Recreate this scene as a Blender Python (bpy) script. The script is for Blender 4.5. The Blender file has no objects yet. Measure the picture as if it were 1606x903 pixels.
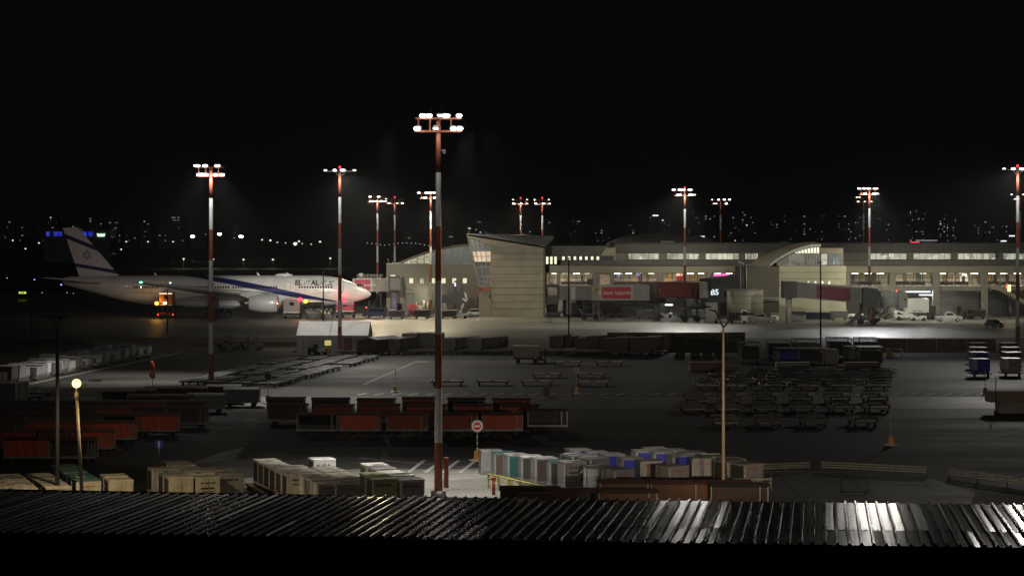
import bpy, math, random
from mathutils import Vector, Matrix
R = math.radians
HAZE = 0.0001
rnd = random.Random(7)
scene = bpy.context.scene
COL = scene.collection

# ------------------------------------------------------------------ camera
F = 3300.0      # focal length in photo pixels (photo 1606 wide)
H = 16.0        # camera height
HY = 375.0      # horizon row in the photo
cam = bpy.data.cameras.new('camera')
cam.sensor_width = 36.0
cam.lens = 36.0 * F / 1606.0
cam.shift_y = (HY - 451.5) / 1606.0
cam.clip_start = 0.5
cam.clip_end = 9000
camo = bpy.data.objects.new('camera', cam)
camo.location = (0, 0, H)
camo.rotation_euler = (R(90), 0, 0)
COL.objects.link(camo)
scene.camera = camo

# ------------------------------------------------------------------ night sky, exposure
world = bpy.data.worlds.new('World')
scene.world = world
world.use_nodes = True
bg = world.node_tree.nodes['Background']
bg.inputs[0].default_value = (0.86, 0.92, 1.0, 1)
bg.inputs[1].default_value = 0.0016
town_fill_sun = bpy.data.lights.new('town_fill_sun', 'SUN'); town_fill_sun.energy = .02; town_fill_sun.angle = R(.5); town_fill_sun.color = (.9, .95, 1)
mo = bpy.data.objects.new('town_fill_sun', town_fill_sun); mo.rotation_euler = (R(62), 0, R(-18)); COL.objects.link(mo)  # weak sun added so the far town blocks don't stand out black
scene.view_settings.view_transform = 'Standard'
scene.view_settings.look = 'None'
scene.view_settings.exposure = 0
scene.view_settings.gamma = 1

def W(px, py, z=0.0):
    """ground point (x, y) seen at a photo position, for height z"""
    d = F * (H - z) / (py - HY)
    return ((px - 803.0) / F * d, d)
def X(px, d): return (px - 803.0) / F * d
def Z(py, d): return H - (py - HY) * d / F

ORD = ['first', 'second', 'third', 'fourth', 'fifth', 'sixth', 'seventh', 'eighth', 'ninth', 'tenth',
       'eleventh', 'twelfth', 'thirteenth', 'fourteenth', 'fifteenth', 'sixteenth', 'seventeenth',
       'eighteenth', 'nineteenth', 'twentieth', 'twenty-first', 'twenty-second', 'twenty-third', 'twenty-fourth']

# ------------------------------------------------------------------ materials
MATS = {}
def mat(name, col, rough=0.6, metal=0.0, var=0.25, scale=1.5, bump=0.0, spec=0.5):
    if name in MATS: return MATS[name]
    m = bpy.data.materials.new(name); m.use_nodes = True
    nt = m.node_tree; b = nt.nodes['Principled BSDF']
    b.inputs['Roughness'].default_value = rough
    b.inputs['Metallic'].default_value = metal
    b.inputs['Specular IOR Level'].default_value = spec
    tc = nt.nodes.new('ShaderNodeTexCoord')
    n = nt.nodes.new('ShaderNodeTexNoise'); n.inputs['Scale'].default_value = scale
    n.inputs['Detail'].default_value = 6; n.inputs['Roughness'].default_value = .65
    nt.links.new(tc.outputs['Object'], n.inputs['Vector'])
    cr = nt.nodes.new('ShaderNodeValToRGB')
    cr.color_ramp.elements[0].position = .3; cr.color_ramp.elements[1].position = .7
    cr.color_ramp.elements[0].color = tuple(c * (1 - var) for c in col) + (1,)
    cr.color_ramp.elements[1].color = tuple(min(1, c * (1 + var * .6)) for c in col) + (1,)
    nt.links.new(n.outputs['Fac'], cr.inputs['Fac'])
    nt.links.new(cr.outputs['Color'], b.inputs['Base Color'])
    if bump:
        bp = nt.nodes.new('ShaderNodeBump'); bp.inputs['Strength'].default_value = bump
        bp.inputs['Distance'].default_value = .02
        nt.links.new(n.outputs['Fac'], bp.inputs['Height']); nt.links.new(bp.outputs['Normal'], b.inputs['Normal'])
    MATS[name] = m
    return m
def emis(name, col, strength, sample=False):
    if name in MATS: return MATS[name]
    m = bpy.data.materials.new(name); m.use_nodes = True
    nt = m.node_tree; nt.nodes.remove(nt.nodes['Principled BSDF'])
    e = nt.nodes.new('ShaderNodeEmission'); e.inputs[0].default_value = tuple(col) + (1,); e.inputs[1].default_value = strength
    nt.links.new(e.outputs[0], nt.nodes['Material Output'].inputs[0])
    if not sample: m.cycles.emission_sampling = 'NONE'
    MATS[name] = m
    return m
def emis_var(name, c1, c2, strength, scale=(1, 1, 1)):
    """lit interior seen behind glass: uneven warm light with glossy pane on top"""
    if name in MATS: return MATS[name]
    m = bpy.data.materials.new(name); m.use_nodes = True
    nt = m.node_tree; b = nt.nodes['Principled BSDF']
    b.inputs['Base Color'].default_value = (.05, .05, .05, 1); b.inputs['Roughness'].default_value = .15
    tc = nt.nodes.new('ShaderNodeTexCoord'); mp = nt.nodes.new('ShaderNodeMapping'); mp.inputs['Scale'].default_value = scale
    vo = nt.nodes.new('ShaderNodeTexVoronoi'); vo.inputs['Scale'].default_value = 1.0; vo.distance = 'CHEBYCHEV'
    nt.links.new(tc.outputs['Object'], mp.inputs[0]); nt.links.new(mp.outputs[0], vo.inputs['Vector'])
    sp = nt.nodes.new('ShaderNodeSeparateColor'); nt.links.new(vo.outputs['Color'], sp.inputs[0])
    mx = nt.nodes.new('ShaderNodeMix'); mx.data_type = 'RGBA'
    mx.inputs['A'].default_value = tuple(c1) + (1,); mx.inputs['B'].default_value = tuple(c2) + (1,)
    nt.links.new(sp.outputs[0], mx.inputs['Factor'])
    nt.links.new(mx.outputs['Result'], b.inputs['Emission Color']); b.inputs['Emission Strength'].default_value = strength
    m.cycles.emission_sampling = 'NONE'
    MATS[name] = m
    return m
def glass(name='window_glass'):
    if name in MATS: return MATS[name]
    m = bpy.data.materials.new(name); m.use_nodes = True
    nt = m.node_tree; nt.nodes.remove(nt.nodes['Principled BSDF'])
    t = nt.nodes.new('ShaderNodeBsdfTransparent'); t.inputs[0].default_value = (.86, .9, .88, 1)
    g = nt.nodes.new('ShaderNodeBsdfGlossy'); g.inputs['Roughness'].default_value = .04
    mx = nt.nodes.new('ShaderNodeMixShader'); mx.inputs[0].default_value = .07
    nt.links.new(t.outputs[0], mx.inputs[1]); nt.links.new(g.outputs[0], mx.inputs[2])
    nt.links.new(mx.outputs[0], nt.nodes['Material Output'].inputs[0])
    MATS[name] = m
    return m

def ground_mat(name, base, var, rough, big=.03, streak=(1, 1, 1), slab=None, spec=.4):
    m = bpy.data.materials.new(name); m.use_nodes = True
    nt = m.node_tree; b = nt.nodes['Principled BSDF']; L = nt.links.new
    tc = nt.nodes.new('ShaderNodeTexCoord'); mp = nt.nodes.new('ShaderNodeMapping'); mp.inputs['Scale'].default_value = streak
    L(tc.outputs['Object'], mp.inputs[0])
    n1 = nt.nodes.new('ShaderNodeTexNoise'); n1.inputs['Scale'].default_value = big; n1.inputs['Detail'].default_value = 8
    n1.inputs['Roughness'].default_value = .7
    n2 = nt.nodes.new('ShaderNodeTexNoise'); n2.inputs['Scale'].default_value = big * 22; n2.inputs['Detail'].default_value = 6
    L(mp.outputs[0], n1.inputs['Vector']); L(tc.outputs['Object'], n2.inputs['Vector'])
    a = nt.nodes.new('ShaderNodeMath'); a.operation = 'MULTIPLY_ADD'; a.inputs[1].default_value = .35
    L(n2.outputs['Fac'], a.inputs[0]); L(n1.outputs['Fac'], a.inputs[2])
    cr = nt.nodes.new('ShaderNodeValToRGB'); e = cr.color_ramp.elements
    e[0].position = .5; e[1].position = .85
    e[0].color = tuple(c * (1 - var) for c in base) + (1,); e[1].color = tuple(c * (1 + var) for c in base) + (1,)
    L(a.outputs[0], cr.inputs[0])
    out = cr.outputs['Color']
    if slab:
        br = nt.nodes.new('ShaderNodeTexBrick'); br.offset = 0; br.inputs['Scale'].default_value = 1.0
        br.inputs['Brick Width'].default_value = slab; br.inputs['Row Height'].default_value = slab
        br.inputs['Mortar Size'].default_value = .09; br.inputs['Color1'].default_value = (1, 1, 1, 1)
        br.inputs['Color2'].default_value = (.82, .82, .82, 1); br.inputs['Mortar'].default_value = (.45, .45, .45, 1)
        L(tc.outputs['Object'], br.inputs['Vector'])
        mu = nt.nodes.new('ShaderNodeMix'); mu.data_type = 'RGBA'; mu.blend_type = 'MULTIPLY'; mu.inputs['Factor'].default_value = 1
        L(out, mu.inputs['A']); L(br.outputs['Color'], mu.inputs['B']); out = mu.outputs['Result']
    L(out, b.inputs['Base Color'])
    rr = nt.nodes.new('ShaderNodeMapRange'); rr.inputs['From Min'].default_value = .35; rr.inputs['From Max'].default_value = .75
    rr.inputs['To Min'].default_value = rough - .13; rr.inputs['To Max'].default_value = rough + .12
    L(n1.outputs['Fac'], rr.inputs[0]); L(rr.outputs[0], b.inputs['Roughness'])
    b.inputs['Specular IOR Level'].default_value = spec
    bp = nt.nodes.new('ShaderNodeBump'); bp.inputs['Strength'].default_value = .25; bp.inputs['Distance'].default_value = .01
    L(n2.outputs['Fac'], bp.inputs['Height']); L(bp.outputs[0], b.inputs['Normal'])
    return m

# ------------------------------------------------------------------ mesh builder
class MB:
    def __init__(s): s.v = []; s.f = []; s.mi = []; s.m = 0; s.sm = []; s.smooth = False
    def face(s, idx): s.f.append(idx); s.mi.append(s.m); s.sm.append(s.smooth)
    def poly(s, pts):
        n = len(s.v); s.v += [tuple(p) for p in pts]; s.face(tuple(range(n, n + len(pts)))); return s
    def box(s, cx, cy, cz, sx, sy, sz, rz=0.0, M=None):
        n = len(s.v); c, q = math.cos(rz), math.sin(rz)
        for dz in (-.5, .5):
            for dx, dy in ((-.5, -.5), (.5, -.5), (.5, .5), (-.5, .5)):
                x, y = dx * sx, dy * sy
                p = Vector((cx + x * c - y * q, cy + x * q + y * c, cz + dz * sz))
                if M is not None: p = M @ p
                s.v.append(tuple(p))
        for f in ((0, 3, 2, 1), (4, 5, 6, 7), (0, 1, 5, 4), (1, 2, 6, 5), (2, 3, 7, 6), (3, 0, 4, 7)):
            s.face(tuple(n + i for i in f))
        return s
    def b2(s, x0, x1, y0, y1, z0, z1):
        return s.box((x0 + x1) / 2, (y0 + y1) / 2, (z0 + z1) / 2, abs(x1 - x0), abs(y1 - y0), abs(z1 - z0))
    def prism(s, pts, a, b, plane='xz', inset=0.0, top=None):
        """extrude 2-D polygon between a and b on the third axis"""
        n = len(s.v); k = len(pts)
        def mk(p, t):
            if plane == 'xz': return (p[0], t, p[1])
            if plane == 'xy': return (p[0], p[1], t)
            return (t, p[0], p[1])
        q = top if top else pts
        s.v += [mk(p, a) for p in pts] + [mk(p, b) for p in q]
        s.face(tuple(range(n, n + k))[::-1]); s.face(tuple(range(n + k, n + 2 * k)))
        for i in range(k):
            j = (i + 1) % k; s.face((n + i, n + j, n + k + j, n + k + i))
        return s
    def tube(s, p0, p1, r0, r1=None, n=8, cap=True):
        if r1 is None: r1 = r0
        p0, p1 = Vector(p0), Vector(p1); d = (p1 - p0)
        if d.length < 1e-6: return s
        d.normalize(); u = d.orthogonal().normalized(); w = d.cross(u)
        k = len(s.v)
        for p, r in ((p0, r0), (p1, r1)):
            for i in range(n):
                a = 2 * math.pi * i / n; s.v.append(tuple(p + (u * math.cos(a) + w * math.sin(a)) * r))
        sm = s.smooth; s.smooth = n >= 8
        for i in range(n):
            j = (i + 1) % n; s.face((k + i, k + j, k + n + j, k + n + i))
        s.smooth = sm
        if cap: s.face(tuple(range(k, k + n))[::-1]); s.face(tuple(range(k + n, k + 2 * n)))
        return s
    def ell(s, c, r, nu=10, nv=6, zmin=-1.0):
        k = len(s.v); sm = s.smooth; s.smooth = True
        for j in range(nv + 1):
            ph = -math.pi / 2 + math.pi * j / nv
            for i in range(nu):
                th = 2 * math.pi * i / nu
                s.v.append((c[0] + r[0] * math.cos(ph) * math.cos(th), c[1] + r[1] * math.cos(ph) * math.sin(th), c[2] + r[2] * max(zmin, math.sin(ph))))
        for j in range(nv):
            for i in range(nu):
                i2 = (i + 1) % nu
                s.face((k + j * nu + i, k + j * nu + i2, k + (j + 1) * nu + i2, k + (j + 1) * nu + i))
        s.smooth = sm
        return s
    def loft(s, rings, closed=True, caps=True):
        k = len(s.v); n = len(rings[0]); sm = s.smooth; s.smooth = True
        for r in rings: s.v += [tuple(p) for p in r]
        for j in range(len(rings) - 1):
            for i in range(n if closed else n - 1):
                i2 = (i + 1) % n
                s.face((k + j * n + i, k + j * n + i2, k + (j + 1) * n + i2, k + (j + 1) * n + i))
        s.smooth = False
        if caps and closed:
            s.face(tuple(range(k, k + n))[::-1]); s.face(tuple(range(k + (len(rings) - 1) * n, k + len(rings) * n)))
        s.smooth = sm
        return s

def mkmesh(name, mb, mats):
    me = bpy.data.meshes.new(name); me.from_pydata(mb.v, [], mb.f)
    if not isinstance(mats, (list, tuple)): mats = [mats]
    for m in mats: me.materials.append(m)
    me.polygons.foreach_set('material_index', mb.mi)
    me.polygons.foreach_set('use_smooth', mb.sm)
    me.validate(); me.update()
    return me
def P(name, mb, mats, parent=None, label=None, loc=None, bevel=0):
    """one part (or one single-mesh thing)"""
    me = mb if isinstance(mb, bpy.types.Mesh) else mkmesh(name, mb, mats)
    o = bpy.data.objects.new(name, me); COL.objects.link(o)
    if parent is not None: o.parent = parent
    if label: o['label'] = label
    if loc: o.location = loc
    if bevel:
        bv = o.modifiers.new('bevel', 'BEVEL'); bv.width = bevel; bv.segments = 2; bv.limit_method = 'ANGLE'
    return o
def each(name, boxes, m, parent):
    for b in boxes: mb = MB(); mb.b2(*b); P(name, mb, m, parent)
def T(name, label, cat, loc, rz=0.0, group=None):
    o = bpy.data.objects.new(name, None); COL.objects.link(o)
    o.location = (loc[0], loc[1], loc[2] if len(loc) > 2 else 0); o.rotation_euler = (0, 0, rz); o.empty_display_size = .2
    return tag(o, label, cat, group)
def tag(o, label, cat, group=None):
    o['label'] = label; o['category'] = cat
    if group: o['group'] = group
    return o
def S(name, mb, m, z=0):
    o = P(name, mb, m); o['kind'] = 'structure'; return o
KIDS = {}
def copy_tree(src, loc=None, rz=None, label=None, group=None):
    kids = {}
    for o in bpy.data.objects:
        if o.parent: kids.setdefault(o.parent.name, []).append(o)
    return _copy(src, kids, None, loc, rz, label, group)
def protos(src):
    kids = {}
    for o in bpy.data.objects:
        if o.parent: kids.setdefault(o.parent.name, []).append(o)
    return kids
def _copy(src, kids, parent, loc, rz, label, group):
    c = src.copy(); COL.objects.link(c)
    if parent is not None: c.parent = parent
    if loc is not None: c.location = (loc[0], loc[1], loc[2] if len(loc) > 2 else 0)
    if rz is not None: c.rotation_euler = (0, 0, rz)
    if label: c['label'] = label
    if group: c['group'] = group
    for k in kids.get(src.name, []): _copy(k, kids, c, None, None, None, None)
    return c
class Placer:
    """first use moves the prototype itself, later uses copy it"""
    def __init__(s, proto): s.p = proto; s.used = False; s.k = protos(proto)
    def __call__(s, loc, rz, label, group=None):
        if not s.used:
            s.used = True; o = s.p; o.location = (loc[0], loc[1], loc[2] if len(loc) > 2 else 0); o.rotation_euler = (0, 0, rz)
            o['label'] = label
            if group: o['group'] = group
            return o
        return _copy(s.p, s.k, None, loc, rz, label, group)

def text_mesh(txt, size, m, name='lettering', shear=0, bold=0.0, extrude=0.01):
    cu = bpy.data.curves.new('text', 'FONT'); cu.body = txt; cu.size = size; cu.align_x = 'CENTER'; cu.align_y = 'CENTER'
    cu.extrude = extrude; cu.offset = bold; cu.shear = shear
    o = bpy.data.objects.new('text', cu); COL.objects.link(o)
    dg = bpy.context.evaluated_depsgraph_get(); dg.update()
    me = bpy.data.meshes.new_from_object(o.evaluated_get(dg), depsgraph=dg)
    bpy.data.objects.remove(o); bpy.data.curves.remove(cu)
    me.name = name; me.materials.clear(); me.materials.append(m)
    # stand it upright: text x -> x, y -> z, facing -y
    for v in me.vertices: v.co = Vector((v.co.x, -v.co.z, v.co.y))
    return me

def spot(name, parent, loc, target, power, cone, col=(1, .97, .9), blend=.6, rad=.4):
    l = bpy.data.lights.new(name, 'SPOT'); l.energy = power; l.spot_size = R(cone); l.spot_blend = blend
    l.color = col; l.shadow_soft_size = rad
    o = bpy.data.objects.new(name, l); COL.objects.link(o)
    base = Vector(parent.location) if parent is not None else Vector((0, 0, 0))
    o.location = loc
    d = Vector(target) - (base + Vector(loc)); o.rotation_euler = d.to_track_quat('-Z', 'Y').to_euler()
    if parent is not None: o.parent = parent
    return o
def point(name, parent, loc, power, col=(1, .97, .9), rad=.15):
    l = bpy.data.lights.new(name, 'POINT'); l.energy = power; l.color = col; l.shadow_soft_size = rad
    o = bpy.data.objects.new(name, l); COL.objects.link(o); o.location = loc
    if parent is not None: o.parent = parent
    return o
# ================================================================== setting
asph = ground_mat('staging_asphalt', (.046, .044, .041), .6, .75, .05, (.5, 1.8, 1), spec=.15)
conc = ground_mat('apron_concrete', (.21, .205, .185), .35, .5, .02, (.35, 1.6, 1), slab=7.5)
dirt = ground_mat('dry_verge', (.06, .052, .036), .5, .9, .08)
pad = ground_mat('pale_concrete_pad', (.22, .21, .19), .35, .7, .12, slab=4.5)
line_m = mat('road_paint', (.42, .41, .38), .7, 0, .5, 2.0)
road_m = ground_mat('service_road', (.058, .056, .052), .35, .65, .05, (.3, 1, 1))

def sheet(name, pts, z, m):
    mb = MB(); mb.poly([(x, y, z) for x, y in pts]); o = S(name, mb, m); return o
sheet('ground', [(-4000, -200), (4000, -200), (4000, 6000), (-4000, 6000)], 0, asph)
sheet('apron', [(-150, 342), (300, 342), (300, 640), (-150, 640)], .004, conc)
sheet('verge', [W(170, 549), W(952, 549), (X(952, 340), 340), (X(120, 340), 340)], .004, dirt)
sheet('far_field', [(-1500, 700), (1500, 700), (1500, 2400), (-1500, 2400)], .02, dirt)
sheet('service_road', [W(-60, 622), W(1700, 622), W(1700, 640), W(-60, 640)], .004, road_m)
sheet('loading_pad', [W(560, 735), W(765, 735), W(800, 748), W(900, 830), W(300, 830), W(380, 750)], .006, pad)
sheet('pallet_pad', [W(1170, 737), W(1290, 738), W(1460, 750), W(1530, 772), W(1500, 840), W(1000, 840)], .006, pad)
# kerb and ditch along the container verge on the left
ka, kb = Vector(W(-40, 621)).to_3d(), Vector(W(285, 553)).to_3d()
mb = MB(); dv = (kb - ka); nrm = Vector((-dv.y, dv.x, 0)).normalized()
mb.box((ka.x + kb.x) / 2, (ka.y + kb.y) / 2, .07, dv.length, .3, .14, math.atan2(dv.y, dv.x)); S('kerb', mb, mat('kerb_stone', (.16, .155, .14), .8))
sheet('container_verge', [tuple((ka + nrm * .3)[:2]), tuple((kb + nrm * .3)[:2]), tuple((kb + nrm * 40)[:2]), tuple((ka + nrm * 60)[:2])], .004, dirt)

def lines():
    mb = MB()
    def seg(p, q, w, z=.012):
        p, q = Vector(p).to_3d(), Vector(q).to_3d(); d = q - p; n = Vector((-d.y, d.x, 0)).normalized() * w / 2
        mb.poly([(a.x, a.y, z) for a in (p + n, p - n, q - n, q + n)])
    # edge line of the service road and its slanted dashes
    for i in range(40):
        a = 560 + i * 27
        seg(W(a, 619.5), W(a + 15, 616.5), .35)
    seg(W(1000, 617), W(1380, 620), .18)
    seg(W(570, 603), W(650, 568), .25); seg(W(650, 568), W(810, 567), .15)
    seg(W(650, 567), W(672, 567), 1.2)
    for i in range(5): seg(W(640 + i * 27, 741), W(665 + i * 27, 722), .28)
    for i in range(6): seg(W(300 + i * 8, 727 - i * 3), W(368 + i * 3, 718 - i * 3.2), .16)
    for i in range(4): seg(W(1545 + i * 3, 597 + i * 3.2), W(1606, 600 + i * 3.2), .18)
    seg(W(330, 655), W(388, 640), .18); seg(W(384, 659), W(400, 657), .5)
    seg(W(700, 752), W(765, 747), .14, .016)
    seg(W(560, 718), W(765, 736), .12)
    for i in range(14): seg(W(1235 + i * 6, 694 + i * .9), W(1262 + i * 6, 691 + i * .9), .05)
    seg(W(1470, 690), W(1590, 706), .15); seg(W(1540, 690), W(1606, 672), .15)
    seg(W(1415, 556), W(1530, 562), .12)
    return mb
S('road_markings', lines(), line_m)
# apron guide lines
mb = MB()
for yy in (352, 371, 399):
    mb.poly([(-140, yy, .012), (200, yy, .012), (200, yy + .3, .012), (-140, yy + .3, .012)])
S('apron_markings', mb, mat('apron_paint', (.4, .37, .22), .7, 0, .4, .4))
# faint hills beyond the airfield
mb = MB(); pts = [(-2600, 0)]
hr = random.Random(3); top = []
for i in range(53):
    x = -2600 + i * 100; top.append((x, 18 + 14 * math.sin(i * .33) + hr.uniform(-3, 3)))
mb.prism([(-2600, -1)] + top[::1] + [(2600, -1)], 3900, 4500, 'xz'); S('hills', mb, mat('far_hill', (.03, .032, .03), .95))

# ================================================================== warehouse in the foreground
galv = bpy.data.materials.new('galvanised_roof'); galv.use_nodes = True
nt = galv.node_tree; b = nt.nodes['Principled BSDF']; L = nt.links.new
b.inputs['Metallic'].default_value = .75; b.inputs['Specular IOR Level'].default_value = .25
tc = nt.nodes.new('ShaderNodeTexCoord'); mp = nt.nodes.new('ShaderNodeMapping'); mp.inputs['Scale'].default_value = (26, .12, 1)
n1 = nt.nodes.new('ShaderNodeTexNoise'); n1.inputs['Scale'].default_value = 1.2; n1.inputs['Detail'].default_value = 8; n1.inputs['Roughness'].default_value = .7
n2 = nt.nodes.new('ShaderNodeTexNoise'); n2.inputs['Scale'].default_value = 9; n2.inputs['Detail'].default_value = 6
L(tc.outputs['Object'], mp.inputs[0]); L(mp.outputs[0], n1.inputs['Vector']); L(tc.outputs['Object'], n2.inputs['Vector'])
cr = nt.nodes.new('ShaderNodeValToRGB'); cr.color_ramp.elements[0].position = .35; cr.color_ramp.elements[1].position = .7
cr.color_ramp.elements[0].color = (.008, .008, .01, 1); cr.color_ramp.elements[1].color = (.032, .032, .035, 1)
L(n1.outputs['Fac'], cr.inputs[0]); L(cr.outputs[0], b.inputs['Base Color'])
mr = nt.nodes.new('ShaderNodeMapRange'); mr.inputs['From Min'].default_value = .3; mr.inputs['From Max'].default_value = .7
mr.inputs['To Min'].default_value = .13; mr.inputs['To Max'].default_value = .25
L(n1.outputs['Fac'], mr.inputs[0]); L(mr.outputs[0], b.inputs['Roughness'])
bp = nt.nodes.new('ShaderNodeBump'); bp.inputs['Strength'].default_value = .08; bp.inputs['Distance'].default_value = .0008
L(n1.outputs['Fac'], bp.inputs['Height']); L(bp.outputs[0], b.inputs['Normal'])

wh = T('warehouse', 'dark warehouse across the bottom of the photo under a ribbed metal roof', 'building', (X(1374, 43.3), 43.3, 9.7), -math.atan(.146))
def rib_sheet(x0, x1, y0, y1, z0, z1, seed):
    rr = random.Random(seed); mb = MB(); pr = []; x = x0
    while x < x1:
        j = rr.uniform(-.0015, .0015)
        q = rr.gauss(0, .0026)
        pr += [(x, q), (x + .172, -q), (x + .19, .05 + j), (x + .232, .05 + j * .3)]
        x += .25
    ys = [y0, (y0 + y1) / 2, y1]; n = len(pr); k = len(mb.v)
    for t, y in enumerate(ys):
        z = z0 + (z1 - z0) * t / 2
        mb.v += [(p[0], y + p[0] * .045, z + p[1] + rr.uniform(-.0006, .0006)) for p in pr]
    for t in range(2):
        for i in range(n - 1): mb.face((k + t * n + i, k + t * n + i + 1, k + (t + 1) * n + i + 1, k + (t + 1) * n + i))
    return mb
P('roof_sheet', rib_sheet(-34, 18, 0, 2.62, 0, -.028, 1), galv, wh)
P('roof_sheet', rib_sheet(-34, 18, 2.5, 7.75, -.021, -.082, 2), galv, wh)
dkm = mat('dark_wall_paint', (.02, .02, .022), .9)
mb = MB()
mb.b2(-34, 18, -.15, 7.6, -.16, -.1); P('roof_frame', mb, dkm, wh)
mb = MB(); mb.b2(-34, 18, .3, 7.4, -9.7, -.16); P('wall', mb, dkm, wh)
mb = MB(); mb.b2(-34, 18, -.16, -.02, -.2, -.12); P('gutter', mb, dkm, wh)
def yard_lamp(lx, tgt, power, cone, col):
    mb = MB(); mb.b2(lx - .25, lx + .25, 7.42, 7.75, -.75, -.5); h_ = P('yard_lamp', mb, dkm, wh)
    mb = MB(); mb.b2(lx - .2, lx + .2, 7.76, 7.77, -.72, -.53); P('lens', mb, emis('yard_lens', (1, .8, .5), 6), h_)
    bpy.context.view_layer.update()
    wpos = wh.matrix_world @ Vector((lx, 7.95, -.62)); l = spot('yard_lamp_beam', None, wpos, tgt, power, cone, col, .5, .15); return l
# lower flat annexe roof between the warehouse and the viewer
an = T('annexe_roof', 'unlit lower annexe roof in front of the ribbed warehouse roof', 'building', (X(1374, 43.3), 43.3, 0), -math.atan(.146))
P('roof_sheet', rib_sheet(-34, 18, -19, .1, 7.4, 7.3, 3), mat('black_roof_felt', (.012, .012, .013), .85), an)
mb = MB(); mb.b2(-34, 18, -19, .1, 0, 7.2); P('wall', mb, dkm, an)

# ================================================================== floodlight masts
red_p = mat('mast_red_paint', (.3, .09, .05), .5, 0, .2, .6)
white_p = mat('mast_white_paint', (.62, .62, .62), .5, 0, .15, .6)
steel = mat('galvanised_steel', (.38, .38, .37), .4, .8)
dark_steel = mat('dark_steel', (.05, .05, .055), .5, .6)
lens_w = emis('flood_lens', (1, .985, .95), 12)
lens_g = emis('flood_lens_greenish', (.95, 1, .86), 10)
lens_dim = emis('flood_lens_edge_on', (1, .97, .92), 5)
lens_red = emis('beacon_red', (1, .03, .04), 4)
house_m = mat('lamp_housing', (.22, .22, .22), .4, .5)
bar_red = red_p

def mast(px, d, Ht, lamps, label, rows=2, wide=3.2, beacon=False, spill=60, lens=None, rb=.3, rt=.19, gap=1.0, extras=False, ymk=-1):
    x = X(px, d)
    t = T('floodlight_mast', label, 'floodlight mast', (x, d, 0), 0, 'floodlight masts round the apron')
    n = 7; mb = MB()
    for i in range(n):
        z0, z1 = Ht * i / n, Ht * (i + 1) / n
        mb.m = i % 2
        ra = rb + (rt - rb) * i / n; rc = rb + (rt - rb) * (i + 1) / n
        mb.tube((0, 0, z0), (0, 0, z1), ra, rc, 12, cap=(i == n - 1))
    P('pole', mb, [red_p, white_p], t)
    mb = MB(); mb.tube((0, 0, .0), (0, 0, .35), rb * 1.9, rb * 1.9, 12); P('base_plinth', mb, mat('concrete_plinth', (.28, .27, .25), .8), t)
    mb = MB(); hw = wide / 2
    for r in range(rows):
        z = Ht - (0 if r == rows - 1 else gap)
        mb.box(0, -.25, z, wide, .1, .1); mb.box(0, .25, z, wide, .1, .1)
        for u in (-hw, -hw * .45, hw * .45, hw): mb.box(u, 0, z, .07, .5, .07)
    if rows == 2:
        for u in (-hw * .85, -hw * .35, hw * .55): mb.box(u, -.22, Ht - gap / 2, .09, .09, gap)
    else:
        mb.tube((0, 0, Ht - .9), (.8, 0, Ht), .05, .05, 6); mb.tube((0, 0, Ht - .9), (-.8, 0, Ht), .05, .05, 6)
    P('crossarm_frame', mb, bar_red if rows == 2 else steel, t)
    for (u, r, st, sz) in lamps:
        z = Ht - (0 if r == 1 or rows == 1 else gap) + .13
        mb = MB(); s = sz
        mb.ell((0, .08, .12), (.38 * s, .3, .13), 12, 6); mb.box(0, 0, -.02, .12, .1, .12)
        lp = P('floodlight', mb, house_m, t, loc=(u, -.3 * ymk * -1, z))
        if st:
            mb = MB(); mb.ell((0, -.12, .02), (.3 * s, .26, .12 if st == 2 else .07), 12, 6)
            P('lens', mb, (lens or lens_w) if st == 2 else lens_dim, lp)
    if beacon:
        mb = MB(); mb.tube((0, 0, Ht), (0, 0, Ht + .45), .05); P('beacon_post', mb, steel, t)
        mb = MB(); mb.ell((0, 0, Ht + .55), (.16, .16, .2), 10, 6); P('warning_beacon', mb, lens_red, t)
    if extras:
        mb = MB(); mb.tube((-.45, 0, Ht), (-.45, 0, Ht + 1.05), .02); mb.tube((.2, 0, Ht), (.2, 0, Ht + .45), .02)
        mb.tube((.2, 0, Ht + .45), (.34, 0, Ht + .6), .015); mb.tube((.2, 0, Ht + .45), (.06, 0, Ht + .6), .015)
        P('aerial', mb, steel, t)
        mb = MB(); mb.box(.36, .1, Ht - 2.05, .16, .14, .25); mb.tube((0, 0, Ht - 2.0), (.4, 0, Ht - 2.0), .03); P('camera_box', mb, steel, t)
        mb = MB(); mb.box(.5, -.1, 1.5, .28, .3, 1.9); P('control_box', mb, red_p, t, bevel=.03)
    if spill:
        spot('head_spill', t, (-wide * .36, -2.2, Ht + .1), (x, d - 2.2, 0), spill, 150, rad=.3, blend=.35); spot('head_spill', t, (wide * .36, -2.2, Ht + .1), (x, d - 2.2, 0), spill * .7, 150, rad=.3, blend=.35)
    return t

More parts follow.
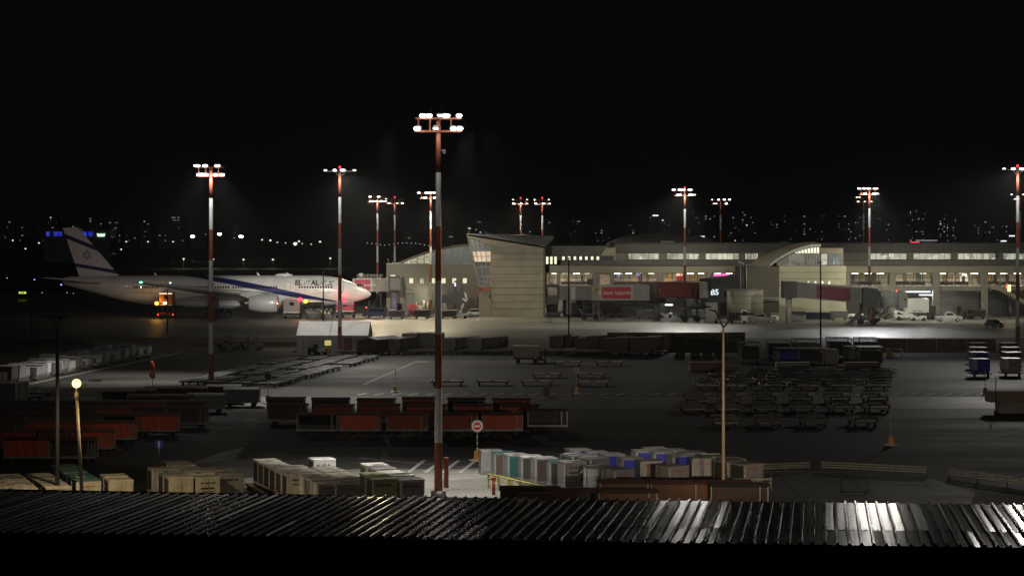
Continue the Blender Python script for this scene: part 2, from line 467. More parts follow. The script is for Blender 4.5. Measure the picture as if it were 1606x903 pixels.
mA = mast(687.5, 131, 23.5, [(-.95, 1, 2, .7), (-.55, 1, 2, .6), (.5, 1, 2, .8), (.15, 1, 1, .7), (1.3, 1, 2, .6), (-1.3, 0, 2, .75), (-.15, 0, 1, .6), (.95, 0, 2, .65), (1.35, 0, 2, .65)],
          'tallest red and white floodlight mast, right behind the ribbed roof', wide=2.9, spill=260, gap=.8, extras=True, rb=.26, rt=.15)
m1 = mast(331, 231.6, 23.9, [(-1.5, 1, 2, 1.2), (-.6, 1, 2, 1), (.75, 1, 2, 1), (-1.1, 0, 2, 1.5), (-.7, 0, 2, 1.5), (.5, 0, 2, .8), (1.25, 0, 2, 1)],
          'floodlight mast with two lamp rows in front of the airliner fuselage', wide=3.1, spill=2200, extras=False)
m5 = mast(533, 298.3, 25.6, [(-2.0, 1, 1, .8), (-.7, 1, 2, .8), (.45, 1, 2, 1.2), (2.1, 1, 1, .8)],
          'floodlight mast with one lamp row rising beside the white tent', rows=1, wide=4.6, beacon=True, spill=2200)
m590 = mast(592, 470, 25.3, [(-1.6, 1, 2, 1.1), (.3, 1, 2, 1.2), (-1.3, 0, 2, 1.3), (-.2, 0, 2, 1.2), (.9, 0, 2, 1.3), (1.8, 0, 1, 1)],
          'floodlight mast with warm lamps just right of the airliner nose, left of its pair', wide=4.2, spill=1800, lens=lens_g)
m620 = mast(619, 490, 25.2, [(-2, 1, 1, .7), (-1.3, 0, 1, 1.2), (1.8, 0, 2, .9), (.6, 0, 1, .8)],
            'dimmer floodlight mast with red beacon rising behind the low gate block', wide=4.2, beacon=True, spill=700)
m670 = mast(675.5, 430, 25.3, [(-2.4, 1, 2, 1), (-.9, 1, 2, 1.2), (-.2, 1, 2, 1.9), (.7, 1, 2, 1), (-1.2, 0, 2, 1.2), (0.9, 0, 2, 1.2)],
            'bright floodlight mast before the gate block, half hidden by the tallest mast', wide=4.4, spill=2200)
m816 = mast(816.5, 520, 25.6, [(-1.9, 1, 1, .7), (1.6, 1, 1, .7), (-1.7, 0, 2, 1.2), (.1, 0, 2, 1), (1.6, 0, 1, .9)],
            'left one of the two masts rising side by side behind the stone tower', wide=4.2, beacon=True, spill=1800, lens=lens_g)
m850 = mast(850.5, 520, 25.6, [(-1.9, 1, 1, .7), (1.6, 1, 1, .7), (-1.6, 0, 2, 1), (.3, 0, 2, 1.2), (1.8, 0, 1, .9)],
            'right one of the two masts rising side by side behind the stone tower', wide=4.2, beacon=True, spill=900)
m1071 = mast(1074, 412, 25.5, [(-2.2, 1, 2, 1.1), (-1.0, 1, 2, 1.2), (-.3, 1, 2, 1.2), (1.0, 1, 2, 1.4), (-1.1, 0, 2, 1.5), (1.1, 0, 2, 1.5), (1.9, 0, 1, .8)],
             'brightest mast before the concourse with its foot behind the dark red bridge', wide=4, beacon=True, spill=2200)
m1130 = mast(1130, 520, 25.6, [(-2.1, 1, 1, .7), (-.5, 1, 2, .9), (.9, 1, 2, 1), (2.2, 1, 2, .9), (-1.6, 0, 1, .8), (-1.1, 0, 1, .8), (1.4, 0, 2, 1.1)],
             'faint mast rising behind the concourse roof in the middle', wide=4.6, spill=45)
m1363 = mast(1363.5, 402, 25.5, [(-2.0, 1, 2, 1.1), (-1.1, 1, 2, 1), (-.2, 1, 2, 1.4), (1.1, 1, 2, 1.6), (-.9, 0, 2, 1.2), (.9, 0, 2, 1.5), (1.5, 0, 1, .8)],
             'bright mast before the concourse with its foot behind the sloping boarding bridge', wide=3.8, spill=2200)
m1353 = mast(1354.5, 480, 25.4, [(-1.6, 1, 1, .7), (-1, 1, 1, .8), (-1.3, 0, 1, 1), (.2, 0, 1, .6), (1.7, 0, 1, .7)],
             'dim slender mast just behind the bright one over the long concourse', wide=4, spill=20)
m1598 = mast(1596, 298, 25.8, [(-2.0, 1, 1, .8), (-.7, 1, 2, 1), (.5, 1, 2, 1.2), (1.1, 1, 2, 1.0)],
             'mast with one lamp row at the right edge of the photo', rows=1, wide=4.4, beacon=True, spill=2200)
m1600 = mast(1600, 470, 25.8, [(-2.0, 1, 1, .8), (-1.2, 0, 1, 1), (-.5, 0, 1, .8), (.7, 1, 1, 1)],
             'dim mast with red crossarms behind the one at the right edge', wide=4.4, spill=18)

# what each mast throws  (target point, power in kW, cone)
K = 1000
white = (1, .96, .87); warm = (1, .84, .55)
def throw(m, h, tgt, p, cone, col=white, dx=0, blend=.9, z=0, fy=None):
    fy = 1.8 if tgt[1] > m.location.y else -1.8
    return spot('floodlight_beam', m, (dx, fy, h - .2), (tgt[0], tgt[1], z), p * K, cone, col, blend)
throw(mA, 23.3, W(690, 765), 30, 56, white, 1.8)
throw(mA, 23.3, W(880, 735), 13, 50, white, 3)
throw(mA, 23.3, W(540, 745), 24, 50, white, -3)
throw(mA, 23.3, W(330, 690), 6, 56, white, -3)
throw(m1, 23.7, W(450, 618), 36, 58, white, .9)
throw(m1, 23.7, W(200, 595), 46, 64, white, -1)
throw(m1, 23.7, W(440, 500), 10, 50, white, .5)
throw(m1, 23.7, (X(140, 430), 430), 60, 18, (1, .84, .8), .5, z=15)
throw(m5, 25.4, W(600, 520), 22, 80, white, .5)
throw(m5, 25.4, (X(500, 430), 430), 360, 20, white, .5, z=5)
throw(m5, 25.4, (X(350, 430), 430), 22, 22, white, .5, z=5)
throw(m5, 25.4, (X(720, 440), 440), 50, 34, (1, .92, .75), .5, z=6)
throw(m5, 25.4, (X(950, 420), 420), 50, 22, white, .5, z=5)
throw(m5, 25.4, (X(830, 440), 440), 90, 16, white, .5, z=16)
throw(m5, 25.4, (X(515, 302), 302), 10, 60, white, -.5)
throw(m5, 25.4, W(720, 572), 32, 76, white, .5)
throw(m590, 25, W(560, 505), 20, 100, warm)
throw(m590, 25, (X(120, 430), 430), 5, 40, (1, .86, .78))
throw(m670, 25, W(760, 503), 27, 110, warm)
throw(m670, 25, W(640, 500), 18, 90, warm)
throw(m1071, 25.3, W(1000, 512), 38, 84, white)
throw(m1071, 25.3, W(930, 470), 14, 100, (1, .93, .7))
throw(m1363, 25.3, W(1380, 520), 46, 52, (.97, .98, 1), .5)
throw(m1363, 25.3, W(1480, 500), 28, 100, (1, .94, .72))
throw(m1363, 25.3, (X(1270, 425), 425), 12, 80, (1, .93, .68))
throw(m1598, 25.6, W(1500, 520), 20, 70, white)
throw(m1598, 25.6, (X(1380, 420), 420), 55, 30, (1, .95, .8), z=5)
throw(m1598, 25.6, (X(1160, 420), 420), 60, 16, (1, .95, .8), z=5)
throw(m1598, 25.6, W(1500, 590), 15, 70, white)
throw(m1598, 25.6, W(1330, 590), 16, 56, white)
throw(m816, 25.4, (X(800, 505), 500), 20, 110, warm)
# lamps that look towards the viewer and glint on the ribbed roof
for m_, h_, pw_, tx_ in ((m1363, 25.2, 21, 15), (m1071, 25.2, 8, 4), (m1598, 25.5, 4, 18), (m670, 25.2, 3, -4)):
    throw(m_, h_, (tx_, 47), pw_, 7, white, 0, .5, z=9.6)
# unseen lamps added under the yard eave, inferred from the lit pole and containers
yard_lamp(4, (X(1134, 124), 124, 5.5), 42000, 9, (1, .72, .42))
yard_lamp(-1, (X(1080, 130), 130, 0), 1200, 44, (1, .78, .62))
yard_lamp(11, (X(1400, 138), 138, 0), 48000, 36, (1, .85, .68))
yard_lamp(-16, (X(480, 128), 128, 0), 4500, 50, (1, .8, .62))
# ================================================================== terminal
stone = mat('warm_stone_cladding', (.34, .31, .23), .8, 0, .22, .35)
plaster = mat('beige_plaster', (.3, .27, .21), .85, 0, .12, .25)
ochre = mat('ochre_spandrel', (.26, .245, .18), .8, 0, .12, .3)
roof_gray = mat('roof_membrane', (.1, .1, .095), .9, 0, .25, .3)
dark_clad = mat('dark_cladding', (.055, .055, .05), .7, 0, .2, .5)
frame_m = mat('window_frame_steel', (.09, .075, .06), .5, .3)
lightframe = mat('pale_metal_frame', (.35, .35, .32), .5, .3)
concw = mat('grey_concrete_wall', (.24, .23, .2), .85, 0, .2, .4)
metal_roof = mat('seamed_metal_roof', (.5, .5, .47), .45, .15, .5, .9)
lit_cream = emis_var('lit_office', (.72, .7, .52), (.2, .2, .16), .95, (1.1, 1, .7))
lit_cool = emis_var('lit_office_cool', (.75, .8, .62), (.2, .24, .22), .7, (1.4, 1, .6))
lit_bright = emis('lit_slot_window', (1, .98, .72), 1.15)
lit_small = emis('lit_small_window', (1, .93, .62), .95)
pane_dark = mat('dark_pane', (.02, .025, .03), .12)
tube_light = emis('ceiling_tube', (1, .92, .76), 18, True)
tube_cool = emis('ceiling_tube_cool', (.9, .95, 1), 5, True)

def win(parent, name, x0, x1, z0, z1, y, m, nm=4, fr=frame_m, hm=(), t=.07, label=None):
    """glazed window: pane sheet set in a frame with mullions"""
    mb = MB(); mb.b2(x0, x1, y - .1, y, z0, z1); w = P(name, mb, m, parent, label)
    mb = MB()
    for i in range(nm + 1):
        x = x0 + (x1 - x0) * i / nm; mb.b2(x - t / 2, x + t / 2, y - .16, y - .103, z0 - .05, z1 + .05)
    for z in (z0, z1) + tuple(hm): mb.b2(x0, x1, y - .155, y - .104, z - t / 2, z + t / 2)
    P('frame', mb, fr, w)
    return w

# ---- concourse ----------------------------------------------------------
D = 432.0
def x_(px, d=D): return X(px, d)
def z_(py, d=D): return Z(py, d)
cn = T('concourse', 'long beige concourse with two lit window rows and concrete columns', 'terminal building', (0, D, 0))
def cb(mb, px0, px1, y0, y1, py0, py1, d=D):
    return mb.b2(X(px0, d), X(px1, d), y0, y1, Z(py1, d), Z(py0, d))
# upper storey set back behind a ledge
mb = MB(); mb.b2(x_(966), x_(1760), 2, 26, z_(408), z_(382)); P('upper_wall', mb, mat('upper_wall_grey', (.13, .12, .1), .85, 0, .15, .3), cn)
mb = MB(); mb.b2(x_(964), x_(1762), 1.7, 26.3, z_(382), z_(381)); mb.b2(x_(964), x_(1762), 1.8, 2.2, z_(396), z_(383)); P('roof_fascia', mb, dark_clad, cn)
mb = MB(); mb.b2(x_(880), x_(1760), -.3, 3, z_(416), z_(408.5)); P('ledge', mb, roof_gray, cn)
mb = MB(); mb.b2(x_(862), x_(1190), 0, 1.2, z_(428), z_(416)); mb.b2(x_(1326), x_(1760), 0, 1.2, z_(428), z_(416)); P('spandrel_band', mb, ochre, cn)
for a, b_ in ((986, 1034), (1047, 1098), (1108, 1160), (1170, 1190), (1367, 1424), (1435, 1494), (1505, 1564), (1576, 1640), (1655, 1720)):
    win(cn, 'office_window', x_(a), x_(b_), z_(407), z_(397.5), 1.7, lit_cream if a != 1576 else lit_cool, 6)
mb = MB(); mb.b2(x_(862), x_(963), 1, 20, z_(408), z_(401)); P('upper_wall', mb, dark_clad, cn)
for i in range(7):
    a = 882 + i * 9; mb = MB(); mb.b2(x_(a), x_(a + 3.8), .82, .95, z_(407.5), z_(402.3)); P('slot_window', mb, lit_bright, cn)
for i in range(3):
    a = 856.5 + i * 6.5; mb = MB(); mb.b2(x_(a), x_(a + 3.6), .3, .5, z_(414), z_(402.5)); P('slot_window', mb, lit_bright, cn)
mb = MB(); mb.prism([(x_(938), z_(408)), (x_(966), z_(408)), (x_(966), z_(388)), (x_(950), z_(389))], 1.2, 1.9); P('sloped_end_wall', mb, plaster, cn)
mb = MB(); mb.b2(x_(855), x_(963), 6, 20, z_(401), z_(386)); P('roof', mb, roof_gray, cn)
mb = MB()
for x0, x1, pz in ((1040, 1062, 6), (1230, 1244, 4), (1460, 1478, 5)): mb.b2(x_(x0), x_(x1), 8, 12, z_(381), z_(381 - pz * .55))
P('roof_plant', mb, dark_clad, cn)
# concourse floor, interior and glazing
mb = MB(); mb.b2(x_(858), x_(1760), -.25, 11, z_(456), z_(449)); P('floor_slab', mb, concw, cn)
inner = mat('hall_wall', (.6, .52, .42), .8, 0, .35, .25)
mb = MB(); mb.b2(x_(858), x_(1760), 9, 9.3, z_(449), z_(428)); P('hall_wall', mb, inner, cn)
mb = MB(); mb.b2(x_(858), x_(1760), .4, 9, z_(428.8), z_(427.9)); P('hall_ceiling', mb, mat('hall_ceiling', (.4, .36, .28), .8), cn)
bays = [(862, 874), (878, 929), (959, 1031), (1041, 1108), (1118, 1172), (1334, 1393), (1404, 1462), (1472, 1539), (1548, 1610), (1620, 1690)]
bayr = random.Random(11)
for i, (a, b_) in enumerate(bays):
    mb = MB()
    n = max(1, int((b_ - a) / 16))
    for k in range(n):
        xa = a + (b_ - a) * (k + .3) / n
        y0_ = 1.5 + bayr.random() * 3; mb.b2(x_(xa), x_(xa + 9.5), y0_, y0_ + 1.6, z_(429.3), z_(429))
    P('ceiling_light', mb, tube_light, cn)
    # wall panels, shop fronts and openings at the back of the hall
    for k in range(max(1, int((b_ - a) / 11))):
        xa = a + k * 11 + bayr.uniform(0, 4); w = bayr.uniform(3, 8)
        c = bayr.choice([(.1, .08, .07), (.6, .5, .32), (.3, .2, .13), (.5, .45, .4), (.16, .17, .2), (.62, .38, .16)])
        mb = MB(); mb.b2(x_(xa), x_(min(b_, xa + w)), 8.6, 8.95, z_(446), z_(bayr.uniform(429.5, 434)))
        P('hall_panel', mb, mat('hall_panel_%d' % (int(c[0] * 100)), c, .7), cn)
    # glazing
    mb = MB(); mb.poly([(x_(a), .35, z_(449)), (x_(b_), .35, z_(449)), (x_(b_), .35, z_(428)), (x_(a), .35, z_(428))])
    g = P('window', mb, glass(), cn)
    mb = MB(); nn = max(1, int(round((b_ - a) / 14)))
    for k in range(nn + 1):
        xx = x_(a + (b_ - a) * k / nn); mb.b2(xx - .06, xx + .06, .2, .34, z_(449), z_(428))
    for pz in (435.5, 443): mb.b2(x_(a), x_(b_), .22, .33, z_(pz) - .05, z_(pz) + .05)
    P('frame', mb, frame_m, g)
# glowing shop signs inside the hall
for (a, b_, p0, p1, c, s, lb) in ((1063, 1073, 430, 433, (1, .5, .35), 1.6, 'small lit shop sign above a red display'),
                             (1063.5, 1072.5, 433.2, 441, (.8, .04, .04), .7, 'red glowing shop display'),
                             (1122, 1148, 429, 433.5, (1, .12, .45), 1.8, 'long pink glowing shop sign'),
                             (1122, 1146, 434, 438, (.7, .3, .5), .5, 'pink lit shelf'),
                             (968, 978, 428.8, 430, (.9, 1, .85), 1.6, 'white lit panel'), (999, 1006, 429.5, 434, (.35, .3, .7), .8, 'violet screen'),
                             (969, 974, 431.5, 434, (.35, .4, .8), .8, 'blue screen'), (1516, 1523, 430, 433, (1, .98, .9), 2.2, 'white lit panel'),
                             (932, 938, 430, 444, (.9, .62, .25), .7, 'amber doorway'), (1512, 1515, 433, 444, (.9, .85, .7), 1.0, 'lit pillar'), (1521, 1524.5, 433, 444, (.9, .85, .7), 1.0, 'lit pillar')):
    mb = MB(); mb.b2(x_(a), x_(b_), 4, 4.2, z_(p1), z_(p0)); P('lit_shop_sign', mb, emis('glow_%d_%d' % (a, p0), c, s), cn, lb)
# seats in the hall
seat_m = mat('seat_vinyl', (.12, .07, .055), .5); chrome = mat('chrome', (.6, .6, .6), .25, 1)
def bench():
    t = T('waiting_bench', 'x', 'bench', (0, 0, 0))
    mb = MB()
    for k in range(5): mb.box(-1.2 + k * .6, 0, .42, .52, .5, .08); mb.box(-1.2 + k * .6, .25, .72, .52, .08, .5)
    P('seat', mb, seat_m, t)
    mb = MB(); mb.box(0, 0, .33, 3, .08, .08)
    for u in (-1.3, 0, 1.3): mb.box(u, 0, .16, .06, .5, .32)
    for k in range(6): mb.box(-1.5 + k * .6, 0, .62, .05, .4, .05)
    P('leg_frame', mb, chrome, t)
    return t
pb = Placer(bench()); fz = z_(449)
for bi, (a, b_) in enumerate(bays[1:9]):
    n = int((b_ - a) / 24)
    for k in range(n):
        for row in range(2):
            pb((x_(a + 14 + k * 24 + row * 4), D + 1.5 + row * 2.6, fz), 0,
               'seat bench, %s, %s along window bay %s from the tower' % (['front row', 'back row'][row], ORD[k], ORD[bi]), 'waiting benches inside the concourse')
# columns
for a, b_ in ((929, 940), (1031, 1041), (1395, 1404), (1462, 1473), (1539, 1548), (1612, 1620)):
    mb = MB(); mb.b2(x_(a), x_(b_), -.9, .15, 0, z_(428.3)); P('column', mb, concw, cn, bevel=.05)
for px in (876, 960, 1112, 1174, 1330):
    mb = MB(); mb.b2(x_(px - 3), x_(px + 3), -.2, .3, z_(449), z_(428.2)); P('column', mb, concw, cn)
# undercroft: back wall, doors, lit bay
mb = MB(); mb.b2(x_(858), x_(1760), 12, 12.4, 0, z_(456)); P('undercroft_wall', mb, concw, cn)
for a, b_, m, top in ((1100, 1112, dark_clad, 478), (1256, 1272, mat('cream_door', (.5, .47, .36), .7), 478), (1286, 1300, mat('yellow_door', (.5, .36, .04), .6), 478), (1302, 1312, mat('cream_door', (.5, .47, .36), .7), 478),
                 (1317, 1328, mat('cream_door', (.5, .47, .36), .7), 478), (1520, 1527, dark_clad, 483), (1493, 1512, mat('grey_shutter', (.3, .29, .27), .6), 482), (880, 896, mat('grey_shutter', (.3, .29, .27), .6), 478)):
    mb = MB(); mb.b2(x_(a), x_(b_), 11.8, 11.97, .05, z_(top)); P('door', mb, m, cn)
mb = MB(); mb.b2(x_(1422), x_(1462), 2, 2.3, z_(458.6), z_(457.4)); mb.b2(x_(1446), x_(1470), 2.6, 2.9, z_(463.5), z_(462.5)); P('tube_lamp', mb, tube_cool, cn)
mb = MB(); mb.b2(x_(1046), x_(1058), 5, 5.3, z_(480), z_(478.5)); P('tube_lamp', mb, tube_cool, cn)
# outside stair at the right end
mb = MB(); P0, P1 = (x_(1549), z_(449)), (x_(1612), z_(487))
mb.prism([(x_(1549), z_(452)), (x_(1549), z_(447)), (x_(1562), z_(447)), (x_(1640), z_(492)), (x_(1640), z_(498)), (x_(1562), z_(455))], -3.2, -3.0)
mb.prism([(x_(1549), z_(452)), (x_(1549), z_(447)), (x_(1562), z_(447)), (x_(1640), z_(492)), (x_(1640), z_(498)), (x_(1562), z_(455))], -1.1, -.93)
P('stair_stringer', mb, plaster, cn)
mb = MB()
for i in range(20):
    xx = x_(1562 + i * 3.4); zz = z_(449 + i * 1.95); mb.b2(xx, xx + .46, -3, -1.1, zz - .2, zz)
P('stair_tread', mb, concw, cn)
mb = MB()
for off in (.5, 1.0): mb.tube((x_(1562), -3.1, z_(447) + off), (x_(1640), -3.1, z_(492) + off), .03, .03, 6)
for i in range(7): xx = x_(1562 + i * 13); zz = z_(447 + i * 7.5); mb.tube((xx, -3.1, zz - .2), (xx, -3.1, zz + 1), .03, .03, 6)
P('stair_railing', mb, lightframe, cn)

# low dome roof seen over the concourse
dm = T('dome_roof', 'shallow dark dome roof rising behind the concourse, left of middle', 'roof', (X(1040, 520), 520, 0))
mb = MB(); mb.ell((0, 0, 14.0), (14.5, 14, 3.6), 32, 10, 0); P('dome', mb, roof_gray, dm)
mb = MB(); mb.tube((0, 0, 0), (0, 0, 14), 14, 14, 32); P('drum', mb, concw, dm)

# ---- stone tower with leaning glass corner ------------------------------
tw = T('stone_tower', 'stone clad tower with a leaning lit glass corner and wedge roof', 'terminal building', (0, D, 0))
mb = MB(); mb.prism([(x_(770.5), 0), (x_(855), 0), (x_(855), z_(387)), (x_(770.5), z_(374))], 0, 22); P('wall', mb, stone, tw)
mb = MB()
for py in (397, 407, 418, 429.5, 441, 451.5, 462, 473, 484): mb.b2(x_(771), x_(852), -.03, .0, z_(py) - .05, z_(py) + .05)
mb.b2(x_(852), x_(855.2), -.05, .0, 0, z_(388)); P('stone_joint', mb, mat('dark_joint', (.15, .13, .09), .9), tw)  # darker lines along the stone courses and the right edge
mb = MB(); mb.prism([(x_(732), z_(367)), (x_(733), z_(372)), (x_(771), z_(385.5)), (x_(855), z_(389)), (x_(855), z_(386.5)), (x_(790), z_(375))], -.8, -.05); P('wedge_fascia', mb, stone, tw)
mb = MB(); zb = Z(367, D + 16)
q = [(x_(733), -.8, z_(366.6)), (x_(855), -.8, z_(386.2)), (X(868, D + 16), 16, zb - .4), (X(786, D + 16), 16, zb)]
mb.poly(q); mb.poly([(a, b_, c - .4) for a, b_, c in q][::-1]); 
for i in range(4):
    j = (i + 1) % 4; a, b_ = q[i], q[j]; mb.poly([a, (a[0], a[1], a[2] - .4), (b_[0], b_[1], b_[2] - .4), b_])
P('metal_roof', mb, metal_roof, tw)
# leaning glazing: upper lit part, dark middle, dim lower part
gx = lambda py: 733 + (py - 367) * (751.5 - 733) / (450 - 367)
def lean(name, p0, p1, m, t0=None):
    mb = MB(); top = t0 if t0 else [(x_(gx(p0)), z_(p0)), (x_(770), z_(p0))]
    pts = [(x_(gx(p1)), z_(p1)), (x_(770), z_(p1))] + top[::-1]
    mb.prism(pts, .15, .3); return P(name, mb, m, tw)
lean('glass_wall', 372, 394, emis_var('lobby_upper', (.28, .27, .2), (.13, .13, .11), .55, (.6, 1, .8)), [(x_(gx(373)), z_(373)), (x_(770), z_(386))])
lean('glass_wall', 394, 410.5, emis_var('lobby_lit', (1, .86, .58), (.75, .5, .36), .85, (.7, 1, .9)))
lean('spandrel', 410.5, 418.5, concw)
lean('glass_wall', 418.5, 449, emis_var('lobby_low', (.07, .075, .07), (.035, .04, .04), .7, (.6, 1, .8)))
mb = MB()
for k in range(5):
    f = k / 4
    a0 = gx(374) + (770 - gx(374)) * f; a1 = gx(449) + (770 - gx(449)) * f
    mb.tube((x_(a0), .05, z_(373 + 12 * f)), (x_(a1), .05, z_(449)), .075, .075, 6)
for py in (394, 402, 410.5, 418.5, 434, 441.5, 449): mb.b2(x_(gx(py)), x_(770), .0, .12, z_(py) - .07, z_(py) + .07)
P('frame', mb, lightframe, tw)
mb = MB(); mb.prism([(x_(731.5), z_(366.5)), (x_(735.5), z_(368)), (x_(753.5), z_(450)), (x_(751), z_(450))], -.3, .3); P('leaning_fin', mb, plaster, tw)
mb = MB(); mb.prism([(x_(751), 0), (x_(770), 0), (x_(770), z_(450)), (x_(752), z_(450))], 0.1, 20); P('base_wall', mb, plaster, tw)
mb = MB(); mb.b2(x_(749), x_(769), -.02, .08, z_(456), z_(450.5)); P('red_sill_panel', mb, mat('dusty_red_panel', (.42, .12, .08), .7), tw)
mb = MB(); mb.b2(x_(767), x_(769.6), -.25, -.05, z_(468.5), z_(461.5)); P('wall_box', mb, dark_clad, tw)
mb = MB(); mb.tube((x_(736), 1, z_(368)), (x_(736), 1, z_(359)), .06); mb.box(x_(736), 1, z_(358), .5, .3, .25); mb.tube((x_(734), 1, z_(361)), (x_(738), 1, z_(361)), .04); P('aerial', mb, steel, tw)

# ---- gate block left of the tower ---------------------------------------
DB = 445.0
gb = T('gate_block', 'low beige gate block with six small lit windows and curved glass roof', 'terminal building', (0, DB, 0))
mb = MB(); mb.b2(X(606, DB), X(752, DB), 0, 30, 0, Z(413.4, DB)); P('wall', mb, plaster, gb)
mb = MB(); mb.b2(X(605.5, DB), X(752, DB), -.12, 0, Z(414.2, DB), Z(413, DB)); P('parapet_cap', mb, lightframe, gb)
for i, px in enumerate((645, 662, 679, 695.7, 712.5, 729)):
    mb = MB(); mb.b2(X(px - 3.4, DB), X(px + 3.4, DB), -.06, .02, Z(444, DB), Z(436.4, DB)); w = P('window', mb, lit_small if i != 1 else emis_var('dim_small', (.8, .75, .5), (.25, .22, .16), .8, (2, 1, 2)), gb)
    mb = MB(); 
    for s_ in (-3.5, 3.5): mb.b2(X(px + s_, DB) - .05, X(px + s_, DB) + .05, -.1, -.062, Z(444.2, DB), Z(436.2, DB))
    P('frame', mb, frame_m, w)
mb = MB(); mb.b2(X(633, DB), X(690, DB), -.03, .0, .05, Z(456, DB)); P('recess_wall', mb, mat('recess_grey', (.2, .19, .16), .9), gb)
mb = MB(); mb.b2(X(636, DB), X(651, DB), -1.4, 0, Z(458, DB), Z(456.4, DB)); P('door_canopy', mb, lightframe, gb)
mb = MB(); mb.b2(X(637, DB), X(645, DB), -.08, -.04, .1, Z(462, DB)); P('roller_door', mb, concw, gb)
mb = MB(); mb.b2(X(622, DB), X(631, DB), -.08, -.02, .1, Z(476, DB)); P('window', mb, pane_dark, gb)
mb = MB()
for px in (653, 657, 661, 665, 671): mb.tube((X(px, DB), -1, 0), (X(px, DB), -1, bayr.uniform(1.8, 3.2)), .28, .22, 8)
P('equipment_rack', mb, mat('pale_rack', (.4, .38, .3), .6), gb)
# curved glazed clerestory
def arc(px): # roof line of the curve
    f = (px - 622) / (742 - 622); return 413 - 30.5 * math.sin(min(1, f) * math.pi / 2) ** .92
N = 24; pxs = [622 + i * (752 - 622) / N for i in range(N + 1)]
DC = 449
mb = MB(); pts = [(X(p, DC), Z(arc(p), DC)) for p in pxs]
lo = [(p, z - .45) for p, z in pts]
for i in range(N):
    a, b_, c, d_ = pts[i], pts[i + 1], lo[i + 1], lo[i]
    mb.prism([d_, c, b_, a], 3.4, 24)
P('curved_roof', mb, plaster, gb)
for i in range(2, N - 2, 2):
    a, b_ = pxs[i], pxs[min(N, i + 2)]
    mm = emis_var('clerestory_lit', (.75, .7, .42), (.35, .33, .22), .7, (.7, 1, .7)) if i < 10 else emis_var('clerestory_dim', (.09, .1, .095), (.05, .055, .05), .8, (1, 1, 1))
    mb = MB(); mb.prism([(X(a, DC), Z(413.6, DC)), (X(b_, DC), Z(413.6, DC)), (X(b_, DC), Z(arc(b_), DC) - .5), (X(a, DC), Z(arc(a), DC) - .5)], 4, 4.1); w = P('window', mb, mm, gb)
    mb = MB(); mb.b2(X(a, DC) - .09, X(a, DC) + .09, 3.85, 3.99, Z(413.6, DC), Z(arc(a), DC) - .4); mb.b2(X(a, DC), X(b_, DC), 3.86, 3.98, Z(arc(a) + 7, DC) - .05, Z(arc(a) + 7, DC) + .05)
    P('frame', mb, lightframe, w)
mb = MB(); mb.tube((X(609, DB), 1, Z(413, DB)), (X(609, DB), 1, Z(406, DB)), .07); mb.tube((X(609, DB), 1, Z(406, DB)), (X(606, DB), 1, Z(407, DB)), .12); P('rooftop_lamp_post', mb, lightframe, gb)

# ---- vaulted gate block in the middle right -----------------------------
DV = 424.0
vb = T('vaulted_gate', 'gate block under a half barrel vault roof with lit slits', 'terminal building', (0, DV, 0))
mb = MB(); mb.b2(X(1222, DV), X(1327, DV), 0, 7.5, 0, Z(417, DV)); P('wall', mb, mat('cream_render', (.42, .4, .3), .8, 0, .12, .3), vb)
mb = MB()
for py in (427, 437, 447): mb.b2(X(1222.5, DV), X(1326.5, DV), -.03, 0, Z(py, DV) - .04, Z(py, DV) + .04)
P('stone_joint', mb, mat('dark_joint', (.15, .13, .09), .9), vb)
def va(px, x0, x1, top):
    f = (px - x0) / (x1 - x0); return 417.5 - (417.5 - top) * math.sin(f * math.pi / 2) ** .8
for (x0, x1, top, ya, yb, mm, nm_, th) in ((1204, 1287, 382.5, -.6, 1.2, lightframe, 'vault_rim', .55), (1180, 1287, 380, 6, 22, stone, 'vault_roof', .5)):
    mb = MB(); n = 20
    pp = [x0 + (x1 - x0) * i / n for i in range(n + 1)]
    for i in range(n):
        za, zb_ = Z(va(pp[i], x0, x1, top), DV), Z(va(pp[i + 1], x0, x1, top), DV)
        mb.prism([(X(pp[i], DV), za - th), (X(pp[i + 1], DV), zb_ - th), (X(pp[i + 1], DV), zb_), (X(pp[i], DV), za)], ya, yb)
    P(nm_, mb, mm, vb)
mb = MB(); n = 20   # skin joining rim and roof
A = [1204 + (1287 - 1204) * i / n for i in range(n + 1)]; B = [1180 + (1287 - 1180) * i / n for i in range(n + 1)]
for i in range(n):
    mb.poly([(X(A[i], DV), 1.2, Z(va(A[i], 1204, 1287, 382.5), DV) - .05), (X(A[i + 1], DV), 1.2, Z(va(A[i + 1], 1204, 1287, 382.5), DV) - .05),
             (X(B[i + 1], DV), 6, Z(va(B[i + 1], 1180, 1287, 380), DV) - .05), (X(B[i], DV), 6, Z(va(B[i], 1180, 1287, 380), DV) - .05)])
P('vault_soffit', mb, stone, vb)
for i in range(15):
    a = 1214 + i * 4.8; b_ = a + 4.2; tp = va(a, 1204, 1287, 382.5) + 5
    if tp > 413: continue
    dimm = emis_var('vault_dim', (.2, .2, .15), (.06, .06, .05), .7, (.9, 1, .5))
    mid = max(tp, 397.5)
    mb = MB(); mb.b2(X(a, DV), X(b_, DV), .5, .62, Z(416.5, DV), Z(mid, DV)); w = P('window', mb, dimm, vb)
    mb = MB(); mb.b2(X(b_, DV), X(a + 4.8, DV), .35, .6, Z(416.5, DV), Z(tp, DV)); P('frame', mb, lightframe, w)
    if mid > tp + .5 and i > 3:
        mb = MB(); mb.b2(X(a + .6, DV), X(b_ - .2, DV), .5, .62, Z(397, DV), Z(tp, DV)); P('slot_window', mb, lit_bright, vb)
mb = MB(); mb.b2(X(1287, DV), X(1323, DV), .3, 7, Z(417, DV), Z(389, DV)); P('penthouse_wall', mb, plaster, vb)
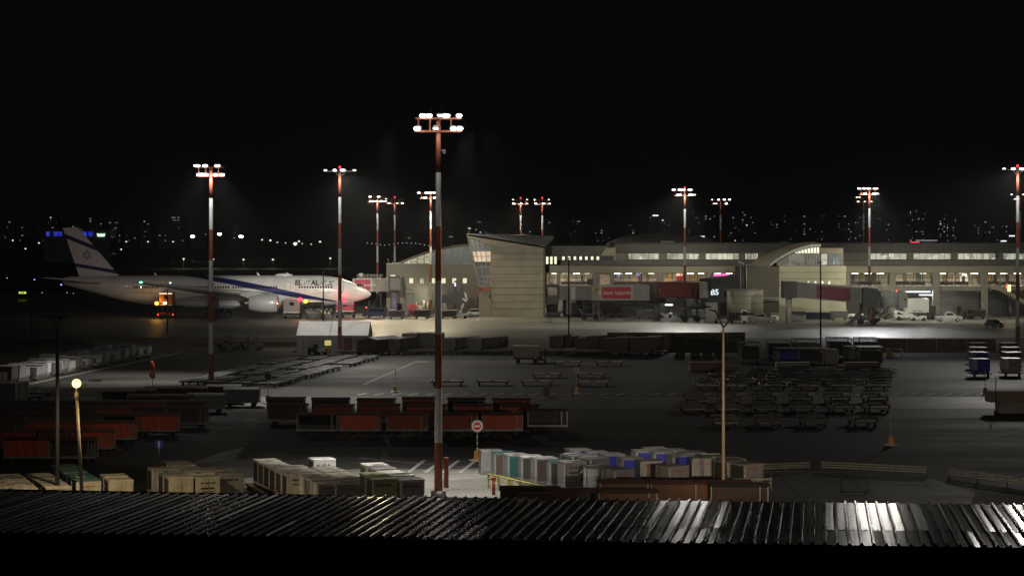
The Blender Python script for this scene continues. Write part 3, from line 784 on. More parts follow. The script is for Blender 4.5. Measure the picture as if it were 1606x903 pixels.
win(vb, 'penthouse_window', X(1288, DV), X(1298, DV), Z(415.5, DV), Z(398, DV), .29, emis_var('pent_lit', (.8, .8, .62), (.35, .36, .3), .8, (.5, 1, .5)), 1, frame_m, (Z(408, DV),))
win(vb, 'penthouse_window', X(1300, DV), X(1321, DV), Z(415.5, DV), Z(398, DV), .29, emis_var('pent_cool', (.4, .45, .42), (.12, .14, .14), .8, (.7, 1, .5)), 2, frame_m, (Z(408, DV),))
for px in (1268, 1279, 1290, 1300.5):
    mb = MB(); mb.b2(X(px - 1.3, DV), X(px + 1.3, DV), -.06, .02, Z(446, DV), Z(441, DV)); P('slot_window', mb, lit_bright, vb)

# ---- drum stair tower, dark lift shaft ----------------------------------
dr = T('drum_tower', 'round cream stair drum with horizontal joints below the dark shaft', 'tower', (X(1168.5, 416), 416, 0))
rr_ = X(1197, 416) - X(1168.5, 416)
cream = mat('cream_render', (.42, .4, .3), .8)
mb = MB(); mb.tube((0, 0, 0), (0, 0, Z(455.5, 416 - rr_)), rr_, rr_, 40); P('wall', mb, cream, dr)
mb = MB()
for py in (465, 476, 487): mb.tube((0, 0, Z(py, 412) - .04), (0, 0, Z(py, 412) + .04), rr_ + .012, rr_ + .012, 40)
P('stone_joint', mb, mat('dark_joint', (.15, .13, .09), .9), dr)
mb = MB(); mb.tube((0, 0, Z(455.5, 416 - rr_)), (0, 0, Z(455.5, 416 - rr_) + .12), rr_ + .06, rr_ + .06, 40); P('parapet_cap', mb, lightframe, dr)
sh = T('lift_shaft', 'dark square lift shaft standing between the concourse and vaulted gate', 'tower', (0, 421, 0))
mb = MB(); mb.b2(X(1172, 421), X(1221.5, 421), 0, 9, 0, Z(418, 421)); P('wall', mb, mat('brown_render', (.11, .1, .075), .85, 0, .15, .3), sh)
mb = MB(); mb.b2(X(1157.5, 421), X(1169, 421), .5, 6, 0, Z(418, 421)); P('side_wall', mb, dark_clad, sh)
mb = MB(); mb.tube((X(1170.5, 421), -.2, 4), (X(1170.5, 421), -.2, Z(415, 421)), .14, .14, 8); mb.tube((X(1161.5, 421), -.2, 4), (X(1161.5, 421), -.2, Z(418, 421)), .07, .07, 8)
mb.tube((X(1170.5, 421), -.2, Z(415, 421)), (X(1176, 421), -.2, Z(415, 421)), .1, .1, 6); P('drain_pipe', mb, lightframe, sh)
mb = MB(); mb.b2(X(1197, 421), X(1226, 421), -.3, -.05, Z(468, 421), Z(467, 421)); mb.b2(X(1197, 421), X(1226, 421), -.3, -.05, Z(471, 421), Z(470.4, 421)); P('pipe_rack', mb, lightframe, sh)
mb = MB()
for a, h in ((1160, 2), (1163.5, 1.5), (1166, 1.2)):
    mb.tube((X(a, 421), .2, Z(418, 421)), (X(a, 421), .2, Z(418, 421) + h * .5), .05); mb.box(X(a, 421), .1, Z(418, 421) + h * .5, .35, .3, .2)
P('roof_camera', mb, lightframe, sh)

# ---- stand number sign B5 ------------------------------------------------
bs = T('stand_sign', 'dark stand number box with glowing white B5', 'sign', (X(1118, 405), 405, 0))
mb = MB(); mb.b2(-2.2, 2.2, 0, 1.2, Z(474, 405), Z(449, 405)); P('sign_box', mb, mat('navy_box', (.012, .018, .035), .5), bs)
me = text_mesh('B5', 1.5, emis('stand_sign_glow', (.85, .93, 1), 1.1), bold=.035)
P('lettering', me, None, bs, loc=(.35, -.03, Z(458.5, 405)))
mb = MB(); mb.b2(-1.3, .9, .2, 1, 0, Z(474, 405)); P('pillar', mb, mat('white_pillar', (.5, .49, .45), .6), bs)
# ================================================================== boarding bridges
bridge_g = mat('bridge_grey', (.17, .17, .155), .6, .1, .15, .5)
bridge_l = mat('bridge_light_panel', (.42, .42, .38), .6, .1, .12, .5)
bridge_d = mat('bridge_dark', (.07, .07, .065), .6, .2, .2, .6)
ad_red = mat('advert_red', (.46, .035, .06), .55, 0, .08, 1)
ad_red_d = mat('advert_red_dark', (.15, .02, .027), .6, 0, .1, 1)  # darker red than the main advert
ad_txt = mat('advert_lettering', (.7, .62, .58), .6)
def tunnel(p, q, w, h, name, m, parent, ribs=0):
    p, q = Vector(p), Vector(q); d = q - p; n = Vector((-d.y, d.x, 0)).normalized() * w / 2; up = Vector((0, 0, h))
    mb = MB(); r = [[p - n, p + n, p + n + up, p - n + up], [q - n, q + n, q + n + up, q - n + up]]
    mb.v += [tuple(v) for ring in r for v in ring]
    for f in ((0, 1, 2, 3), (7, 6, 5, 4), (0, 4, 5, 1), (1, 5, 6, 2), (2, 6, 7, 3), (3, 7, 4, 0)): mb.face(f)
    if ribs:
        for i in range(ribs + 1):
            c = p + d * (i / ribs); mb.box(c.x, c.y, c.z + h / 2, .12, w + .12, h + .12, math.atan2(d.y, d.x))
    return P(name, mb, m, parent)
def ad(parent, p, q, w, h, f0, f1, m, frame=True, size=1.0, off=.1):
    """advert panel on the viewer's side of the tunnel between fractions f0..f1"""
    p, q = Vector(p), Vector(q); d = q - p; a = p + d * f0; b = p + d * f1; n = Vector((d.y, -d.x, 0)).normalized()
    if n.y > 0: n = -n
    o1 = n * (w / 2 + off); mb = MB()
    pts = [a + o1 + Vector((0, 0, .35)), b + o1 + Vector((0, 0, .35)), b + o1 + Vector((0, 0, h - .3)), a + o1 + Vector((0, 0, h - .3))]
    if frame:
        e = (b - a).normalized() * .45; o2 = -n * .03; zz = Vector((0, 0, .28)); mb.poly([pts[0] - e - zz + o2, pts[1] + e - zz + o2, pts[2] + e + zz + o2, pts[3] - e + zz + o2])
        P('advert_surround', mb, bridge_l, parent); mb = MB()
    k = len(mb.v); back = -n * .02
    mb.poly(pts); pn = P('advert_panel', mb, m, parent)
    L_ = (b - a).length
    me = text_mesh('bank hapoalim', size, ad_txt if m is ad_red else mat('faded_lettering', (.36, .12, .13), .6), bold=.01)
    c = (pts[0] + pts[1] + pts[2] + pts[3]) / 4 + n * .03
    ang = math.atan2(d.y, d.x); sl = math.atan2(d.z, math.hypot(d.x, d.y))
    o = P('lettering', me, None, pn, loc=tuple(c + Vector((size * .35, 0, 0)))); o.rotation_euler = (0, -sl, ang)
    mb = MB(); s_ = size * .42
    mb.poly([(-s_, 0, 0), (0, 0, -s_), (s_, 0, 0), (0, 0, s_)]); mb.m = 1; mb.poly([(-s_ * .4, -.01, 0), (0, -.01, -s_ * .4), (s_ * .4, -.01, 0), (0, -.01, s_ * .4)])
    o = P('emblem', mb, [ad_txt if m is ad_red else MATS['faded_lettering'], m], pn, loc=tuple(c - Vector((size * 3.35, 0, -size * 0 + math.tan(-sl) * 0)))); o.rotation_euler = (0, -sl, ang)
    return pn
def support(parent, x, y, z, bogie=True):
    mb = MB(); mb.tube((x - 1.2, y, 0.9), (x - 1.2, y, z), .2, .2, 8); mb.tube((x + 1.2, y, .9), (x + 1.2, y, z), .2, .2, 8)
    mb.box(x, y, 1.1, 3.4, .5, .5); mb.tube((x - 1.2, y, 1.1), (x + 1.2, y, z), .08, .08, 6); P('support_leg', mb, bridge_d, parent)
    for u in (-1.2, 1.2):
        mb = MB(); mb.tube((x + u, y - .5, .55), (x + u, y - .1, .55), .55, .55, 14); mb.tube((x + u, y + .1, .55), (x + u, y + .5, .55), .55, .55, 14); P('wheel', mb, mat('tyre_rubber', (.02, .02, .02), .8), parent)

# bridge with the red bank advert before the left concourse bays
d1 = 417
b1 = T('boarding_bridge', 'grey boarding bridge with bright red bank advert in a white surround', 'boarding bridge', (0, d1, 0), 0, 'boarding bridges')
z0 = Z(470, d1); hh = Z(448, d1) - z0
tunnel((X(876, d1), 0, z0), (X(926, d1), 0, z0), 3, hh, 'tunnel', bridge_g, b1, 4)
tunnel((X(927, d1), 0, z0 - .1), (X(1018, d1), 0, z0 - .1), 3.3, hh + .25, 'outer_tunnel', mat('bridge_panel', (.3, .3, .27), .6), b1)
ad(b1, (X(927, d1), 0, z0 - .1), (X(1018, d1), 0, z0 - .1), 3.3, hh + .2, .18, .68, ad_red, True, 1.0)
tunnel((X(895, d1), -1.56, z0 + .1), (X(902, d1), -1.56, z0 + .1), .1, hh - .3, 'window_panel', bridge_l, b1)
mb = MB(); mb.b2(X(932, d1), X(939, d1), -1.85, -1.72, Z(457, d1), Z(451, d1)); pl = P('gate_plate', mb, mat('yellow_plate', (.5, .38, .04), .6), b1)
mb = MB(); mb.b2(X(933.4, d1), X(935, d1), -1.9, -1.86, Z(456, d1), Z(452, d1)); mb.b2(X(936, d1), X(937.8, d1), -1.9, -1.86, Z(456, d1), Z(452, d1)); P('plate_mark', mb, bridge_d, pl)
mb = MB(); mb.tube((X(1030, d1), 0, z0 - .6), (X(1030, d1), 0, z0 + hh + .5), 1.9, 1.9, 20); P('rotunda', mb, bridge_d, b1)
mb = MB(); mb.tube((X(1030, d1), 0, 0), (X(1030, d1), 0, z0 - .6), .7, .7, 12); P('rotunda_column', mb, bridge_g, b1)
mb = MB(); mb.b2(X(858, d1), X(876, d1), -2, 2, z0 - .8, z0 + hh + .3); P('cab', mb, bridge_d, b1)
mb = MB(); mb.b2(X(860, d1), X(873, d1), -2.05, -2.0, z0 + .9, z0 + hh - .3); P('cab_window', mb, pane_dark, b1)
mb = MB(); mb.b2(X(921, d1), X(930, d1), -.3, .8, Z(447, d1), Z(437, d1)); P('roof_unit', mb, bridge_d, b1)
support(b1, X(925, d1), 0, z0 - .1)
mb = MB()
for px in (963, 973, 984, 996): mb.tube((X(px, d1), 0, z0 - 1), (X(px, d1), 0, z0), .05)
mb.b2(X(927, d1), X(1018, d1), -.6, .6, z0 - .5, z0 - .15); mb.b2(X(962, d1), X(1020, d1), .5, .8, z0 - 1.15, z0 - 1); P('underframe', mb, bridge_d, b1)
mb = MB(); mb.prism([(X(931, d1), z0 - .4), (X(933, d1), z0 - .4), (X(950, d1), .3), (X(947, d1), .3)], -2.3, -1.6); P('access_stair', mb, bridge_d, b1)
# dark red bridge in the middle
d2 = 404
b2_ = T('boarding_bridge', 'dim boarding bridge covered in dark red advert left of the B5 sign', 'boarding bridge', (0, d2, 0), 0, 'boarding bridges')
p, q = (X(1044, d2), 8, Z(469, d2)), (X(1101, d2), 0, Z(466, d2) - .3)
tunnel(p, q, 3, 3.1, 'tunnel', mat('maroon_tunnel', (.1, .025, .025), .6), b2_, 2)
ad(b2_, p, q, 3.2, 3.1, .12, .9, ad_red_d, False, .95, .12)
tunnel((X(1101, d2), 0, Z(467, d2)), (X(1107, d2), -.3, Z(467, d2)), 3.3, 3, 'end_collar', bridge_l, b2_)
tunnel((X(1107, d2), 1.4, Z(456, d2)), (X(1158, d2), 9, Z(452, d2)), 2.6, 2.3, 'inner_tunnel', bridge_d, b2_, 3)
mb = MB(); mb.b2(X(1058, d2), X(1140, d2), 2, 2.1, Z(441, d2), Z(440.4, d2)); mb.b2(X(1058, d2), X(1140, d2), 2, 2.1, Z(438.6, d2), Z(438.2, d2)); P('roof_railing', mb, dark_steel, b2_)
support(b2_, X(1085, d2), 2, Z(468, d2))
# sloping bridge at the right
d3 = 396
b3 = T('boarding_bridge', 'sloping grey boarding bridge with a dull red advert ending in a white round cab', 'boarding bridge', (0, d3, 0), 0, 'boarding bridges')
p, q = (X(1247, d3), 0, Z(466, d3)), (X(1349, d3), -2, Z(475, d3))
mb = MB(); mb.b2(X(1227, d3), X(1248, d3), -1.8, 2, Z(467, d3), Z(441, d3)); P('rotunda', mb, bridge_d, b3)
mb = MB(); mb.tube((X(1237, d3), 0, 0), (X(1237, d3), 0, Z(467, d3)), .6, .6, 12); P('rotunda_column', mb, bridge_l, b3)
tunnel(p, q, 3, 2.85, 'tunnel', bridge_g, b3, 0)
tunnel((p[0], p[1], p[2] + 2.86), (q[0], q[1], q[2] + 2.86), 3.2, .12, 'roof_edge', bridge_l, b3)
ad(b3, p, q, 3.1, 2.85, .33, .83, ad_red_d, False, .8)
mb = MB(); mb.prism([(X(1348, d3), Z(481, d3)), (X(1373, d3), Z(482, d3)), (X(1374, d3), Z(456, d3)), (X(1370, d3), Z(452, d3)), (X(1352, d3), Z(450, d3)), (X(1348, d3), Z(456, d3))], -3.8, .2); P('outer_tunnel', mb, bridge_d, b3)
mb = MB(); mb.tube((X(1393, d3), -2, Z(481, d3)), (X(1393, d3), -2, Z(457, d3)), 1.75, 1.75, 24); P('round_cab', mb, mat('white_cab_paint', (.46, .5, .46), .5), b3)
mb = MB(); mb.b2(X(1405, d3), X(1418.5, d3), -3.2, 0, Z(482, d3), Z(457, d3)); P('cab_bellows', mb, bridge_l, b3)
mb = MB(); mb.b2(X(1413.5, d3), X(1416, d3), -3.25, -3.2, Z(470, d3), Z(467, d3)); P('cab_window', mb, pane_dark, b3)
mb = MB(); mb.tube((X(1376, d3), -1, Z(457, d3)), (X(1376, d3), -1, Z(443, d3)), .05); mb.tube((X(1381, d3), -1, Z(457, d3)), (X(1381, d3), -1, Z(443, d3)), .05)
mb.tube((X(1376, d3), -1, Z(443, d3)), (X(1381, d3), -1, Z(443, d3)), .05); mb.b2(X(1346, d3), X(1366, d3), -1, -.8, Z(446, d3), Z(441.5, d3)); P('roof_frame', mb, bridge_d, b3)
support(b3, X(1357, d3), -2, Z(480, d3))
mb = MB(); mb.prism([(X(1349, d3), Z(482, d3)), (X(1353, d3), Z(482, d3)), (X(1331, d3), .2), (X(1322, d3), .2)], -4.2, -3.2); P('access_stair', mb, bridge_d, b3)
mb = MB(); mb.ell((X(1404, d3), -1.5, Z(456, d3)), (.14, .14, .18), 8, 5); P('red_lamp', mb, emis('small_red', (1, .05, .03), 5), b3)
# bridge at the airliner's nose
d0 = 436
b0 = T('boarding_bridge', 'grey boarding bridge reaching behind the airliner nose with red advert end', 'boarding bridge', (0, d0, 0), 0, 'boarding bridges')
p, q = (X(560, d0), 0, Z(457, d0)), (X(612, d0), 0, Z(457, d0))
tunnel(p, q, 3, Z(436, d0) - Z(457, d0), 'tunnel', mat('bridge_tan', (.24, .22, .18), .6), b0, 0)
ad(b0, p, q, 3.0, Z(436, d0) - Z(457, d0), -.05, .42, ad_red, True, .85)
mb = MB(); mb.b2(X(610, d0), X(632, d0), -2.2, 2, Z(456, d0), Z(433, d0)); P('rotunda', mb, bridge_d, b0)
mb = MB(); mb.b2(X(613, d0), X(629, d0), -2.25, -2.2, Z(454, d0), Z(436, d0)); P('rotunda_panel', mb, bridge_g, b0)
mb = MB(); mb.tube((X(618, d0), 0, 0), (X(618, d0), 0, Z(456, d0)), .75, .75, 12); P('rotunda_column', mb, mat('violet_column', (.25, .23, .3), .5), b0)
mb = MB()
for px in range(562, 602, 5): mb.tube((X(px, d0), -1, Z(436, d0)), (X(px, d0), -1, Z(430.5, d0)), .05, .05, 6)
for py in (430.5, 433): mb.tube((X(560, d0), -1, Z(py, d0)), (X(601, d0), -1, Z(py, d0)), .05, .05, 6)
P('roof_railing', mb, bridge_l, b0)
mb = MB(); mb.b2(X(564, d0), X(569, d0), -1, .5, Z(434, d0), Z(428.5, d0)); P('roof_unit', mb, mat('white_unit', (.6, .6, .56), .5), b0)
mb = MB(); mb.b2(X(613, d0), X(619, d0), -1, .5, Z(433, d0), Z(431, d0)); P('roof_lamp', mb, emis('soft_lamp', (1, .93, .75), .8), b0)
support(b0, X(588, d0), 0, Z(457, d0))

# ================================================================== airliner
def plane():
    d = 430.0; nose = X(582.5, d); L_ = 63.2; cz = 5.5; r = 3.1
    t = T('airliner', 'white twin engine airliner with blue stripe, its nose by the gate block', 'airplane', (nose, d, 0))
    # section table: distance aft of nose, centre z, half height, half width
    sec = [(0, 4.75, .04, .04), (.25, 4.76, .42, .45), (.8, 4.8, .8, .85), (1.6, 4.88, 1.2, 1.25), (2.8, 5.0, 1.68, 1.72), (4.2, 5.17, 2.15, 2.15), (6, 5.34, 2.6, 2.55),
           (8.2, 5.46, 2.93, 2.9), (10.5, 5.5, 3.08, 3.07), (13, cz, r, r), (24, cz, r, r), (36, cz, r, r), (42, cz, r, r), (46, 5.6, 3.0, 3.02), (50, 5.93, 2.66, 2.8),
           (54, 6.42, 2.15, 2.4), (58, 6.95, 1.58, 1.75), (61, 7.3, 1.1, 1.05), (62.6, 7.45, .75, .5), (63.2, 7.5, .5, .1)]
    n = 40; rings = []
    def interp(s):
        for a, b in zip(sec, sec[1:]):
            if a[0] <= s <= b[0]:
                f = (s - a[0]) / (b[0] - a[0]); return [a[k] + (b[k] - a[k]) * f for k in range(4)]
        return list(sec[-1])
    for (s, c, hz, hy) in sec:
        rings.append([(-s, hy * math.cos(2 * math.pi * i / n), c + hz * math.sin(2 * math.pi * i / n)) for i in range(n)])
    paint = bpy.data.materials.new('airliner_paint'); paint.use_nodes = True
    nt = paint.node_tree; b = nt.nodes['Principled BSDF']; b.inputs['Roughness'].default_value = .28; b.inputs['Coat Weight'].default_value = .3
    tc = nt.nodes.new('ShaderNodeTexCoord'); sp = nt.nodes.new('ShaderNodeSeparateXYZ'); nt.links.new(tc.outputs['Object'], sp.inputs[0])
    def curve(pts):
        mr = nt.nodes.new('ShaderNodeMapRange'); mr.inputs['From Min'].default_value = -60; mr.inputs['From Max'].default_value = 0
        nt.links.new(sp.outputs['X'], mr.inputs[0])
        fc = nt.nodes.new('ShaderNodeFloatCurve'); c = fc.mapping.curves[0]
        pts = sorted([((x + 60) / 60, (z - 2) / 8) for x, z in pts])
        c.points[0].location = pts[0]; c.points[1].location = pts[-1]
        for q in pts[1:-1]: c.points.new(*q)
        for q in c.points: q.handle_type = 'AUTO'
        fc.mapping.update(); nt.links.new(mr.outputs[0], fc.inputs['Value'])
        m = nt.nodes.new('ShaderNodeMath'); m.operation = 'MULTIPLY_ADD'; m.inputs[1].default_value = 8; m.inputs[2].default_value = 2
        nt.links.new(fc.outputs[0], m.inputs[0]); return m.outputs[0]
    zz = lambda py: Z(py, d - 2.6)
    xx = lambda px: X(px, d) - nose
    up = curve([(xx(225), 8.72), (xx(290), zz(430.5)), (xx(340), zz(434.5)), (xx(416), zz(447.5)), (xx(470), zz(459)), (xx(500), zz(466)), (0, 2.1)])
    lo = curve([(xx(225), 8.7), (xx(290), zz(433)), (xx(340), zz(441.5)), (xx(416), zz(456.5)), (xx(446), zz(463)), (xx(470), zz(467)), (xx(500), zz(470)), (0, 2.0)])
    def cmp(a, b_, op):
        m = nt.nodes.new('ShaderNodeMath'); m.operation = op; nt.links.new(a, m.inputs[0])
        if isinstance(b_, float): m.inputs[1].default_value = b_
        else: nt.links.new(b_, m.inputs[1])
        return m.outputs[0]
    m1_ = cmp(cmp(sp.outputs['Z'], up, 'LESS_THAN'), cmp(sp.outputs['Z'], lo, 'GREATER_THAN'), 'MULTIPLY')
    mx = nt.nodes.new('ShaderNodeMix'); mx.data_type = 'RGBA'; mx.inputs['B'].default_value = (.022, .025, .12, 1)
    nz = nt.nodes.new('ShaderNodeTexNoise'); nz.inputs['Scale'].default_value = .6; nz.inputs['Detail'].default_value = 5; nt.links.new(tc.outputs['Object'], nz.inputs['Vector'])
    cr = nt.nodes.new('ShaderNodeValToRGB'); cr.color_ramp.elements[0].color = (.66, .65, .62, 1); cr.color_ramp.elements[1].color = (.8, .79, .76, 1); cr.color_ramp.elements[0].position = .35; cr.color_ramp.elements[1].position = .65
    nt.links.new(nz.outputs['Fac'], cr.inputs[0]); nt.links.new(cr.outputs[0], mx.inputs['A'])
    nt.links.new(m1_, mx.inputs['Factor']); nt.links.new(mx.outputs['Result'], b.inputs['Base Color'])
    mb = MB(); mb.loft(rings); body = P('fuselage', mb, paint, t)
    whitep = mat('aircraft_white', (.74, .73, .7), .3, 0, .06, .4); greyp = mat('wing_grey', (.4, .41, .42), .4, .1, .1, .3); bluep = mat('stripe_navy', (.022, .025, .11), .35)
    ink = mat('livery_ink', (.02, .02, .045), .5)
    def side(x, z, off=.03):
        s, c, hz, hy = interp(-x); q = max(0, 1 - ((z - c) / hz) ** 2); return -hy * math.sqrt(q) - off
    def decal(mesh_pts, name, m, parent, label=None, sub=1):
        mb = MB()
        for poly in mesh_pts: mb.poly([(x, side(x, z), z) for x, z in poly])
        return P(name, mb, m, parent, label)
    # passenger windows (one part each), cockpit glass, doors
    wm = mat('cabin_window', (.015, .016, .02), .15)
    wx = [xx(472 + i * 4.15) for i in range(13)] + [xx(p_) for p_ in (402, 406.1, 410.2, 416, 420, 424, 428, 432, 436)] + [xx(369 + i * 4.1) for i in range(8)] + [xx(341 + i * 4.1) for i in range(6)] + \
         [xx(260 + i * 4.1) for i in range(6)] + [xx(215 + i * 4.1) for i in range(10)] + [xx(304 + i * 4.1) for i in range(8)]
    for x in wx:
        decal([[(x - .13, zz(452)), (x + .13, zz(452)), (x + .17, zz(450)), (x + .13, zz(448.4)), (x - .13, zz(448.4)), (x - .17, zz(450))]], 'cabin_window', wm, t)
    ck = decal([[(xx(560), zz(449)), (xx(563.5), zz(449.5)), (xx(564), zz(445.2)), (xx(560.5), zz(445.6))], [(xx(564), zz(449.5)), (xx(567.3), zz(449.6)), (xx(566.8), zz(445.6)), (xx(564.4), zz(445.2))],
                [(xx(567.6), zz(449.6)), (xx(570.5), zz(448.6)), (xx(569), zz(446.4)), (xx(567.2), zz(445.9))]], 'cockpit_window', wm, t)
    def outline(x0, x1, za, zb_, w, name):
        ps = []
        for (a, b_, c, e) in ((x0, x1, za, za + w), (x0, x1, zb_ - w, zb_)): ps.append([(a, c), (b_, c), (b_, e), (a, e)])
        k = 8
        for xs in (x0, x1):
            for i in range(k):
                z1, z2 = za + (zb_ - za) * i / k, za + (zb_ - za) * (i + 1) / k; ps.append([(xs, z1), (xs + w, z1), (xs + w, z2), (xs, z2)])
        return decal(ps, name, mat('door_outline', (.25, .25, .25), .5), t)
    outline(xx(449), xx(458), zz(457), zz(441.5), .07, 'door'); outline(xx(532), xx(540), zz(457), zz(441.5), .07, 'door')
    outline(xx(330), xx(336), zz(457), zz(443), .07, 'door'); outline(xx(206), xx(212), zz(455), zz(443), .07, 'door')
    # lettering wrapped on to the skin
    def wrap(txt, size, px, py, m, shear=0, bold=0, align=None, name='lettering'):
        me = text_mesh(txt, size, m, shear=shear, bold=bold, extrude=0)
        import bmesh
        bm = bmesh.new(); bm.from_mesh(me); bmesh.ops.triangulate(bm, faces=bm.faces)
        bmesh.ops.subdivide_edges(bm, edges=[e for e in bm.edges if e.calc_length() > .3], cuts=2); bm.to_mesh(me); bm.free()
        cx, cz_ = xx(px), zz(py)
        for v in me.vertices:
            x, z = cx + v.co.x, cz_ + v.co.z; v.co = Vector((x, side(x, z, .04), z))
        return P(name, me, None, t)
    grey_ink = mat('livery_grey', (.2, .2, .22), .5)
    wrap('EL', 1.38, 470, 443.6, ink, 0, .05); wrap('AL', 1.38, 496, 443.6, ink, 0, .05)
    wrap('על', 1.25, 482.5, 443.4, grey_ink, .25, .01); wrap('אל', 1.25, 508, 443.4, grey_ink, .25, .01)
    def bar(px0, px1, py0, py1, sl, name, m):
        k = 6; ps = []
        for i in range(k):
            a, b_ = xx(px0 + (px1 - px0) * i / k), xx(px0 + (px1 - px0) * (i + 1) / k)
            ps.append([(a, zz(py1)), (b_, zz(py1)), (b_ + sl, zz(py0)), (a + sl, zz(py0))])
        return decal(ps, name, m, t)
    for a_, b__, p_ in ((464, 472, 454.6), (476, 489, 454.6), (494, 506, 454.6), (508, 511, 454.6), (514, 520, 454.6), (500, 507, 458.6), (509, 513, 458.6), (515, 520, 458.6)):
        bar(a_, b__, p_ - .25, p_ + .25, 0, 'faint_caption', grey_ink)
    bar(516.5, 525, 440.8, 441.9, .1, 'flag_stripe', ink); bar(513.5, 523.5, 446, 447.1, .1, 'flag_stripe', ink)
    def star(cx, cz_, rad, w, fy, name, m, parent):
        mb = MB()
        for s in (1, -1):
            o_ = [(cx + rad * math.cos(math.pi / 2 * s + k * 2 * math.pi / 3), cz_ + rad * math.sin(math.pi / 2 * s + k * 2 * math.pi / 3)) for k in range(3)]
            i_ = [(cx + (rad - w * 2) * math.cos(math.pi / 2 * s + k * 2 * math.pi / 3), cz_ + (rad - w * 2) * math.sin(math.pi / 2 * s + k * 2 * math.pi / 3)) for k in range(3)]
            for k in range(3):
                j = (k + 1) % 3; mb.poly([(x, fy(x, z) - .01 * s, z) for x, z in (o_[k], o_[j], i_[j], i_[k])])
        return P(name, mb, m, parent)
    star(xx(520), zz(443.9), .3, .05, lambda x, z: side(x, z, .05), 'star_emblem', ink, t)
    # fin
    finpts = [(xx(188), 8.4), (xx(123), Z(357.5, d)), (xx(120), Z(356.3, d)), (xx(98), Z(357, d)), (xx(125), 8.1)]
    fm = bpy.data.materials.new('fin_paint'); fm.use_nodes = True; nt2 = fm.node_tree; bb = nt2.nodes['Principled BSDF']; bb.inputs['Roughness'].default_value = .35
    tc = nt2.nodes.new('ShaderNodeTexCoord'); sp2 = nt2.nodes.new('ShaderNodeSeparateXYZ'); nt2.links.new(tc.outputs['Object'], sp2.inputs[0])
    def tilt(k, px, p0, p1):
        a = nt2.nodes.new('ShaderNodeMath'); a.operation = 'MULTIPLY_ADD'; a.inputs[1].default_value = k
        nt2.links.new(sp2.outputs['X'], a.inputs[0]); nt2.links.new(sp2.outputs['Z'], a.inputs[2])
        out = []
        for py, op in ((p0, 'LESS_THAN'), (p1, 'GREATER_THAN')):
            m = nt2.nodes.new('ShaderNodeMath'); m.operation = op; m.inputs[1].default_value = Z(py, d) + k * xx(px); nt2.links.new(a.outputs[0], m.inputs[0]); out.append(m.outputs[0])
        m = nt2.nodes.new('ShaderNodeMath'); m.operation = 'MULTIPLY'; nt2.links.new(out[0], m.inputs[0]); nt2.links.new(out[1], m.inputs[1]); return m.outputs[0]
    ms = nt2.nodes.new('ShaderNodeMath'); ms.operation = 'MAXIMUM'; nt2.links.new(tilt(.17, 150, 418, 423.5), ms.inputs[0]); nt2.links.new(tilt(.4, 120, 374, 380.5), ms.inputs[1])
    mx2 = nt2.nodes.new('ShaderNodeMix'); mx2.data_type = 'RGBA'; mx2.inputs['A'].default_value = (.72, .69, .68, 1); mx2.inputs['B'].default_value = (.03, .03, .1, 1)
    nt2.links.new(ms.outputs[0], mx2.inputs['Factor']); nt2.links.new(mx2.outputs['Result'], bb.inputs['Base Color'])
    mb = MB(); cxm = sum(p_[0] for p_ in finpts) / 5; cz_ = sum(p_[1] for p_ in finpts) / 5
    inner_ = [(p_[0], p_[1]) for p_ in finpts]
    k = len(mb.v)
    for y_, s_ in ((-.16, .96), (0, 1), (.16, .96)):
        mb.v += [(cxm + (p_[0] - cxm) * s_, y_ * (1.6 if p_[1] < 10 else .8), cz_ + (p_[1] - cz_) * (1 if s_ == 1 else .99)) for p_ in finpts]
    for a in range(2):
        for i in range(5): j = (i + 1) % 5; mb.face((k + a * 5 + i, k + a * 5 + j, k + a * 5 + 5 + j, k + a * 5 + 5 + i))
    mb.face(tuple(k + i for i in range(5))[::-1]); mb.face(tuple(k + 10 + i for i in range(5)))
    fin = P('tail_fin', mb, fm, t)
    star(xx(137), Z(400, d), 1.0, .1, lambda x, z: -.3, 'star_emblem', mat('star_ink', (.02, .02, .06), .5), fin)
    # wings, stabilisers
    def wing(name, root, tip, y0, y1, m, thick, parent=t):
        (xa, xb, za), (xc, xd, zc) = root, tip; mb = MB(); rings = []
        for (le, te, z, y, th) in ((xa, xb, za, y0, thick), ((xa + xc) / 2, (xb + xd) / 2, (za + zc) / 2, (y0 + y1) / 2, thick * .55), (xc, xd, zc, y1, thick * .2)):
            c = le - te
            rings.append([(le, y, z), (le - c * .1, y, z + th * .5), (le - c * .4, y, z + th * .6), (te, y, z + .03), (te, y, z - .03), (le - c * .4, y, z - th * .5), (le - c * .1, y, z - th * .4)])
        mb.loft(rings); return P(name, mb, m, parent)
    for sgn, nm in ((-1, 'wing'), (1, 'wing')):
        w = wing(nm, (xx(440), xx(345), 4.3), (xx(283) - 2.6, xx(283) - 4.3, 7.75), sgn * 2.3, sgn * 30, greyp, 1.5)
        mb = MB(); mb.ell((xx(283) - 2.8, sgn * 30, 7.8), (.28, .14, .14), 8, 5); P('wingtip_light', mb, emis('nav_green', (.1, 1, .6), 10) if sgn < 0 else dark_steel, w)
        wing('tailplane', (xx(168), xx(133), 7.0), (xx(110) - 1.2, xx(110) - 3.4, 8.3), sgn * 1.6, sgn * 10.6, whitep, .5)
        # engine: nacelle, intake lip, fan, pylon
        ex, ey, ez = xx(437.5) + .8, sgn * 9.8, 3.25
        e = MB(); prof = [(0, 1.62), (-.25, 1.78), (-1.2, 1.9), (-3.2, 1.86), (-5.2, 1.5), (-5.6, 1.35)]
        rings = [[(ex + a, ey + rr * math.cos(2 * math.pi * i / 28), ez + rr * math.sin(2 * math.pi * i / 28)) for i in range(28)] for a, rr in prof]
        e.loft(rings, caps=False); na = P('engine_nacelle', e, mat('nacelle_grey', (.5, .5, .49), .35, .1, .08, .5), t)
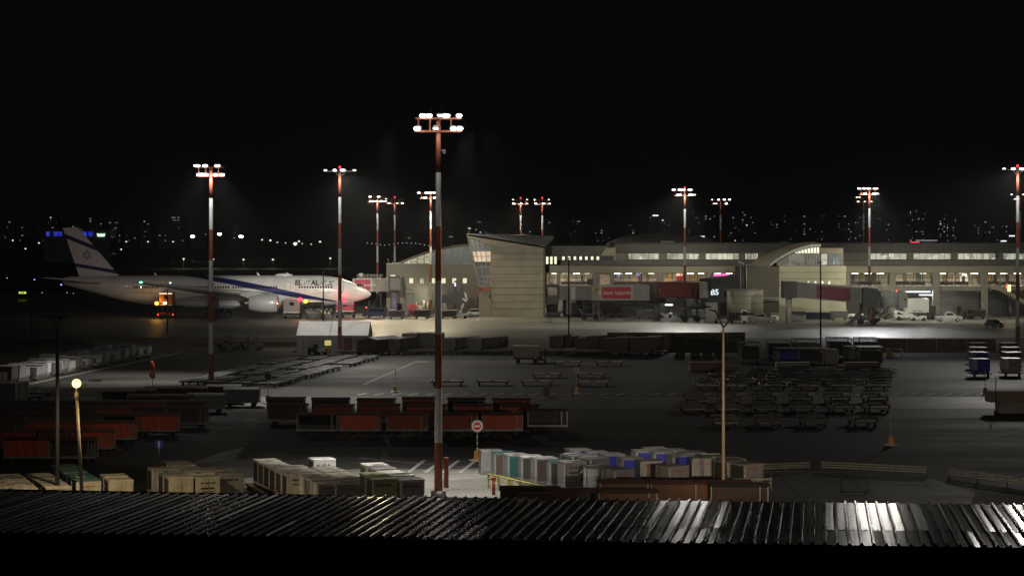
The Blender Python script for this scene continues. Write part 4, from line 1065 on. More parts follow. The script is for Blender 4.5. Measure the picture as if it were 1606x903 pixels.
        e = MB(); rings = [[(ex + a, ey + rr * math.cos(2 * math.pi * i / 28), ez + rr * math.sin(2 * math.pi * i / 28)) for i in range(28)] for a, rr in ((0, 1.62), (.06, 1.55), (-.1, 1.48), (-1.0, 1.45))]
        e.loft(rings, caps=False); P('intake_lip', e, mat('polished_lip', (.6, .6, .6), .2, 1), na)
        e = MB(); e.tube((ex - 1, ey, ez), (ex - 1.1, ey, ez), 1.46, 1.46, 24); e.tube((ex - 1, ey, ez), (ex - .3, ey, ez), .4, .05, 12); P('fan', e, mat('fan_dark', (.03, .03, .035), .4, .6), na)
        e = MB(); e.tube((ex - 5.5, ey, ez), (ex - 7.6, ey, ez), .95, .25, 18); P('exhaust_cone', e, mat('exhaust_metal', (.2, .18, .16), .4, .9), na)
        e = MB(); e.prism([(ex - 1.6, ez + 1.7), (ex - 6, ez + 1.0), (ex - 8.5, ez + 2.0), (ex - 5, ez + 2.3)], ey - .25, ey + .25); P('pylon', e, greyp, t)
        # main gear
        gx_ = xx(342)
        e = MB(); e.tube((gx_, sgn * 5.3, .7), (gx_, sgn * 5.0, 4.2), .25, .25, 8); e.tube((gx_ - 1.5, sgn * 5.3, .7), (gx_ + 1.5, sgn * 5.3, .7), .16, .16, 8); e.box(gx_, sgn * 5.6, 3.2, 2.0, .08, 1.6)
        g = P('main_gear', e, dark_steel, t)
        for k in (-1.45, 0, 1.45):
            for s2 in (-.6, .6):
                e = MB(); e.tube((gx_ + k, sgn * 5.3 + s2 - .22, .66), (gx_ + k, sgn * 5.3 + s2 + .22, .66), .66, .66, 18); P('wheel', e, mat('tyre_rubber', (.02, .02, .02), .8), g)
    e = MB(); e.tube((xx(536), 0, .5), (xx(536), 0, 3.2), .16, .16, 8); g = P('nose_gear', e, steel, t)
    for s2 in (-.35, .35):
        e = MB(); e.tube((xx(536), s2 - .15, .5), (xx(536), s2 + .15, .5), .52, .52, 16); P('wheel', e, MATS['tyre_rubber'], g)
    e = MB(); e.ell((xx(350) + 0, 0, 2.75), (9.5, 2.9, 1.05), 20, 8); P('belly_fairing', e, greyp, t)
    e = MB(); e.ell((xx(445), 0, 8.6), (1.9, .7, .45), 16, 6); P('satellite_hump', e, whitep, t)
    for px in (455, 408, 247): e = MB(); e.prism([(xx(px), 8.55), (xx(px) - .5, 8.55), (xx(px) - .75, 9.15), (xx(px) - .45, 9.15)], -.04, .04); P('blade_aerial', e, whitep, t)
    for px, py in ((270.5, 443.5), (225, 450)): e = MB(); e.ell((xx(px), side(xx(px), zz(py)) - .05, zz(py)), (.12, .08, .1), 8, 5); P('side_light', e, emis('nav_white', (1, .95, .9), 5), t)
    return t
pln = plane()
# ================================================================== air cargo containers in front
tyre = mat('tyre_rubber', (.02, .02, .02), .8)
alu = mat('container_aluminium', (.6, .58, .53), .5, .2, .4, 1.3)
alu_y = mat('container_tan', (.52, .47, .36), .6, .1, .4, 1.3)
alu_w = mat('container_white', (.66, .66, .64), .5, .05, .12, 2.0)
alu_g = mat('container_grey', (.3, .3, .3), .5, .2, .25, 2.0)
alu_p = mat('container_mauve_grey', (.3, .27, .27), .5, .2, .2, 2.0)
edge_w = mat('edge_post_white', (.6, .6, .58), .5, .1, .15, 3)
seam = mat('container_seam', (.16, .15, .13), .6)
c_teal = mat('curtain_teal', (.02, .095, .09), .6, 0, .2, 3); c_blue = mat('curtain_blue', (.03, .04, .42), .55, 0, .15, 3)
c_brown = mat('curtain_brown', (.08, .06, .045), .7, 0, .2, 3); c_green = mat('curtain_olive', (.07, .09, .03), .7, 0, .2, 3)
c_purple = mat('curtain_purple', (.06, .035, .1), .7, 0, .2, 3); c_dark = mat('panel_dark', (.05, .048, .042), .7, 0, .2, 3)
c_grey = mat('panel_grey', (.22, .22, .21), .6, 0, .2, 3)
ink_d = mat('marking_dark', (.05, .04, .04), .6); ink_r = mat('marking_red', (.34, .06, .04), .6); ink_b = mat('marking_blue_black', (.03, .035, .08), .6)
CW, CD, CH = 1.46, 1.58, 1.6
mk = random.Random(21)
def marks(mb, x0, x1, z, h, y, seed):
    """illegible stencilled wording: strokes of uneven width"""
    r = random.Random(seed); x = x0
    while x < x1:
        w = r.uniform(.025, .07); mb.b2(x, min(x1, x + w), y - .006, y, z - h * r.uniform(.35, .5), z + h * r.uniform(.3, .5)); x += w + r.uniform(.012, .035) + (.06 if r.random() < .12 else 0)
def uld(loc, rz, body, side, front, label, name='cargo_container', text=None, cut='r', roofm=None, group=None, fronts=True, lid=None, h=CH, arch=False, fc=None):
    t = T(name, label, 'cargo container', loc, rz, group)
    w, d = CW / 2, CD; c = .13
    if cut == 'r': prof = [(-w, 0.1), (w - c, .1), (w, .55), (w, h), (-w, h)]
    elif cut == 'l': prof = [(-w + c, .1), (w, .1), (w, h), (-w, h), (-w, .55)]
    else: prof = [(-w, .1), (w, .1), (w, h), (-w, h)]
    mb = MB(); mb.prism(prof, 0, d); P('body', mb, body, t)
    mb = MB(); mb.b2(-w - .02, w + .02, -.02, d + .02, h + .003, h + .05); P('roof_panel', mb, roofm or body, t)
    mb = MB(); mb.b2(-w + .03, w - .03, d * .47, d * .53, h + .053, h + .062); mb.b2(-w * .2, w * .55, .25, .29, h + .053, h + .062); P('roof_seam', mb, seam, t)
    x = -w - .012
    if side is not None:
        mb = MB(); mb.b2(x, x + .009, .24, d - .1, .3, h - .09); P('side_curtain', mb, side, t)
        mb = MB()
        if arch:
            pts = [(.0, .2), (.3, .2), (.3, h - .3), (.25, h - .12), (.15, h - .04), (.05, h - .12), (0, h - .3)]
            mb.prism([(a, b) for a, b in pts], x - .03, x + .008, 'yz')
        else: mb.prism([(.0, .55), (.09, .12), (.2, .12), (.2, h - .04), (0, h - .04)], x - .012, x + .006, 'yz')
        e = P('edge_post', mb, edge_w, t)
        mb = MB()
        for k in range(4): mb.b2(x - .036 if arch else x - .018, x - .02, .06, .14, .4 + k * .32, .5 + k * .32)
        P('rivet_plate', mb, seam, e)
    mb = MB()
    for a, b_ in (((-w + .05), 0), ((w - .05), 0)): mb.b2(a - .03, a + .03, -.02, 0.003, .6, h - .02)
    mb.b2(-w, w, -.022, .003, h - .06, h); mb.b2(-w + .02, w - .02, -.018, .003, .56, .6); P('front_frame', mb, body, t)
    if fc: mb = MB(); mb.b2(-w + .06, w - .06, -.03, -.022, .2, h - .05); P('front_curtain', mb, fc, t)
    if front: mb = MB(); mb.b2(-w + .09, w - .09, -.012, .002, .62, h - .08); P('front_panel', mb, front, t)
    if text:
        mb = MB(); z = h - .28
        if text == 'stencil': 
            marks(mb, -.42, .42, z, .13, -.02, mk.random()); P('stencil_marking', mb, ink_d, t); mb = MB(); marks(mb, -.42, .2, z - .26, .09, -.02, mk.random()); P('stencil_marking', mb, ink_r, t)
            mb = MB(); mb.prism([(.28, z - .27), (.33, z - .33), (.5, z - .18), (.48, z - .16), (.34, z - .27), (.3, z - .24)], -.024, -.016); P('tick_emblem', mb, ink_d, t)
        elif text == 'wide': marks(mb, -.55, .35, z - .04, .16, -.02, mk.random()); P('stencil_marking', mb, ink_b, t)
        elif text == 'bars':
            marks(mb, -.45, .45, z, .14, -.02, mk.random()); mb.b2(-.45, .4, -.024, -.016, z - .38, z - .27); marks(mb, -.38, .42, z - .52, .1, -.02, mk.random()); mb.b2(.3, .46, -.022, -.016, z - .85, z - .65); P('stencil_marking', mb, ink_d, t)
        elif text == 'red': marks(mb, -.4, .4, z, .09, -.02, mk.random()); P('stencil_marking', mb, ink_r, t)
    if front:
        mb = MB(); mb.b2(-.015, .015, -.03, -.021, .3, h - .1); mb.b2(-w + .1, w - .1, -.034, -.03, .4, .44); P('door_bar', mb, seam, t)
    r9 = mk.random()
    if r9 < .6: mb = MB(); a9 = mk.uniform(-w + .1, 0); mb.b2(a9, a9 + mk.uniform(.3, .7), d * .1, d * mk.uniform(.3, .44), h + .052, h + .058); P('roof_patch', mb, c_dark if r9 < .15 else (alu_w if r9 < .3 else alu_g), t)
    if r9 > .5: mb = MB(); mb.b2(-w - .03, w + .03, d * .7, d * .74, h + .05, h + .07); mb.b2(-w - .034, -w - .028, d * .7, d * .74, .3, h + .06); P('strap', mb, c_dark, t)
    if lid:
        # roof flap propped open
        mb = MB(); M = Matrix.Translation((0, d * .8, h + .08)) @ Matrix.Rotation(R(-lid), 4, 'X')
        mb.box(0, .45, 0, CW * .9, 1.0, .04, 0, M); 
        for k in (-.3, 0, .3): mb.box(k, .45, .03, .03, .98, .03, 0, M)
        P('open_flap', mb, edge_w, t)
    mb = MB(); mb.b2(-w - .04, w + .04, -.06, d - .03, .02, .1); P('base_frame', mb, seam, t)
    return t
def row(name, front_top_left, n, rz, bodies, sides, label, group, front=None, text='stencil', h=CH, pitch=CD + .1, skip=(), lids={}, arch=False, yaw=None, cuts='r', roofs=None):
    """row of containers running away from the viewer; front_top_left is the photo position of the nearest roof corner"""
    px, py = front_top_left; d = F * (H - h) / (py - HY); x = X(px, d)
    c, s = math.cos(rz), math.sin(rz)
    ox, oy = x + c * CW / 2, d + s * CW / 2
    out = []
    for i in range(n):
        if i in skip: continue
        lx, ly = ox - s * pitch * i, oy + c * pitch * i
        where = 'nearest' if i == 0 else ('farthest' if i == n - 1 else ORD[i])
        yr = rz + R(mk.uniform(-1.6, 1.6)) if yaw is None else yaw + R(mk.uniform(-5, 5)); hj = h * mk.uniform(.97, 1.03); fcur = sides[i % len(sides)] if (yaw is not None and i) else None
        out.append(uld((lx, ly), yr, bodies[i % len(bodies)], c_grey if yaw is not None else sides[i % len(sides)], front if i == 0 else None,
            '%s, %s in row' % (label, where), text=text if i == 0 else None, group=group, lid=lids.get(i), arch=arch, fc=fcur, cut=cuts, h=hj, roofm=roofs[i % len(roofs)] if roofs else None))
    return out
g2 = 'cargo containers in rows left of the tallest mast'
A19 = R(19)
row('r1', (451, 746), 6, A19, [alu, alu, alu_y], [c_purple, c_brown, c_dark, c_purple, c_green, c_dark], 'dull container of the row with purple left sides and tick mark', g2)
row('r2', (498, 758), 6, A19, [alu], [alu_w, c_grey], 'aluminium container of the second row with pale left side', g2, front=alu_p)
row('r3', (528, 750), 4, A19, [alu, alu_y], [c_dark, c_green], 'brownish container of the middle row ahead of the white lettered one', g2)
uld((X(547, 124), 123.8), A19, alu_p, c_dark, None, 'low mauve container at the front of the middle row, beside the olive lidded one', text='red', group=g2, cut='l', h=1.55)
uld((X(510, 137.4), 137.2), A19, alu_w, c_dark, alu_w, 'bright white container with dark italic marking, at the back of the middle row', text='wide', group=g2)
row('r4', (586, 751.5), 2, A19, [mat('container_olive', (.3, .31, .19), .5, .2, .2, 2)], [c_dark], 'olive green container left of the long grey row', g2, text='wide')
row('r5', (629, 753), 5, A19, [alu], [c_brown, c_dark, c_green, c_grey, c_green], 'grey container of the long row by the tallest mast', g2, front=alu_p, text='wide', pitch=2.0, roofs=[alu_g, alu, alu])
g1 = 'cargo containers in rows left of the photo near the street lamp'
A17 = R(21)
row('ra', (266, 750.5), 4, A17, [alu_y, alu_g, alu], [c_brown, c_dark, alu_w, c_dark], 'tan container of the row just below the blue arrow sign', g1, front=alu_y, text=None, pitch=1.75)
row('rb', (308, 749.5), 6, A17, [alu_y, alu, alu_g], [c_green, c_dark], 'tan container of the row ending in a barred stencil', g1, front=alu_y, text='bars')
row('rc', (346, 745), 3, A17, [alu_g, alu], [c_dark], 'grey container of the short row ending the left group', g1, front=alu_p, text='wide')
row('rd', (171, 753.5), 2, A17, [alu_y], [c_brown], 'tan container of the pair right of the leaning street lamp', g1, front=alu_y, text=None)
row('re', (120, 755), 6, A17, [alu], [c_teal, c_dark, c_teal], 'green roofed container of the row by the leaning lamp', g1, front=alu_y, text='red', roofs=[mat('roof_green', (.05, .15, .12), .6, 0, .4, 2), c_teal])
row('rf', (72, 766), 5, A17, [alu_y, alu_g], [c_dark], 'tan topped container of the low row left of the leaning lamp', g1, text=None, h=1.45)
row('rg', (20, 768), 5, A17, [alu_y, alu_g], [c_brown], 'brown topped container of the row at the lower left corner', g1, text=None, h=1.4)
row('rh', (-22, 766), 4, A17, [alu_y], [c_brown], 'tan container cut by the left edge of the photo', g1, text=None, h=1.4)
g3 = 'cargo containers between the no entry sign and the guard rails'
A35 = R(34)
row('g3a', (889, 728), 7, A35, [alu_p, alu_g], [c_brown, c_dark, c_brown, c_dark, c_teal, c_brown, c_grey], 'teal or brown curtained container behind the yellow rail', g3, front=alu_p, text='bars', pitch=1.62, roofs=[alu_g, c_teal, alu_g, alu], yaw=R(13))
row('g3b', (966, 738), 2, A35, [alu_g], [alu_g, alu_w], 'grey container of the low pair with white left labels', g3, front=alu_p, text='red', pitch=1.9, lids={1: 35})
row('g3c', (1008, 724), 5, A35, [alu_g, alu_p], [c_blue], 'blue curtained container of the left blue row', g3, front=alu_p, text='red', pitch=1.95, yaw=R(13))
row('g3d', (1052, 734), 1, A35, [alu_p], [c_grey], 'small mauve container between the two blue rows', g3, front=alu_p, text='red')
row('g3e', (1090, 720.5), 4, A35, [alu_g], [c_grey, c_blue, c_blue, c_blue], 'container with white arched posts in the middle blue row', g3, front=alu_p, text='red', arch=True, pitch=2.0, yaw=R(13))
row('g3f', (1139, 721), 5, A35, [alu_p, alu_g], [c_blue], 'blue container of the rearmost row behind the tan pole', g3, front=alu_p, text='red', arch=True, pitch=2.0, lids={1: 35}, yaw=R(13))
row('g3g', (1170, 729), 2, A35, [alu_p], [c_dark], 'mauve slant cornered container beside the guard rails', g3, front=alu_p, text='red')
row('g3h', (928, 722), 1, A35, [alu_g], [c_dark], 'grey container with lower propped flap before the blue row', g3, lids={0: 40}, text=None)
row('g3i', (900, 716), 1, A35, [alu_g], [c_dark], 'grey container with higher propped flap behind the teal row', g3, lids={0: 40}, text=None)

# ================================================================== baggage carts
cart_red = mat('cart_curtain_red', (.34, .05, .015), .65, 0, .25, 1.3); cart_dkr = mat('cart_curtain_dark_red', (.2, .035, .015), .7, 0, .3, 1.3)
cart_or = mat('cart_tarp_orange', (.1, .04, .011), .7, 0, .3, 1.3); cart_frame = mat('cart_frame', (.16, .16, .15), .5, .4); cart_pale = mat('cart_frame_pale', (.17, .17, .16), .5, .3)
cart_roof = mat('cart_roof', (.12, .05, .035), .8, 0, .3, 1.5); cart_roof_d = mat('cart_roof_dark', (.045, .04, .04), .8, 0, .3, 1.5)
def cart(curtain, roofm, h=1.75, w=3.35, dp=1.65, half=False, sag=True):
    t = T('baggage_cart', 'x', 'baggage cart', (0, 0, 0))
    mb = MB(); mb.b2(-w / 2, w / 2, 0, dp, .42, .54); P('deck', mb, cart_frame, t)
    mb = MB(); mb.b2(-w / 2 - .01, w / 2 + .01, -.03, -.002, .38, .47); P('skirt_rail', mb, cart_pale, t)
    each('post', [(x - .035, x + .035, y - .035, y + .035, .54, h - .05) for x in (-w / 2 + .04, w / 2 - .04, w / 2 - .5) for y in (.04, dp - .04)], cart_pale, t)
    mb = MB(); pr = [(-.06, h - .08), (dp + .06, h - .08), (dp * .8, h + .06), (dp * .5, h + .1), (dp * .2, h + .06)]
    mb.prism(pr, -w / 2 - .05, w / 2 + .05, 'yz'); P('roof', mb, roofm, t)
    if curtain:
        rr = random.Random(5); n = 16; xa, xb = -w / 2 + .09, (w / 2 - .55)
        mb = MB(); mb.smooth = True; k = len(mb.v)
        for j, z in enumerate((.5, .8, 1.15, h - .1)):
            for i in range(n + 1):
                x = xa + (xb - xa) * i / n; mb.v.append((x, .0 + .035 * math.sin(i * 1.7 + j * .5) * (1 - j * .2), z + (.03 * math.sin(i * .9) if j == 0 else 0)))
        for j in range(3):
            for i in range(n): mb.face((k + j * (n + 1) + i, k + j * (n + 1) + i + 1, k + (j + 1) * (n + 1) + i + 1, k + (j + 1) * (n + 1) + i))
        P('side_curtain', mb, curtain, t)
        mb = MB(); mb.b2(xb + .08, w / 2 - .1, .02, .05, .52, h - .1); P('end_curtain', mb, curtain, t)
        mb = MB(); mb.b2(-w / 2 + .01, -w / 2 + .03, .1, dp - .1, .52, h - .1); mb.b2(-w / 2 + .1, w / 2 - .1, dp - .05, dp - .03, .52, h - .1); P('rear_curtain', mb, curtain, t)
    else:
        mb = MB(); mb.b2(-w / 2 + .1, w / 2 - .1, dp - .05, dp - .03, .52, h - .1); P('rear_panel', mb, mat('cart_dark_panel', (.04, .035, .035), .7), t)
    for x in (-w / 2 + .55, w / 2 - .55):
        for y in (.2, dp - .2):
            mb = MB(); mb.tube((x, y - .09, .21), (x, y + .09, .21), .21, .21, 12); P('wheel', mb, tyre, t)
    mb = MB(); mb.tube((w / 2, dp / 2, .4), (w / 2 + .62, dp / 2, .22), .035, .035, 6); P('tow_bar', mb, cart_frame, t)
    return t
KC = {'red': Placer(cart(cart_red, cart_roof)), 'dred': Placer(cart(cart_dkr, cart_roof)), 'open': Placer(cart(None, cart_roof)),
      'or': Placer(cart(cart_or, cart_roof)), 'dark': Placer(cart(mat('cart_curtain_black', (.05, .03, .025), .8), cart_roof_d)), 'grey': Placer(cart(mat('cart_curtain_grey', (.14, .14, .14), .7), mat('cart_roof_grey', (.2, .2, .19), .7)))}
KN = {'red': 'bright red curtained baggage cart', 'dred': 'dull dark red baggage cart', 'open': 'open sided baggage cart', 'or': 'orange brown tarped baggage cart',
      'dark': 'blackish covered baggage cart', 'grey': 'grey covered baggage cart'}
def put_cart(k, px, base, rz, where, group):
    x, y = W(px, base); KC[k]((x, y), rz, KN[k] + ', ' + where, group)
gm = 'baggage carts in the middle rows behind the no entry sign'
for i, (px, k) in enumerate([(497, 'open'), (564, 'red'), (638, 'dred'), (717, 'dred'), (788, 'red'), (859, 'open')]):
    put_cart(k, px, 683 if i < 5 else 676, R([1, 0, -1, 0, 1, 0][i]), ORD[i] + ' from left in the front middle row', gm)
for i in range(6):
    put_cart('dred' if i not in (0,) else 'dark', 450 + i * 73, 667 + (i % 2), R(rnd.uniform(-2, 2)), ORD[i] + ' from left in the second middle row', gm)
for i in range(6):
    put_cart('dark' if i in (0, 1, 4) else 'dred', 447 + i * 71, 655 + (i % 3), R(rnd.uniform(-2, 2)), ORD[i] + ' from left, rear middle row by the service road', gm)
gl = 'baggage carts packed in the dark left corner'
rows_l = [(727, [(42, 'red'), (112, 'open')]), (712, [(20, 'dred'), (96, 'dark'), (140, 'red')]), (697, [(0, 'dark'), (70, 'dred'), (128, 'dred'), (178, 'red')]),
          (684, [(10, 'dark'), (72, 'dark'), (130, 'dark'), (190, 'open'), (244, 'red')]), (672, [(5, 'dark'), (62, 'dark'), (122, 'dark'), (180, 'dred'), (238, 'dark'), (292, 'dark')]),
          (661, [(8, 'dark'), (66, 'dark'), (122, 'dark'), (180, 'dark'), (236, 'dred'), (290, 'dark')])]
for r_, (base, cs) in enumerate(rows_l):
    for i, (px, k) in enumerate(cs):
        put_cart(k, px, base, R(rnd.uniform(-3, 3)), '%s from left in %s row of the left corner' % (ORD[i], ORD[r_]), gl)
# low black covered carts with pale edges behind them (px 160-400)
gk = 'black covered carts beside the windsock'
for i, (px, base, k) in enumerate([(215, 640, 'dark'), (255, 636, 'dark'), (298, 636, 'dark'), (350, 633, 'dark'), (182, 642, 'open'), (228, 650, 'dark'), (270, 650, 'dark'), (322, 648, 'grey'), (378, 638, 'grey')]):
    put_cart(k, px, base, R(rnd.uniform(-3, 3)), '%s in the %s below the windsock' % (ORD[i], ['back line', 'front line'][i > 3]), gk)
# foreground orange-brown carts behind the rib roof
gf = 'orange brown carts between the ribbed roof and the containers'
for i, (px, top, k, rz) in enumerate([(830, 767, 'dark', -3), (905, 770, 'open', 2), (985, 756, 'or', 3), (985, 771, 'or', -2), (1065, 757, 'or', 0), (1135, 757, 'or', 4), (860, 777, 'or', 4), (1160, 761, 'dark', -4)]):
    d = F * (H - 1.75) / (top - HY); KC[k]((X(px, d), d), R(rz), KN[k] + ', %s of the carts just behind the ribbed roof' % ORD[i], gf)

# ================================================================== pallet dollies
dol_m = mat('dolly_steel', (.07, .07, .068), .5, .5, .3, 2); roller = mat('dolly_roller', (.3, .3, .29), .5, .2, .5, .8)
def dolly(w=2.35, l=2.9, hoops=False, deck=False):
    t = T('pallet_dolly', 'x', 'dolly', (0, 0, 0))
    mb = MB(); 
    for x in (-w / 2, 0, w / 2): mb.box(x, 0, .44, .1, l, .12)
    for y in (-l / 2, 0, l / 2): mb.box(0, y, .44, w + .1, .1, .119)
    P('frame', mb, dol_m, t)
    mb = MB()
    n = 3
    for i in range(n):
        for s in (-1, 1): mb.box(s * w / 4, -l / 2 + (i + .5) * l / n, .515, w / 2 - (.5 if w > 3 else .2), l / n * (.8 if w > 3 else .34), .04)
    P('roller_deck', mb, roller, t)
    for x in (-w / 2 + .3, w / 2 - .3):
        for y in (-l / 2 + .4, l / 2 - .4):
            mb = MB(); mb.tube((x - .07, y, .2), (x + .07, y, .2), .2, .2, 10); P('wheel', mb, tyre, t)
    mb = MB(); mb.tube((0, -l / 2, .4), (0, -l / 2 - .9, .25), .04, .04, 6); P('tow_bar', mb, dol_m, t)
    if hoops:
        mb = MB()
        for y in (-l / 2, l / 2):
            mb.tube((-w / 2, y, .5), (-w / 2, y, .82), .045, .045, 6); mb.tube((w / 2, y, .5), (w / 2, y, .82), .045, .045, 6); mb.tube((-w / 2, y, .82), (w / 2, y, .82), .045, .045, 6)
        mb.tube((-w / 2, -l / 2, 0.82), (w * .1, l / 2, .6), .04, .04, 6)
        P('guard_hoop', mb, mat('hoop_chrome', (.3, .3, .29), .3, .9), t)
    return t
dA = Placer(dolly()); dB = Placer(dolly(2.3, 2.6, True)); dC = Placer(dolly(3.6, 1.9)); 
# flat dolly park under the plane (rows run away to the right)
f0, f1 = Vector(W(432, 609)), Vector(W(602, 562)); du = (f1 - f0); Ld = du.length; du.normalize(); dn = Vector((-du.y, du.x)).normalized()
ang = math.atan2(du.y, du.x) - math.pi / 2
COLN = ['right hand', 'second from right', 'third from right', 'left hand']
for c in range(4):
    n = [15, 15, 14, 13][c]
    for i in range(n):
        if (c, i) in ((1, 6), (2, 3), (0, 9), (3, 8), (2, 11)): continue
        p = f0 + du * (i * 3.75 + c * .9 + 1.5) + dn * (c * 3.05 + 1.3)
        dA((p.x + rnd.uniform(-.3, .3), p.y + rnd.uniform(-.4, .4)), ang + R(rnd.uniform(-7, 7)), 'flat roller dolly, %s back in the %s file below the airliner' % (ORD[i], COLN[c]), 'flat pallet dollies parked in files below the airliner')
# hooped dollies in front of the dark trailers, right of centre
for c, px in enumerate((1106, 1158, 1216, 1268, 1320, 1376)):
    for i in range(6):
        b = 611 - i * 5.6 + i * i * .25; x, y = W(px + i * 5 + (px - 1240) * -.006 * i * 4, b)
        dB((x + rnd.uniform(-.25, .25), y), R(rnd.uniform(-10, 10)), 'hooped steel dolly, %s back in the %s file right of the tan pole' % (ORD[i], ORD[c]), 'hooped dollies in files right of the tan lamp pole')
for c, px in enumerate((1132, 1188, 1244, 1296, 1350)):
    for i in range(4):
        b = 602 - i * 5.2; x, y = W(px + i * 6 + rnd.uniform(-3, 3), b)
        dB((x, y), R(rnd.uniform(-25, 25)), 'skewed hooped dolly, %s back in the %s gap between the dolly files' % (ORD[i], ORD[c]), 'hooped dollies in files right of the tan lamp pole')
# loose dollies in the middle
gmid = 'single flat dollies on the dark middle ground'
for i, (px, b, lb) in enumerate([(702, 604, 'just right of the tallest mast'), (773, 604, 'second one right of the tallest mast'), (842, 604, 'left of the small no entry sign'), (858, 592, 'behind the small no entry sign, left'),
                 (926, 592, 'behind the small no entry sign, right'), (930, 605, 'right of the small no entry sign'), (890, 573, 'in the line beyond the small sign, left one'), (956, 573, 'in the line beyond the small sign, right one')]):
    x, y = W(px, b); dC((x, y), R(rnd.uniform(-4, 4)), 'lone flat dolly with bright deck strips, ' + lb, gmid)
# dark trailers with raised end hoops
def trailer():
    t = T('flat_trailer', 'x', 'trailer', (0, 0, 0)); m = mat('trailer_black', (.03, .03, .03), .6, .2)
    mb = MB(); mb.b2(-1.05, 1.05, -1.9, 1.9, .45, .55); P('deck', mb, m, t)
    for y in (-1.85, 1.85):
        mb = MB(); mb.prism([(-1.05, .55), (-.85, .55), (-.78, .74), (.78, .74), (.85, .55), (1.05, .55), (.98, .9), (-.98, .9)], y - .05, y + .05); P('end_hoop', mb, m, t)
    mb = MB(); mb.b2(-1.0, 1.0, -1.95, -1.905, .4, .45); P('pale_edge', mb, cart_frame, t)
    for x in (-.85, .85):
        for y in (-1.2, 1.2): mb = MB(); mb.tube((x - .1, y, .22), (x + .1, y, .22), .22, .22, 12); P('wheel', mb, tyre, t)
    mb = MB(); mb.tube((0, -1.9, .45), (.2, -2.8, .25), .04, .04, 6); P('tow_bar', mb, m, t)
    return t
tr = Placer(trailer())
for r_, (b, xs) in enumerate([(633, (1090, 1142, 1198, 1255, 1312, 1371)), (646, (1085, 1140, 1200, 1258, 1318, 1374)), (668, (1136, 1204, 1274, 1352))]):
    for i, px in enumerate(xs):
        x, y = W(px, b); tr((x, y), R(rnd.uniform(-2, 2)), 'black hooped trailer, %s from left in the %s trailer line' % (ORD[i], ['far', 'middle', 'near'][r_]), 'black trailers in the dark right of the tan lamp pole')
# dolly line along the verge
vx = [548 + i * 24.5 for i in range(21)]
dV = Placer(dolly(1.9, 3.2))
for i, px in enumerate(vx):
    x, y = W(px, 556.5); dV((x, y + 1.6), R(-12), 'container dolly, %s from the tent in the line along the verge' % ORD[i], 'container dollies in line between tent and dark wall')
# boxes standing on some of them and behind
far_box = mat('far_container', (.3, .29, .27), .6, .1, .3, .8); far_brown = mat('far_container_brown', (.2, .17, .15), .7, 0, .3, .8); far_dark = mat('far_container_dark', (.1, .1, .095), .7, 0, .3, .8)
def fbox(name, label, px, base, w, dp, h, rz, m, roofm, z=0.0, group='container loads on the verge line', cut=False):
    x, y = W(px, base); t = T(name, label, 'cargo container', (x, y, z), rz, group)
    w2 = w / 2; prof = [(-w2 + .2, 0), (w2 - .2, 0), (w2, .45), (w2, h), (-w2, h), (-w2, .45)] if cut else [(-w2, 0), (w2, 0), (w2, h), (-w2, h)]
    mb = MB(); mb.prism(prof, 0, dp); P('body', mb, m, t)
    mb = MB(); mb.b2(-w2 - .03, w2 + .03, -.03, dp + .03, h + .003, h + .06); P('roof_panel', mb, roofm, t)
    n = max(2, int(dp / 1.6))
    each('side_post', [(s * w2 - .03, s * w2 + .03, dp * k / n - .04, dp * k / n + .04, .45, h - .03) for k in range(n + 1) for s in (-1, 1)], edge_w if roofm is not far_dark else c_grey, t)
    mb = MB(); mb.b2(-w2 * .8, w2 * .8, -.02, .002, .5, h - .12); P('door_panel', mb, m, t)
    mb = MB(); marks(mb, -w2 * .5, w2 * .5, h - .45, .2, -.025, mk.random()); P('stencil_marking', mb, seam, t)
    return t
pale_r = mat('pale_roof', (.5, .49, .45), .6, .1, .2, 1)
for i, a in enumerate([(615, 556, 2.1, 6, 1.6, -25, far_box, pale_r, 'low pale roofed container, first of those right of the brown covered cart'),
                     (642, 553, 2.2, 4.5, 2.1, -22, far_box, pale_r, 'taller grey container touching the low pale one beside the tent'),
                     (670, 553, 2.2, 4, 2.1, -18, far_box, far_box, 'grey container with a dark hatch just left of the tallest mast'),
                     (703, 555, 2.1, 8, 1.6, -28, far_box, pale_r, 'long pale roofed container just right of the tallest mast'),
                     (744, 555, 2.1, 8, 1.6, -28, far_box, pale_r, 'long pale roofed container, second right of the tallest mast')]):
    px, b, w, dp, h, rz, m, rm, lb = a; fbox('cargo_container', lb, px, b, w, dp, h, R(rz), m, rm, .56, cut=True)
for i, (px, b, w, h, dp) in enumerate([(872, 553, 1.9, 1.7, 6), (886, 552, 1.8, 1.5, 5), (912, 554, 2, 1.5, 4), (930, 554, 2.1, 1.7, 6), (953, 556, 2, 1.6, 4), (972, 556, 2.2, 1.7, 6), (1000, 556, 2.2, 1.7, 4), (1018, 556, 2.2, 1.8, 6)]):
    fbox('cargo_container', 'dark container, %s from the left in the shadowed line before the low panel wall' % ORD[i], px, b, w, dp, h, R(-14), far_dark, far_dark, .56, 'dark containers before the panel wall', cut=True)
# tall black crates before the panel wall
for i, (px, b) in enumerate([(1066, 556), (1090, 557), (1108, 557), (1127, 557)]):
    x, y = W(px, b); t = T('tall_crate', 'tall black crate stack, %s from the left before the panel wall' % ORD[i], 'crate', (x, y), R(-10), 'tall black crates')
    mb = MB(); mb.b2(-.65, .65, 0, 1.2, .1, 2.6 - i * .15); P('crate_body', mb, mat('crate_black', (.03, .03, .03), .8), t, bevel=.04)
    mb = MB(); mb.b2(-.7, .7, -.05, 1.25, 0, .1); mb.b2(-.68, .68, -.03, 1.23, 1.2, 1.26); P('pallet_base', mb, dol_m, t)
